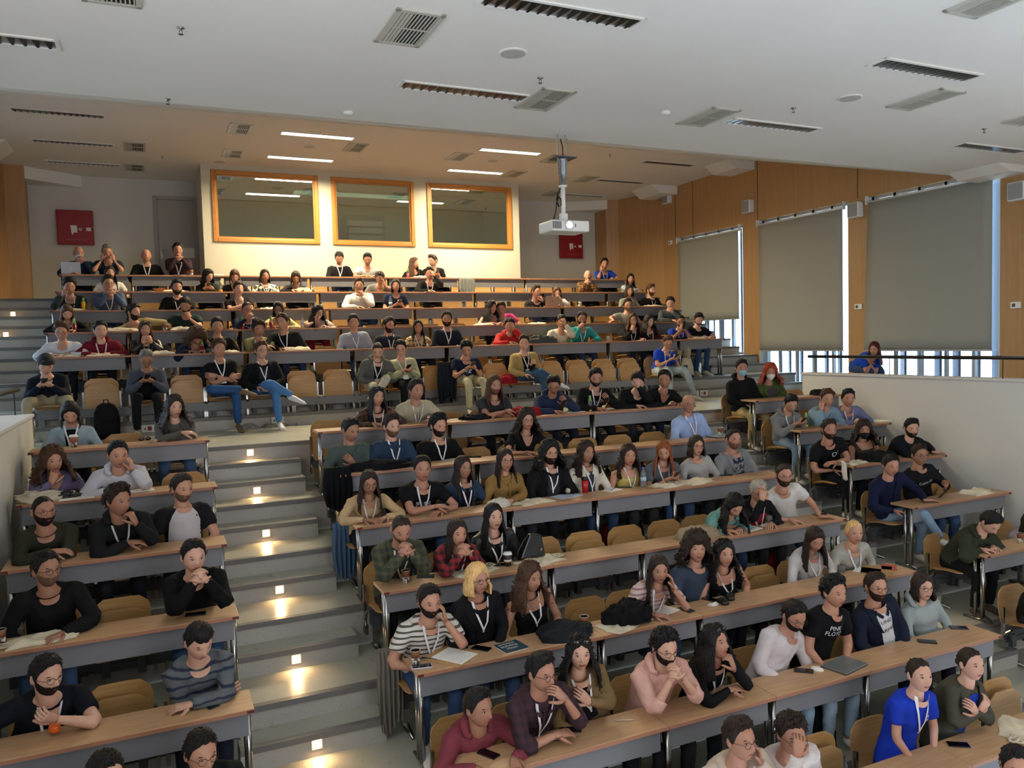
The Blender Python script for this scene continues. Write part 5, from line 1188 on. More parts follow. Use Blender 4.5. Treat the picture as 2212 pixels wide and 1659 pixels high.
p('M','M3',1187,980,'m','b','lap','lap',25,2,'cl','k','ja','151517','2A2A2E','GBLP','man with shoulder-length curls and glasses in black jacket')
p('M','M3',1266,978,'w','b','lap','lap',32,2,'lw','d','bl','D0C8B8','3A3D42','L','woman in cream blazer with dark half-up hair')
p('M','M3',1358,985,'w','b','lap','lap',15,3,'lw','d','tk','CDB968',None,'L','woman in yellow strappy top with wavy brown hair')
p('M','M3',1434,975,'w','m','phone','phone',-5,20,'lo','a','ts','5E6066',None,'L','woman with long auburn hair in grey tee using her phone')
p('M','M3',1504,964,'w','b','lap','lap',25,3,'bo','d','ls','A3A19E',None,'G','woman with glasses in light grey sweater')
p('M','M3',1584,950,'m','b','lap','lap',28,2,'po','k','ja','7C7E80','2E3040','SP','man with tied-back hair in open grey striped hoodie',lpt=[('BKUNDT',.05,.0,.13,'A9ABB8'),('7',.07,.0,.22,'1C1E2C')])
p('M','M4',867,1144,'m','f','clasp','clasp',12,22,'bz','d','pl','2A3226','4A4A30','SL','man with shaved head in dark green check, hands clasped at his mouth')
p('M','M4',988,1152,'w','f','clasp','clasp',22,8,'lo','d','pl','8C1F28','1A1416','L','woman in red and black plaid shirt with hands at her mouth')
p('M','M4',1066,1117,'w','m','lap','lap',22,3,'lo','k','bl','17181A','121214','LZ','woman in black leather jacket with long black hair')
p('M','M4',1586,1092,'w','ff','desk','desk',25,36,'lw','k','hd','6E9A92','5A2C26','L','woman in pale teal hoodie bent over a sheet, writing')
p('M','M4',1638,1062,'w','f','brow','desk',22,18,'sh','w','ve','141416','8E2030','GL','short-haired woman in red vest with hand over her forehead')
p('M','M4',1693,1028,'m','m','desk','reach',18,8,'bz','d','ts','CFCDC8',None,'BG','bearded man with glasses in white tee reaching along the desk')
p('M','M5',927,1300,'m','m','lap','cheek',22,14,'sh','k','st','C9C4BC','4A443E','BL','bearded man in white tee with dark stripes')
p('M','M5',1031,1251,'w','m','lap','lap',32,8,'bo','y','bl','17171A','141416','GL','blonde short-haired woman with glasses in black')
p('M','M5',1145,1248,'w','m','lap','lap',40,12,'lw','b','tk','111113',None,'L','woman in black off-shoulder top with brown wavy hair')
p('M','M5',1423,1231,'w','f','desk','cheek',12,10,'lo','d','st','BFA6A0','8C6A6A','L','woman with very long brown hair in striped tee, head on hand, writing')
p('M','M5',1504,1186,'m','b','lap','lap',12,0,'cb','d','ls','3C4656',None,'','man with large curly hair in slate blue sweater and necklace')
p('M','M5',1564,1197,'w','m','lap','lap',22,4,'lw','k','tk','141416',None,'L','woman with black hair in sleeveless black top')
p('M','M5',1760,1165,'w','m','lap','lap',20,24,'lo','d','bl','C4C0BC','C9C5C0','L','long-haired woman in white blouse looking down')
p('M','M5',1845,1151,'w','m','lap','lap',18,4,'po','y','ls','A9A69C',None,'LK','woman with fair tied-back hair in pale grey sweater')
p('M','M6',1034,1530,'m','m','far','far',42,12,'sh','k','hd','7E3A44',None,'','man in dusty red hoodie with forearms stretched over the desk')
p('M','M6',1169,1454,'m','f','fold','mouth',40,14,'qf','k','pl','3A1C28','24131C','GLQ','man in maroon plaid shirt with glasses, hand at his mouth')
p('M','M6',1252,1411,'w','m','lap','chest',8,8,'lw','k','bl','7A6444','1A1A1E','XL','woman with black wavy hair in brown cardigan holding a pen')
p('M','M6',1436,1400,'m','f','clasp','clasp',28,20,'cu','k','hd','D6A698',None,'GBQ','man with black curly hair in pink hoodie, hands clasped at his mouth',sk=2)
p('M','M6',1545,1388,'w','f','fold','chin',50,-2,'lw','k','ls','141417',None,'XL','woman in black with chin on hand gazing right')
p('M','M6',1715,1331,'m','m','lap','lap',32,24,'sh','k','ls','D3CACA',None,'BG','man in white henley shirt with black beard, looking down',pants='8FA6BC')
p('M','M6',1802,1280,'m','m','lap','lap',38,8,'cu','k','ts','111114',None,'','man with dark curls in black band tee',pants='9DB2C4',lpt=[('PINK',.062,.0,.11,'D0D4DC'),('FLOYD',.062,.0,.165,'D0D4DC')])
p('M','M6',1892,1269,'m','b','lap','lap',30,6,'sh','d','ja','1C2234','D8D8DC','BG','bearded man with glasses in navy bomber jacket and white tee',lpt=[('UND',.055,.0,.13,'3A3C4C'),('ARMO',.055,.0,.23,'3A3C4C')])
p('M','M6',1993,1269,'w','b','lap','lap',28,4,'bo','d','hd','9AA3A2',None,'G','woman with dark bob and glasses in pale grey hoodie')
p('M','M7',1599,1598,'m','f','lap','cheek',40,8,'pm','d','ls','C8B5A4',None,'GL','man with long side parting and glasses in cream sweater, hand at cheek')
p('M','M7',1710,1589,'m','f','brow','lap',20,16,'cu','d','ls','CFC4C0',None,'G','man with brown curls in white sweater touching his glasses')
p('M','M7',1986,1459,'w','m','lap','lap',30,4,'po','d','ts','1E3CB8',None,'LW','woman in royal blue tee with lanyard and tied hair',lpt=[('◎',.06,.07,.15,'D8DCE8')])
p('M','M7',2097,1435,'w','m','chest','chest',40,4,'po','d','bl','4A4A40','1E3CA8','K','woman in grey-green blazer over a blue shirt')
# ---- lower rows, left block
p('L','M1',152,893,'w','b','lap','lap',-2,26,'bo','k','bl','8FA3AC','121214','LK','woman in light blue blazer and black turtleneck looking down')
p('L','M1',376,880,'w','m','fold','fold',22,5,'lw','d','sh','55534C',None,'','woman in grey-brown blouse with folded arms behind a paper cup')
p('L','M2',114,996,'w','m','chin','lap',18,6,'cl','b','bl','6C6484','C9C5C8','','woman with curly light-brown hair in lilac blazer, fist at chin')
p('L','M2',255,983,'m','f','desk','cheek',12,12,'sh','k','hd','C6C4CC',None,'W','man in white hoodie with cheek on his fist')
p('L','M3',94,1105,'m','m','fold','fold',22,4,'bz','k','ls','34352A',None,'BG','bearded man with glasses in olive sweater, arms crossed on the desk')
p('L','M3',255,1083,'m','f','fold','chin',38,8,'cu','d','hd','1C1D1E',None,'L','man with brown curls in black hoodie, chin on hand')
p('L','M3',393,1056,'m','b','lap','lap',30,10,'sh','d','ts','17171A','B9B3B4','RS','man in white tee with black raglan sleeves')
p('L','M4',100,1232,'m','m','lap','desk',30,6,'sh','k','ls','141517',None,'GS','man with glasses in black sweater with striped grey shoulders')
p('L','M4',418,1203,'m','f','clasp','clasp',15,12,'sh','k','ls','101012',None,'','man in black sweater with fingers laced before his mouth',sk=2)
p('L','M5',100,1460,'m','m','reach','hold',32,16,'sh','k','ts','12151F',None,'BGL','bearded man with glasses in navy shirt holding an orange ball',scale=1.06)
p('L','M5',429,1387,'m','m','cross','fold',22,26,'fr','k','dy','5C6266','20263C','','man in grey tie-dye sweater with crossed arms looking down')
p('L','M6',434,1626,'m','m','lap','lap',22,20,'sh','k','ls','141A18',None,'GL','man with glasses in dark green sweater at the bottom edge')
p('L','M6',228,1676,'m','f','lap','lap',22,20,'sh','k','ls','202024',None,'','dark-haired head just showing at the bottom left edge')
# ---- lower rows, right block
p('R','M1',1602,797,'m','b','lap','lap',12,2,'sh','k','hd','121213',None,'U','man in black hoodie and blue face mask with sand trousers',pants='B09C6C')
p('R','M1',1664,805,'w','m','lap','lap',5,4,'cl','r','ja','4A5A2E','4A4246','MK','woman with curly red hair, face mask and green jacket')
p('R','M2',1708,872,'m','m','phone','phone',15,26,'sh','k','hd','7C7D7E',None,'L','man in grey printed hoodie and jeans looking down',pants='7E97AC',lpt=[('JAMA',.04,.0,.09,'4A4C54'),('GETWIKE',.055,.0,.15,'3A3C48')])
p('R','M2',1786,861,'m','f','cheek','desk',18,14,'sh','b','sh','7D98A6',None,'','man in pale blue sweater resting his head on his fist')
p('R','M2',1832,861,'m','m','desk','desk',12,8,'sh','k','ls','6F7598',None,'L','man in lavender sweater beside the white wall')
p('R','M3',1791,929,'m','m','lap','fold',20,4,'sh','d','ts','131316',None,'B','bearded man in black tee with large white letters',lpt=[('DR',.11,.05,.14,'D0D0D4')])
p('R','M3',1866,930,'w','b','lap','lap',8,4,'cl','d','tk','4A3E3A',None,'N','woman with curly dark hair and black mask behind a black jacket')
p('R','M3',1969,926,'m','f','fold','reach',18,12,'sh','k','sh','15181F',None,'B','man in black shirt sprawling sideways by the wall')
p('R','M4',1924,1006,'m','m','lap','reach',25,14,'sh','k','sh','161C38',None,'','man in navy shirt with light jeans, legs crossed',pants='86A0B8',legs='xr')
p('R','M4',1986,984,'m','b','lap','hold',28,4,'sh','d','ls','15161A',None,'G','man with glasses in black sweatshirt with white lettering',lpt=[('Calvin Klein',.052,.02,.18,'C9CAD0')])
p('R','M5',2138,1129,'m','ff','desk','desk',45,44,'sh','k','hd','33382A',None,'','man in long olive parka bent over his phone',pants='15161A')
p('R','M5',2226,1132,'w','m','desk','lap',30,10,'lo','d','ls','B9A9A8',None,'','person in pale pink sleeve cut by the right edge')
p('R','M6',2262,1262,'m','m','fold','lap',10,10,'sh','k','ts','141416',None,'','person in black tee cut by the right edge')
p('M','M8',2196,1658,'m','m','lap','lap',10,10,'sh','k','ls','1A1A1E',None,'','dark-haired head at the bottom right corner')
# ---- side corridor
p('K','K',1889,754,'w','ff','chest','chest',-20,12,'lo','m','ts','1C4CC0',None,'','woman with long dark red hair in blue tee leaning forward behind the handrail',pants='3A4C6E')
bake_people()
# ================================================================== things on the desks and on the floor
def cloth_pile_mesh(rx, ry, rz, seed, nu=40, nv=18, ridges=1.0):
    rnd = random.Random(seed); W_ = [(rnd.uniform(3, 9) * (1 + .35 * i), rnd.uniform(-9, 9) * (1 + .35 * i), rnd.uniform(-6, 6), rnd.uniform(0, 6.28)) for i in range(8)]; nu, nv = int(nu * 1.5), int(nv * 1.4)
    rows = []
    for j in range(nv + 1):
        el = PI / 2 * (1 - j / nv) ** 1.0; row = []
        for k in range(nu):
            a = 2 * PI * k / nu; x, y, z = math.cos(a) * math.cos(el), math.sin(a) * math.cos(el), math.sin(el)
            n = sum((1 - abs(math.sin(fx * x * .5 + fy * y * .5 + fz * z * .7 + ph))) * 1.25 / (1 + 0.55 * i) for i, (fx, fy, fz, ph) in enumerate(W_)) / 3.2
            s = 0.70 + 0.38 * n * ridges; sxy = s * (1 + 0.12 * math.sin(3 * a + W_[0][3]))
            row.append((rx * x * sxy, ry * y * sxy, max(0.001, rz * (z ** 0.7 if z > 0 else 0) * s)))
        rows.append(row)
    m = MB().grid(rows, 0, True); return m
def tote_mesh(w, h, t, seed):
    rnd = random.Random(seed); p1, p2, p3 = [rnd.uniform(0, 6.28) for _ in range(3)]; rows = []; bot = []
    for j in range(13):
        row, rb = [], []
        for k in range(15):
            x, y = k / 14 - .5, j / 12 - .5; e = max(0.0, 1 - (2 * abs(x)) ** 5) * max(0.0, 1 - (2 * abs(y)) ** 5)
            z = t * (0.25 + 0.75 * e ** 0.5) * (0.75 + 0.25 * math.sin(9 * x + 5 * y + p1)) + 0.006 * math.sin(23 * x + p2) * e + 0.005 * math.sin(19 * y - 11 * x + p3)
            xx = x * w + 0.012 * math.sin(8 * y + p2); yy = y * h + 0.012 * math.sin(7 * x + p3)
            row.append((xx, yy, max(0.004, z))); rb.append((xx, yy, 0.001))
        rows.append(row); bot.append(rb[::-1])
    m = MB().grid(rows).grid(bot)
    m.grid([[b[::-1][k] for k in range(15)] for b in (bot[0], )] + [rows[0]]); m.grid([rows[-1], bot[-1][::-1]]); m.grid([[rows[j][0] for j in range(13)], [bot[j][-1] for j in range(13)]]); m.grid([[bot[j][0] for j in range(13)], [rows[j][-1] for j in range(13)]])
    return m
_items = 0
def spot(r, u, v): 
    p = at_z(u, v, RZ(r)) if r[0] == 'M' else at_y(u, v, RY(r) + 0.12); p[2] = RZ(r); y0 = RY(r); p[1] = min(max(p[1], y0 + 0.02), y0 + 0.34); return p
def phone(r, u, v, rz, lab, col='0D0D10', screen='08080B', em=0):
    p = spot(r, u, v); t = thing('smartphone', lab, 'phone', p + V3(0, 0, 0.0005), math.radians(rz), 'phones on the desks')
    bev(MB().box(-0.038, 0.038, -0.077, 0.077, 0, 0.010).build('phone_case', mat('phone_' + col, '#' + col, 0.4), t), 0.006, 3)
    MB().box(-0.034, 0.034, -0.072, 0.072, 0.010, 0.0108).build('screen', mat('screen_%s%d' % (screen, em), '#' + screen, 0.08, emit=em), t)
def cup(r, u, v, lab, style='brown', p=None):
    p = spot(r, u, v) if p is None else p; t = thing('paper_cup', lab, 'cup', p + V3(0, 0, 0.0005), group='paper cups on the desks')
    h = 0.105; b, m, tcol = {'brown': ('#D9D4CA', '#7A4A2A', '#D8D2C6'), 'dark': ('#E6E2DA', '#2A1A14', '#2A1A14'), 'red': ('#C8B8AC', '#9A5A50', '#D8D2C6'), 'white': ('#D9D6CE', '#D9D6CE', '#D9D6CE')}[style]
    if style == 'dark': MB().lathe([(0.030, 0), (0.036, 0.06), (0.041, h)], n=20).build('cup_body', mat('cupd', m, 0.5), t, True); MB().lathe([(0.0345, 0.04), (0.0375, 0.062)], n=20).build('print_band', mat('cupband', '#C9C2B4', 0.6), t, True)
    else:
        MB().lathe([(0.027, 0), (0.0325, 0.052)], n=20).build('cup_body', mat('cup' + b, b, 0.6, kind='print', col2='#4A4038', scale=45), t, True); MB().lathe([(0.0325, 0.052), (0.038, h)], n=20).build('colour_band', mat('cup' + m, m, 0.6), t, True)
    if style in ('dark', 'red'): MB().lathe([(0.043, h), (0.043, h + 0.008), (0.038, h + 0.010), (0.036, h + 0.022), (0.001, h + 0.022)], n=20).build('lid', M['white'], t, True)
    else:
        MB().lathe([(0.0395, h), (0.0400, h + 0.003), (0.037, h + 0.003), (0.034, h - 0.03), (0.001, h - 0.031)], n=20).build('rim', mat('cuprim', '#CFC9BA', 0.6), t, True)
def bottle(r, u, v, lab, liq='C83028', fill=0.45, kind='juice', p=None):
    p = spot(r, u, v) if p is None else p; t = thing('bottle', lab, 'bottle', p + V3(0, 0, 0.0005), group='drink bottles on the desks')
    g = mat('clear_glass', (0.85, 0.9, 0.88), 0.05, trans=0.9, alpha=0.55)
    if kind == 'juice':
        MB().lathe([(0.028, 0), (0.030, 0.01), (0.030, 0.10), (0.024, 0.135), (0.013, 0.185), (0.013, 0.205)], n=16).build('glass', g, t, True)
        MB().lathe([(0.0295, 0.004), (0.0305, 0.012), (0.0305, 0.10 * fill * 2)], n=16).build('drink', mat('drink_' + liq, '#' + liq, 0.25), t, True)
        MB().lathe([(0.0245, 0.137), (0.0145, 0.183), (0.015, 0.208)], n=16).build('neck_label', mat('neck_green', '#7FB060', 0.5), t, True)
    else:
        MB().lathe([(0.030, 0), (0.033, 0.01), (0.031, 0.06), (0.033, 0.12), (0.030, 0.16), (0.014, 0.195), (0.013, 0.21)], n=16).build('plastic', mat('clear_plastic', '#BFD0DA', 0.1, trans=0.7, alpha=0.5), t, True)
        MB().lathe([(0.0335, 0.07), (0.034, 0.115)], n=16).build('label_band', mat('water_label', '#A9C2D8', 0.5), t, True); MB().lathe([(0.0155, 0.205), (0.0155, 0.225), (0.001, 0.226)], n=12).build('cap', mat('cap_blue', '#3C6CB8', 0.4), t, True)
def paper(r, u, v, rz, lab, w=0.21, h=0.29, col='paper', pen=False):
    p = spot(r, u, v); hh = min(0.165, h * 0.42); p[1] = min(max(p[1], RY(r) + hh + 0.01), RY(r) + 0.34 - hh); t = thing('paper_sheets', lab, 'paper', p + V3(0, 0, 0.0005), math.radians(rz)); m = M[col] if col in M else mat('paper_' + col, '#' + col, 0.7)
    MB().box(-w / 2, w / 2, -h / 2, h / 2, 0, 0.004).build('lower_sheets', m, t)
    o = MB().box(-w / 2, w / 2, -h / 2, h / 2, 0.004, 0.0055).build('top_sheet', m, t); o.rotation_euler = (0, 0, 0.06)
    if pen: MB().tube([(-0.06, -0.03, 0.010), (0.07, 0.02, 0.010)], 0.004, 6).build('pen', mat('pen_blue', '#3A5A9A', 0.4), t)
def tote(r, u, v, rz, lab, w=0.36, h=0.28, t_=0.035, seed=None, p=None, handles=True, col='canvas'):
    global _items; _items += 1; p = spot(r, u, v) if p is None else p
    if r is not None and h * abs(math.cos(math.radians(rz))) > 0.2: p[1] = RY(r) + 0.17
    t = thing('tote_bag', lab, 'bag', p + V3(0, 0, 0.0005), math.radians(rz), 'canvas tote bags')
    o = tote_mesh(w, h, t_, seed or _items).build('bag_body', M[col] if col in M else mat('tote_' + col, '#' + col, 0.9, kind='cloth', bump=.3), t, True)
    if handles:
        s = random.Random(_items).choice((-1, 1))
        for dx in (0.02, 0.06): MB().tube([(s * (w / 2 - 0.03), -0.07 + dx, 0.02), (s * (w / 2 + 0.05), -0.05 + dx, 0.012), (s * (w / 2 + 0.07), 0.02 + dx * .5, 0.010), (s * (w / 2 + 0.03), 0.06, 0.012), (s * (w / 2 - 0.04), 0.06 - dx, 0.02)], 0.011, 6, flat=0.35).build('handle', M[col] if col in M else M['canvas'], t, True)
def pile(r, u, v, rx, ry, rz_, col, lab, seed=None, p=None, rot=0, cat='jacket', nm='jacket', kind='cloth', rough=0.85):
    global _items; _items += 1; p = spot(r, u, v) if p is None else p
    if r is not None: p[1] = RY(r) + 0.17
    t = thing(nm, lab, cat, p + V3(0, 0, 0.0005), rot); m = mat('pile_' + col + str(rough), '#' + col, rough, kind='cloth', bump=0.5)
    rz_ *= 0.8; cloth_pile_mesh(rx, ry, rz_, seed or _items).build('crumpled_body', m, t, True)
    q = cloth_pile_mesh(rx * 0.55, ry * 0.40, rz_ * 0.62, (seed or _items) + 50, 26, 12).build('sleeve', m, t, True); q.location = (rx * 0.55, -ry * 0.35, 0); q.rotation_euler = (0, 0, 0.5)
    q = MB().tube([(-rx * .5, -ry * .3, rz_ * .55), (-rx * .1, -ry * .55, rz_ * .62), (rx * .4, -ry * .2, rz_ * .75), (rx * .5, ry * .3, rz_ * .5)], [0.012, 0.02, 0.02, 0.012], 8).build('collar_fold', m, t, True)
    return t
def laptop_open(r, u, v, col, lab):
    p = spot(r, u, v); p[1] = RY(r) + 0.10; t = thing('laptop', lab, 'laptop', p + V3(0, 0, 0.0005)); m = mat('laptop_' + col, '#' + col, 0.35, metal=0.6)
    bev(MB().box(-0.155, 0.155, 0.0, 0.22, 0, 0.012).build('base', m, t), 0.004)
    MB().box(-0.14, 0.14, 0.04, 0.13, 0.012, 0.013).build('keyboard', M['black'], t)
    l = MB().box(-0.155, 0.155, -0.003, 0.003, 0, 0.215).build('lid', m, t); l.location = (0, 0.0, 0.012); l.rotation_euler = (0.25, 0, 0); bev(l, 0.004)
    s = MB().box(-0.145, 0.145, 0.003, 0.0035, 0.012, 0.205).build('screen', mat('laptop_screen', '#9FB4D0', 0.3, emit=0.7), l)
    e = MB(); pts = [(0.013 * math.cos(a) * (1 + .10 * math.cos(2 * a)), -0.0036, 0.11 + 0.014 * math.sin(a)) for a in [2 * PI * k / 20 for k in range(20)] if not (abs(a - 0.2) < 0.35)]
    e.add(pts, [tuple(range(len(pts)))]); e.add([(0.001, -0.0036, 0.127), (0.008, -0.0036, 0.137), (0.003, -0.0036, 0.130)], [(0, 1, 2)]); e.build('emblem', M['white'] if col != 'B89C8C' else M['darkmetal'], l)
def laptop_closed(r, u, v, rz, col, lab):
    p = spot(r, u, v); p[1] = RY(r) + 0.17; t = thing('laptop', lab, 'laptop', p + V3(0, 0, 0.0005), math.radians(rz)); m = mat('laptop_' + col, '#' + col, 0.35, metal=0.5)
    bev(MB().box(-0.165, 0.165, -0.115, 0.115, 0.0, 0.009).build('base', mat('laptop_base', '#3A3C3E', 0.5), t), 0.003); bev(MB().box(-0.165, 0.165, -0.115, 0.115, 0.009, 0.016).build('lid', m, t), 0.003)
def pen(r, u, v, rz, col, lab):
    p = spot(r, u, v); t = thing('pen', lab, 'pen', p + V3(0, 0, 0.0055), math.radians(rz)); MB().tube([(-0.07, 0, 0), (0.055, 0, 0), (0.065, 0, 0), (0.072, 0, 0)], [0.0045, 0.0045, 0.003, 0.001], 8).build('barrel', mat('pen_' + col, '#' + col, 0.4), t, True)
    MB().tube([(-0.065, 0, 0.005), (-0.03, 0, 0.006)], 0.0015, 5).build('clip', M['chrome'], t)
def shades(r, u, v, rz, lab):
    p = spot(r, u, v); t = thing('sunglasses', lab, 'sunglasses', p + V3(0, 0, 0.0005), math.radians(rz))
    for s in (-1, 1): MB().ell((s * 0.033, 0, 0.022), (0.027, 0.006, 0.021), 12, 8).build('lens', mat('shade_lens', '#1E100A', 0.08), t, True)
    MB().tube([(-0.06, 0, 0.03), (-0.062, 0.07, 0.012), (-0.055, 0.12, 0.004)], 0.002, 5).tube([(0.06, 0, 0.03), (0.062, 0.07, 0.012), (0.055, 0.12, 0.004)], 0.002, 5).tube([(-0.01, 0, 0.03), (0.01, 0, 0.03)], 0.002, 5).build('temples', M['black'], t, True)
def backpack(p, rz, lab, col='131416', s=1.0):
    t = thing('backpack', lab, 'backpack', p, math.radians(rz)); m = mat('bp_' + col, '#' + col, 0.8, kind='cloth', bump=0.3); rings = []
    for (z, a, b) in ((0, .12, .07), (.03, .145, .09), (.20, .15, .10), (.34, .14, .085), (.43, .10, .055), (.46, .05, .025)): rings.append([(s * a * math.copysign(abs(math.cos(k)) ** .6, math.cos(k)), s * b * math.copysign(abs(math.sin(k)) ** .6, math.sin(k)), s * z) for k in [2 * PI * q / 24 for q in range(24)]])
    MB().loft(rings).build('main_compartment', m, t, True); rings = [[(s * a * math.copysign(abs(math.cos(k)) ** .6, math.cos(k)), s * (-.09 + b * math.copysign(abs(math.sin(k)) ** .6, math.sin(k))), s * z) for k in [2 * PI * q / 20 for q in range(20)]] for (z, a, b) in ((0.04, .10, .03), (.07, .115, .045), (.2, .11, .045), (.24, .08, .02))]
    MB().loft(rings).build('front_pocket', m, t, True); MB().tube([(-s * .03, 0, s * .45), (-s * .025, 0, s * .50), (s * .025, 0, s * .50), (s * .03, 0, s * .45)], 0.008 * s, 6).build('top_handle', m, t, True)
    for q in (-1, 1): MB().tube([(q * s * .06, s * .07, s * .42), (q * s * .10, s * .16, s * .3), (q * s * .12, s * .15, s * .12), (q * s * .11, s * .07, s * .04)], 0.014 * s, 6, flat=0.4).build('shoulder_strap', m, t, True)
def draped(p, w, h, col, lab, rz=0, nm='jacket', cat='jacket', seed=1, folds=5, back=0.06):
    """cloth hanging over an edge: front sheet with folds, thickness by a second sheet"""
    t = thing(nm, lab, cat, p, rz); rnd = random.Random(seed); ph = rnd.uniform(0, 6); rows, rb = [], []
    for j in range(15):
        s = j / 14; row, r2 = [], []
        for k in range(19):
            x = k / 18 - .5; wd = w * (0.75 + 0.25 * math.sin(s * 2.6)) * (1 - 0.15 * s)
            y = -0.03 - 0.035 * math.sin(folds * 2 * x * PI + ph + 1.5 * s) * (0.3 + s) - (0 if s > 0.1 else (0.1 - s) * -0.4); z = -h * s * (1 + 0.08 * math.sin(5 * x + ph))
            row.append((x * wd, y, z)); r2.append((x * wd * 0.97, y + back * (1 - 0.5 * s), z))
        rows.append(row); rb.append(r2)
    g = MB().grid(rows).grid([r[::-1] for r in rb]); g.grid([rb[0], rows[0]]); g.grid([rows[-1], rb[-1]]); g.grid([[rows[j][0] for j in range(15)], [rb[j][0] for j in range(15)]]); g.grid([[rb[j][-1] for j in range(15)], [rows[j][-1] for j in range(15)]])
    g.build('hanging_cloth', mat('pile_' + col, '#' + col, 0.85, kind='cloth', bump=0.5), t, True); return t
# back rows
laptop_open('U1', 154, 588, 'A9ACB2', 'open silver laptop with white emblem at the left end of the back desk')
cup('U1', 413, 588, 'paper cup before the man in the plum shirt', 'brown'); paper('U1', 386, 590, 8, 'white papers on the back desk before the plum shirt')
tote('U1', 462, 590, 4, 'flat canvas bag on the back desk right of the plum shirt', h=0.2)
bottle('U1', 881, 594, 'red drink bottle with green neck beside the long-haired talker', '8A1C22'); tote('U1', 910, 594, 3, 'flat canvas bag left of the leaning pair on the back desk', h=0.2); tote('U1', 985, 595, 3, 'flat canvas bag right of the leaning pair on the back desk', h=0.2)
draped(V3(*at_y(1008, 597, RY('U1') - 0.02)), 0.42, 0.40, '7C7F7C', 'grey jacket hanging over the front edge of the back desk', seed=3)
pile('U2', 343, 630, 0.15, 0.11, 0.09, '7A4620', 'rust-brown knitted hat on a tote, second row from the back', nm='knitted_hat', cat='hat'); tote('U2', 375, 632, 0, 'flat canvas bag under the rust-brown hat row', h=0.2); paper('U2', 318, 632, 10, 'papers left of the rust-brown hat')
bottle('U2', 477, 631, 'orange drink bottle beside the dark green parka', 'D8901C', 0.2); pile('U2', 655, 632, 0.17, 0.1, 0.12, 'C9BB92', 'canvas tote being opened by the woman in black', nm='tote_bag', cat='bag'); paper('U2', 1285, 633, 4, 'small white paper before the plaid shirt, second row', 0.12, 0.1)
paper('U2', 925, 633, 4, 'white notes of the writing man, second row')
bottle('U3', 181, 670, 'full orange juice bottle at the left of the third row', 'E0A01C', 0.7); tote('U3', 160, 670, 4, 'flat canvas bag behind the orange juice bottle', h=0.2); tote('U3', 585, 667, 0, 'canvas bag right of the heavy man in black tee', h=0.2)
bottle('U3', 844, 666, 'clear water bottle with blue cap beside the navy tee', kind='water'); laptop_open('U3', 1191, 664, 'B89C8C', 'open rose-grey laptop with dark emblem, third row from the back'); pile('U3', 1148, 664, 0.16, 0.1, 0.03, '17181A', 'flat black sleeve beside the rose-grey laptop', nm='laptop_sleeve', cat='bag')
bottle('U3', 1208, 664, 'red drink bottle right of the rose-grey laptop', '7A1A22', 0.25); cup('U3', 1253, 663, 'pale cup right of the rose-grey laptop', 'white'); tote('U3', 1415, 661, 6, 'flat canvas bag before the black blazer, third row right end', h=0.22, w=0.45)
bottle('U4', 161, 718, 'dark red drink bottle before the long-haired woman looking down', '6E1420', 0.6); tote('U4', 262, 717, 4, 'crumpled canvas bag left of the beige jacket', w=0.5, h=0.2, t_=0.06); cup('U4', 357, 713, 'paper cup between the beige jacket and the dark green tee', 'brown'); tote('U4', 395, 712, -6, 'canvas bag before the dark green tee', h=0.2, t_=0.06)
bottle('U4', 524, 710, 'red drink bottle left of the person in navy glasses', '9A2420', 0.6); bottle('U4', 586, 708, 'red drink bottle before the pale yellow top', '8E2028', 0.6); cup('U4', 573, 709, 'paper cup beside the pale yellow top', 'brown'); bottle('U4', 654, 707, 'clear bottle left of the wine-red trousers', kind='water')
paper('U4', 705, 709, 3, 'white notebook before the curly woman in pinkish top', 0.3, 0.2); tote('U4', 1045, 699, 0, 'flat canvas bag before the white tank top', h=0.2); tote('U4', 1158, 697, 0, 'flat canvas bag behind the cream sweater, fourth row', h=0.2)
pile('U5', 112, 770, 0.2, 0.12, 0.05, '3A141C', 'dark red cap on papers at the left end, fifth row', nm='cap', cat='hat'); tote('U5', 135, 768, 4, 'flat canvas bag under the dark red cap', h=0.2, w=0.4); tote('U5', 222, 766, 3, 'canvas bag before the burgundy hoodie', h=0.2, w=0.42); tote('U5', 345, 762, -3, 'canvas bag before the black leather jacket, rear block', h=0.2, w=0.4, t_=0.05)
bottle('U5', 437, 760, 'red drink bottle with green neck beside the curly writer', '7A1C24', 0.5); tote('U5', 487, 758, 3, 'flat canvas bag before the olive sweater', h=0.2); tote('U5', 640, 754, 3, 'plump canvas bag before the black jacket man looking left', h=0.24, w=0.42, t_=0.06); cup('U5', 926, 747, 'brown cup beside the beige patterned top', 'brown')
paper('U5', 1108, 743, 4, 'notes under the red hoodie man\'s hand', 0.2, 0.15); pile('U5', 1172, 741, 0.34, 0.17, 0.2, '4A4E4C', 'grey winter jacket heaped beside the cream sweater'); o = None
t = thing('drinking_cup', 'empty clear plastic cup right of the teal sweater', 'cup', spot('U5', 1314, 737)); MB().lathe([(0.028, 0), (0.037, 0.10), (0.035, 0.10), (0.026, 0.004)], n=16).build('cup_wall', mat('clear_plastic', '#BFD0DA', 0.1), t, True)
paper('U5', 1400, 733, 4, 'large white papers before the wavy-haired woman in black', 0.5, 0.25); tote('U5', 1505, 729, 5, 'canvas bag with straps hanging over the desk end', h=0.2)
pile('U5', 1478, 731, 0.12, 0.08, 0.06, '151517', 'black scarf between the two men at the right end', nm='scarf', cat='scarf')
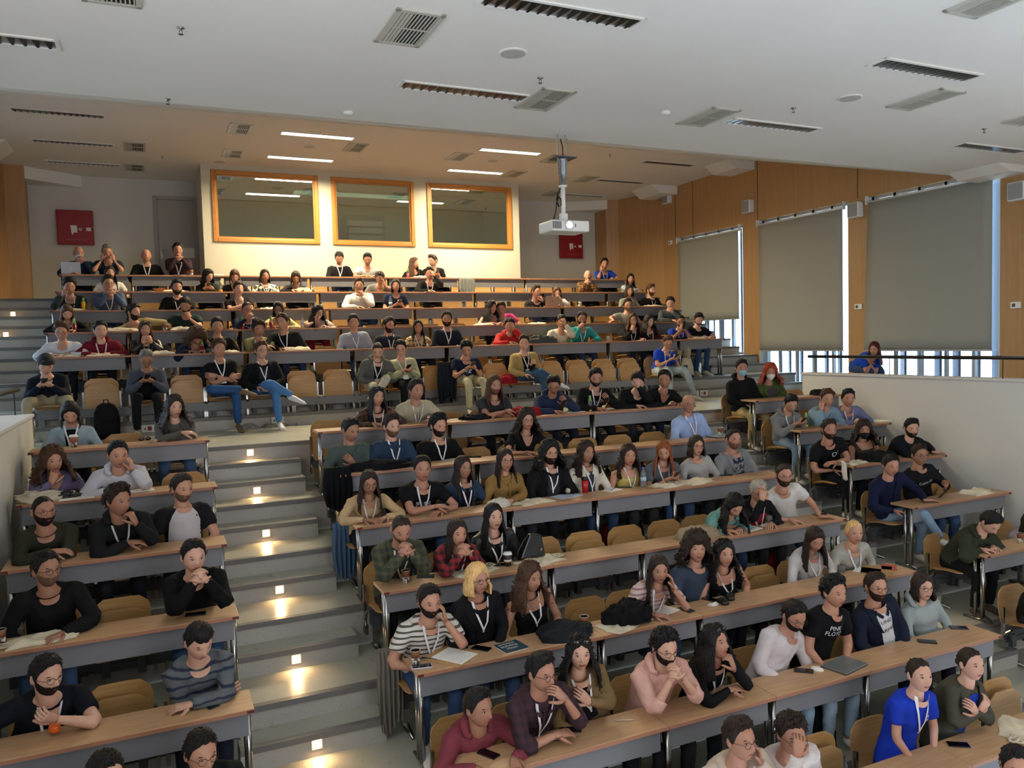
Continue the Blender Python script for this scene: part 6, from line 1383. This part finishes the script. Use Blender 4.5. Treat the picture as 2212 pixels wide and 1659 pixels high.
# cross aisle
fl = lambda u, v, z: at_z(u, v, z)
backpack(V3(*fl(233, 948, ZA)), 8, 'black backpack standing on the aisle floor under an empty seat', s=1.05)
q = fl(1548, 818, RF('U5')); t = thing('tote_bag', 'upright canvas tote with blue emblem on the floor under the desk end', 'bag', V3(q[0], 12.62, RF('U5')))
MB().loft([[(a * math.cos(k), b_ * math.sin(k), z) for k in [2 * PI * s / 16 for s in range(16)]] for (z, a, b_) in ((0, .16, .07), (.02, .175, .08), (.2, .15, .06), (.38, .10, .03))]).build('bag_body', M['canvas'], t, True)
MB().box(-0.12, -0.04, -0.085, -0.075, 0.16, 0.24).build('printed_emblem', mat('emblem_blue', '#2A3558', 0.7), t)
for s in (-1, 1): MB().tube([(-0.05, s * 0.02, 0.37), (-0.03, s * .02, 0.62), (0.03, s * .02, 0.62), (0.05, s * .02, 0.37)], 0.010, 6, flat=.4).build('handle', M['canvas'], t, True)
draped(V3(*at_y(962, 782, 12.05)), 0.36, 0.62, '1E242C', 'dark navy coat hanging over an empty front chair', seed=5)
pile(None, 0, 0, 0.17, 0.1, 0.2, '8E1420', 'bright red jacket on the seat behind the charcoal tee man', p=V3(*at_y(1098, 858, 11.95)) * V3(1, 1, 0) + V3(0, 0, ZA + 0.46))
pile(None, 0, 0, 0.2, 0.1, 0.07, '8E8A80', 'crumpled canvas bag on the aisle floor beside the blue sneaker', p=V3(*fl(592, 922, ZA)), nm='tote_bag', cat='bag'); pile(None, 0, 0, 0.12, 0.08, 0.09, 'A9A9A6', 'crumpled clear plastic bag on the aisle floor beside the brown boot', p=V3(*fl(538, 925, ZA)), nm='plastic_bag', cat='bag')
# middle block
cup('M1', 851, 913, 'brown paper cup before the woman in brown patterned shirt', 'brown'); paper('M1', 828, 918, 20, 'white leaflet left end of the first middle row', 0.15, 0.1); shades('M1', 930, 910, 20, 'dark sunglasses on the first middle-block desk'); paper('M1', 965, 903, 20, 'pale tissues right of the dark sunglasses', 0.16, 0.08)
pile('M1', 985, 897, 0.22, 0.14, 0.09, '141519', 'black jacket heap on the first middle-block desk'); cup('M1', 1041, 899, 'brown paper cup right of the black jacket heap', 'brown'); paper('M1', 1020, 897, -10, 'white booklet between the black jacket heap and the cup', 0.2, 0.12)
pile('M1', 1074, 888, 0.22, 0.14, 0.16, '8C1420', 'red jacket under the charcoal tee man\'s arms'); paper('M1', 1092, 894, 15, 'blue-edged leaflet before the red jacket', 0.28, 0.12, 'paper'); paper('M1', 1236, 890, 16, 'white sheets before the navy quilted top', 0.3, 0.2)
bottle('M1', 1275, 888, 'yellow drink bottle with green neck before the printed sweatshirt', 'E8C820', 0.28); paper('M1', 1305, 884, 12, 'sheets under the hands of the printed sweatshirt man', 0.3, 0.15); pile('M1', 1392, 877, 0.2, 0.12, 0.09, '17181B', 'black and white tracksuit jacket on the desk', rough=0.84)
paper('M1', 1455, 872, 5, 'crumpled sandwich wrapper at the right end of the first middle row', 0.12, 0.08)
pile('M2', 800, 1005, 0.46, 0.17, 0.12, '121316', 'big black coat spread over the left end of the second middle desk'); draped(V3(*at_y(728, 1010, RY('M2') + 0.02)), 0.34, 0.42, '121316', 'part of a black coat hanging off the second middle desk', seed=8)
paper('M2', 968, 992, 20, 'thin grey tablet sleeve before the bearded man in black', 0.18, 0.1, 'A9AAA8'); phone('M2', 1026, 988, 60, 'black phone left of the big curly hair, second middle row'); cup('M2', 1105, 979, 'brown paper cup before the woman with big curly hair', 'brown'); paper('M2', 1124, 975, 10, 'notebook before the woman with big curly hair', 0.2, 0.12)
laptop_closed('M2', 1536, 940, 5, 'A4A9A8', 'closed grey laptop right of the bald man in pale blue shirt'); cup('M2', 1556, 941, 'brown paper cup at the right end of the second middle desk', 'brown')
pile('M3', 1058, 1085, 0.14, 0.10, 0.11, 'C9C2B4', 'small white plush bag on the third middle desk', nm='plush_bag', cat='bag'); shades('M3', 1030, 1092, 30, 'folded sunglasses before the denim jacket woman'); tote('M3', 1135, 1078, 14, 'canvas bag under a phone before the mustard overshirt', w=0.42, h=0.26, t_=0.02); 
def phone_on(r, u, v, rz, lab, dz, **k):
    phone(r, u, v, rz, lab, **k); o = [x for x in C.objects if x.name.startswith('smartphone') and x.type == 'EMPTY' and x.get('label') == lab][-1]; o.location.z += dz
phone_on('M3', 1113, 1074, 70, 'black phone lying on a canvas bag', 0.032); paper('M3', 1222, 1071, 15, 'blue-white leaflet with a phone on it', 0.3, 0.2, 'B8C4D8'); phone_on('M3', 1226, 1068, 70, 'black phone on the blue-white leaflet', 0.007)
t = thing('tumbler', 'bright red travel tumbler with black lid', 'cup', spot('M3', 1264, 1064)); MB().lathe([(0.030, 0), (0.038, 0.14)], n=20).build('tumbler_body', mat('tumbler_red', '#B01A20', 0.25), t, True); MB().lathe([(0.040, 0.14), (0.040, 0.16), (0.033, 0.172), (0.001, 0.173)], n=20).build('lid', M['black'], t, True)
paper('M3', 1316, 1057, 20, 'white sheet with blue pen before the cream blazer', 0.2, 0.14, pen=True); phone('M3', 1345, 1052, 65, 'black phone left of the clear water bottle, third middle row'); bottle('M3', 1390, 1052, 'clear water bottle with blue cap before the yellow top', kind='water'); tote('M3', 1430, 1045, 10, 'flat canvas bag right of the clear water bottle, third middle row', w=0.36, h=0.24); tote('M3', 1482, 1037, 12, 'flat canvas bag with dark print before the grey sweater', w=0.40, h=0.27)
phone('M3', 1568, 1027, 70, 'black phone before the striped hoodie')
cup('M4', 877, 1258, 'brown and white paper cup at the left end of the fourth middle desk', 'brown'); phone('M4', 919, 1246, 65, 'black phone right of the cup, fourth middle row'); cup('M4', 969, 1240, 'dark cup with white lid before the red plaid shirt', 'dark'); tote('M4', 1018, 1232, 25, 'canvas bag and paper right of the dark lidded cup', w=0.42, h=0.26, t_=0.02)
phone('M4', 1080, 1221, 60, 'dark phone left of the second lidded cup'); cup('M4', 1097, 1222, 'dark cup with white lid before the leather jacket woman', 'dark'); tote('M4', 1165, 1213, 15, 'canvas bag under the small black handbag', w=0.46, h=0.26, t_=0.02)
q = spot('M4', 1148, 1207); t = thing('handbag', 'small black leather handbag standing on the fourth middle desk', 'bag', q + V3(0, 0, 0.022)); bev(MB().add([(-.13, -.045, 0), (.13, -.045, 0), (.13, .045, 0), (-.13, .045, 0), (-.02, -.03, .22), (.10, -.03, .20), (.10, .03, .20), (-.02, .03, .22)], [(3, 2, 1, 0), (4, 5, 6, 7), (0, 1, 5, 4), (1, 2, 6, 5), (2, 3, 7, 6), (3, 0, 4, 7)]).build('bag_body', mat('black_leather', '#0C0C0E', 0.3), t), 0.012, 3)
MB().lathe([(0.014, 0), (0.014, 0.004)], n=14).build('clasp', M['chrome'], t).matrix_local = Matrix.Translation((0.08, -0.047, 0.07)) @ Matrix.Rotation(PI / 2, 4, 'X')
MB().tube([(-.02, 0, .21), (-.08, 0, .16), (-.14, 0, .06), (-.16, 0, .012)], 0.006, 6).build('strap', mat('black_leather', '#0C0C0E', 0.3), t, True)
pile('M4', 1490, 1153, 0.28, 0.16, 0.15, '9A8A70', 'beige trench coat heaped on the fourth middle desk'); cup('M4', 1563, 1150, 'brown paper cup before the teal hoodie', 'brown'); paper('M4', 1612, 1143, 12, 'white sheet the teal hoodie woman writes on', 0.3, 0.2)
t = thing('drinking_cup', 'clear plastic cup before the red vest', 'cup', spot('M4', 1661, 1135)); MB().lathe([(0.027, 0), (0.037, 0.11), (0.035, 0.11), (0.025, 0.004)], n=16).build('cup_wall', mat('clear_plastic2', '#CFD4D4', 0.1, trans=0.8, alpha=0.5), t, True)
pile('M4', 1637, 1132, 0.06, 0.05, 0.035, 'D9D8D4', 'crumpled white tissue beside the clear plastic cup', nm='tissue', cat='tissue'); phone('M4', 1673, 1128, 75, 'black phone right of the clear plastic cup'); phone('M4', 1771, 1112, 75, 'black phone near the reaching man\'s hand'); 
cup('M5', 898, 1434, 'brown and white paper cup at the left end of the fifth middle desk', 'brown'); phone('M5', 911, 1441, 78, 'white-cased phone in front of the left cup, fifth middle row', 'C9C4D4'); paper('M5', 968, 1412, 35, 'brown kraft folder, fifth middle row', 0.30, 0.34, 'kraft')
q = spot('M5', 972, 1408); q[1] = RY('M5') + 0.17; t = thing('notepad', 'white written sheet on the brown folder', 'paper', q + V3(0.0, 0.01, 0.0065), 0.6); MB().box(-.11, .11, -.14, .14, 0, 0.006).build('sheets', M['paper'], t); 
for k in range(9): MB().box(-.09, .06 + .03 * (k % 2), -.11 + k * .024, -.108 + k * .024, 0.006, 0.0062).build('written_line', mat('ink', '#6A6E78', 0.8), t)
pen('M5', 915, 1424, -35, '17181A', 'black pen between the cup and the brown folder'); pen('M5', 928, 1424, -50, '2A3A6A', 'blue pen on the edge of the brown folder'); phone('M5', 1040, 1402, 40, 'black phone right of the brown folder')
q = spot('M5', 1094, 1389); q[1] = RY('M5') + 0.15; t = thing('booklet', 'dark teal booklet with white title lettering', 'book', q + V3(0, 0, 0.0005), math.radians(8)); MB().box(-.105, .105, -.10, .10, 0, .004).build('pages', M['paper'], t); MB().box(-.105, .105, -.10, .10, .004, .0065).build('cover', mat('teal_cover', '#2A4A54', 0.35), t)
me = text_mesh('activate\nbuilding\nideas', 0.048); me.materials.append(M['paper']); o = link('lettering', me, t); o.location = (-0.01, 0.02, 0.007)
pile('M5', 1208, 1365, 0.26, 0.17, 0.15, '1F2226', 'black-grey jacket heap left of a paper cup, fifth middle row'); cup('M5', 1262, 1358, 'brown and white paper cup between two jacket heaps', 'brown'); tote('M5', 1338, 1340, 20, 'canvas bag under the black puffer jacket', w=0.5, h=0.27, t_=0.025); x_ = pile('M5', 1330, 1330, 0.25, 0.15, 0.24, '101113', 'black puffer jacket piled on a canvas bag'); x_.location.z += 0.022
paper('M5', 1434, 1320, 15, 'open notebook the long-haired woman writes in', 0.24, 0.17); phone('M5', 1482, 1318, 10, 'grey-screened phone right of the open notebook', '1A1A1C', '3A3F44'); phone('M5', 1535, 1296, 20, 'black wallet-like phone above the white napkin'); pile('M5', 1533, 1304, 0.06, 0.04, 0.02, 'DEDDD8', 'folded white napkin, fifth middle row', nm='napkin', cat='napkin')
q = spot('M5', 1568, 1300); t = thing('headphones', 'black over-ear headphones on the fifth middle desk', 'headphones', q + V3(0, 0, 0.012)); MB().tube([(.075 * math.cos(a), .07 * math.sin(a), 0) for a in [PI * .1 + PI * 1.3 * k / 12 for k in range(13)]], 0.010, 8).build('headband', M['black'], t, True)
for s, px in ((0, (.07, .02)), (1, (-.055, -.05))): MB().lathe([(0.036, -.01), (0.04, 0), (0.038, .022), (0.01, .026)], n=16).build('ear_cup', M['black'], t, True).location = (px[0], px[1], 0)
bev(tag(MB().box(-.055, .055, -.04, .04, 0, .02).build('wallet', M['black']), 'black wallet behind the black headphones', 'wallet'), .004).location = tuple(spot('M5', 1572, 1286))
paper('M5', 1893, 1232, 35, 'folder with papers and red leaflet, right end of the fifth middle desk', 0.34, 0.28, 'kraft'); paper('M5', 1870, 1232, 30, 'white printed sheet on the right-end folder', 0.2, 0.24); C.objects[-1].name; paper('M5', 1920, 1226, 40, 'red and yellow leaflet on the right-end folder', 0.2, 0.14, 'A8503C')
t = thing('drinking_cup', 'low clear plastic cup before the pale grey turtleneck', 'cup', spot('M5', 1815, 1234)); MB().lathe([(0.03, 0), (0.036, 0.07), (0.034, 0.07), (0.028, 0.004)], n=16).build('cup_wall', mat('clear_plastic2', '#CFD4D4', 0.1), t, True)
phone('M6', 1055, 1630, 28, 'black phone between the red hoodie man\'s forearms'); phone('M6', 1233, 1578, 65, 'black phone before the maroon plaid shirt'); pen('M6', 1187, 1602, -22, '141416', 'black pen before the maroon plaid shirt'); pen('M6', 1349, 1557, -25, 'C9C0B0', 'cream pen before the pink hoodie')
phone('M6', 1586, 1493, -20, 'pink-edged phone under the hand of the woman in black', 'C49A94'); phone('M6', 1736, 1450, 48, 'black phone left of the white mouse')
q = spot('M6', 1765, 1447); t = thing('computer_mouse', 'white computer mouse beside the closed laptop', 'mouse', q, 0.5); MB().ell((0, 0, 0.004), (.033, .055, .026), 16, 10).build('mouse_shell', M['white'], t, True); MB().box(-.001, .001, -.05, -.01, .025, .0285).build('button_gap', M['darkmetal'], t)
laptop_closed('M6', 1818, 1436, 12, '8E9492', 'closed grey laptop on the sixth middle desk'); phone('M6', 2003, 1387, 48, 'black phone before the navy bomber jacket'); phone('M6', 2071, 1357, 55, 'dark blue phone before the pale grey hoodie', '1E2440', '1E2440')
phone('M7', 2070, 1610, 55, 'black phone before the royal blue tee, lowest desk'); tote('M7', 2200, 1575, 30, 'white canvas bag at the bottom right corner', w=0.4, h=0.28, t_=0.015)
# left block
cup('M1', 160, 966, 'patterned cup with white lid held by the light blue blazer', 'red'); shades('M1', 313, 952, 5, 'brown sunglasses on the upper left desk'); cup('M1', 348, 948, 'white patterned cup before the grey-brown blouse', 'red'); phone('M1', 378, 946, 80, 'pale phone right of the patterned cup, upper left desk', '8A8A80', '5A5C54')
pile('M2', 78, 1088, 0.22, 0.16, 0.12, 'C9BFA8', 'plump canvas bag at the left end of the second left desk', nm='tote_bag', cat='bag'); pile('M2', 143, 1074, 0.13, 0.09, 0.08, '121214', 'black camera on papers, second left desk', nm='camera', cat='camera', rough=0.4); paper('M2', 165, 1076, 8, 'white papers under the black camera', 0.28, 0.18); paper('M2', 303, 1060, 5, 'white sheet under the white hoodie man\'s elbow', 0.24, 0.14)
tote('M4', 92, 1383, 10, 'rolled canvas bag with looped handles, fourth left desk', w=0.44, h=0.2, t_=0.045); phone('M4', 423, 1328, 82, 'black phone before the black sweater, fourth left desk'); cup('M4', 2, 1392, 'paper cup cut by the left edge, fourth left desk', 'brown'); phone('M5', 452, 1523, 25, 'black phone before the tie-dye sweater')
o = MB().ell((0, 0, 0), (.036, .036, .036), 20, 14).build('ball', mat('orange_ball', '#E0641A', 0.35), None, True); P_ = [x for x in PEOPLE_REM if 'orange ball' in x.t['label']][0]; tag(o, 'small bright orange ball in the navy shirt man\'s hand', 'ball')
o.location = tuple(at_y(118, 1572, RY('M5') + 0.22)); o.location.z = max(o.location.z, RZ('M5') + 0.037)
# right block
pile('M1', 1702, 848, 0.22, 0.15, 0.13, '141416', 'black bag with red strap beside the green jacket woman', nm='bag', cat='bag'); bottle('M2', 1741, 923, 'yellow drink bottle with green neck on the second right desk', 'D8C020', 0.2); paper('M2', 1826, 917, 8, 'white sheet under the pale blue sweater man\'s pen', 0.22, 0.12); paper('M2', 1890, 909, 8, 'papers and folder at the wall end of the second right desk', 0.34, 0.24)
pile('M3', 1862, 988, 0.28, 0.17, 0.17, '141517', 'black puffer jacket on the third right desk'); tote('M3', 1838, 1000, 10, 'canvas bag under the black puffer jacket, third right desk', h=0.22); draped(V3(*at_y(1822, 996, RY('M3') - 0.0)), 0.06, 0.22, 'D9D2C0', 'canvas strap hanging from the third right desk', nm='strap', cat='strap', seed=4, folds=1, back=0.02)
tote('M4', 2092, 1062, 8, 'canvas bag with blue print on the fourth right desk', w=0.42, h=0.26, t_=0.05); phone('M5', 2147, 1175, 70, 'lit phone before the olive parka', '1A1A1C', 'C8D8F0', 2); cup('M5', 2204, 1172, 'brown paper cup at the right edge, fifth right desk', 'brown')
# bags and coats at the stair side
t = thing('bag', 'orange shopping bag hanging under the second right desk', 'bag', V3(*at_y(1760, 965, RY('M2') + 0.42))); MB().add([(-.10, -.04, -.45), (.14, -.04, -.47), (.16, .04, -.47), (-.10, .04, -.45), (-.05, -.01, 0), (.03, -.01, 0), (.03, .01, 0), (-.05, .01, 0)], [(3, 2, 1, 0), (4, 5, 6, 7), (0, 1, 5, 4), (1, 2, 6, 5), (2, 3, 7, 6), (3, 0, 4, 7)]).build('bag_body', mat('orange_bag', '#B8480E', 0.5), t)
draped(V3(*at_y(838, 1405, RY('M5') + 0.62)), 0.22, 0.62, '7A736A', 'grey-brown coat hanging from the seat of the striped tee man', seed=12)
draped(V3(*at_y(742, 1130, RY('M3') + 0.55)), 0.26, 0.52, '4A6480', 'pale blue jacket hanging beside the beige sweatshirt woman', seed=13)
backpack(V3(*at_z(872, 1640, RF('M6'))) * V3(1, 1, 1) + V3(0, 0.15, 0), 25, 'big black backpack on the stair side floor under the fifth middle desk', s=1.15)
for (u, v, r, lab, col, s) in ((1318, 1195, 'M3', 'dark red handbag on the floor under the third middle desk', '6E1420', 0.8), (1372, 1160, 'M3', 'black bag on the floor under the third middle desk', '131416', 0.75), (1668, 1235, 'M4', 'wine-red bag with white strap under the fourth middle desk', '6A1620', 0.9), (1765, 1570, 'M6', 'black backpack under the sixth middle desk', '101114', 0.95)):
    q = at_y(u, v, RY(r) + 0.3); backpack(V3(q[0], RY(r) + 0.3, RF(r)), 6, lab, col, s)
pile(None, 0, 0, 0.2, 0.16, 0.22, '111113', 'black jacket on the empty seat right of the sleeveless woman', p=V3(at_y(1668, 1240, RY('M5') + 0.52)[0], RY('M5') + 0.50, RF('M5') + 0.46))
t = thing('bottle', 'white hand sanitizer bottle on the left parapet', 'bottle', V3(-1.42, 9.0, CZ - 0.65)); bev(MB().box(-.035, .035, -.022, .022, 0, .09).build('bottle_body', M['white'], t), .012, 3); MB().lathe([(0.014, .09), (0.014, .105), (0.006, .107), (0.006, .13)], n=12).box(-.03, .01, -.006, .006, .13, .14).build('pump', M['white'], t)
fill_chairs()
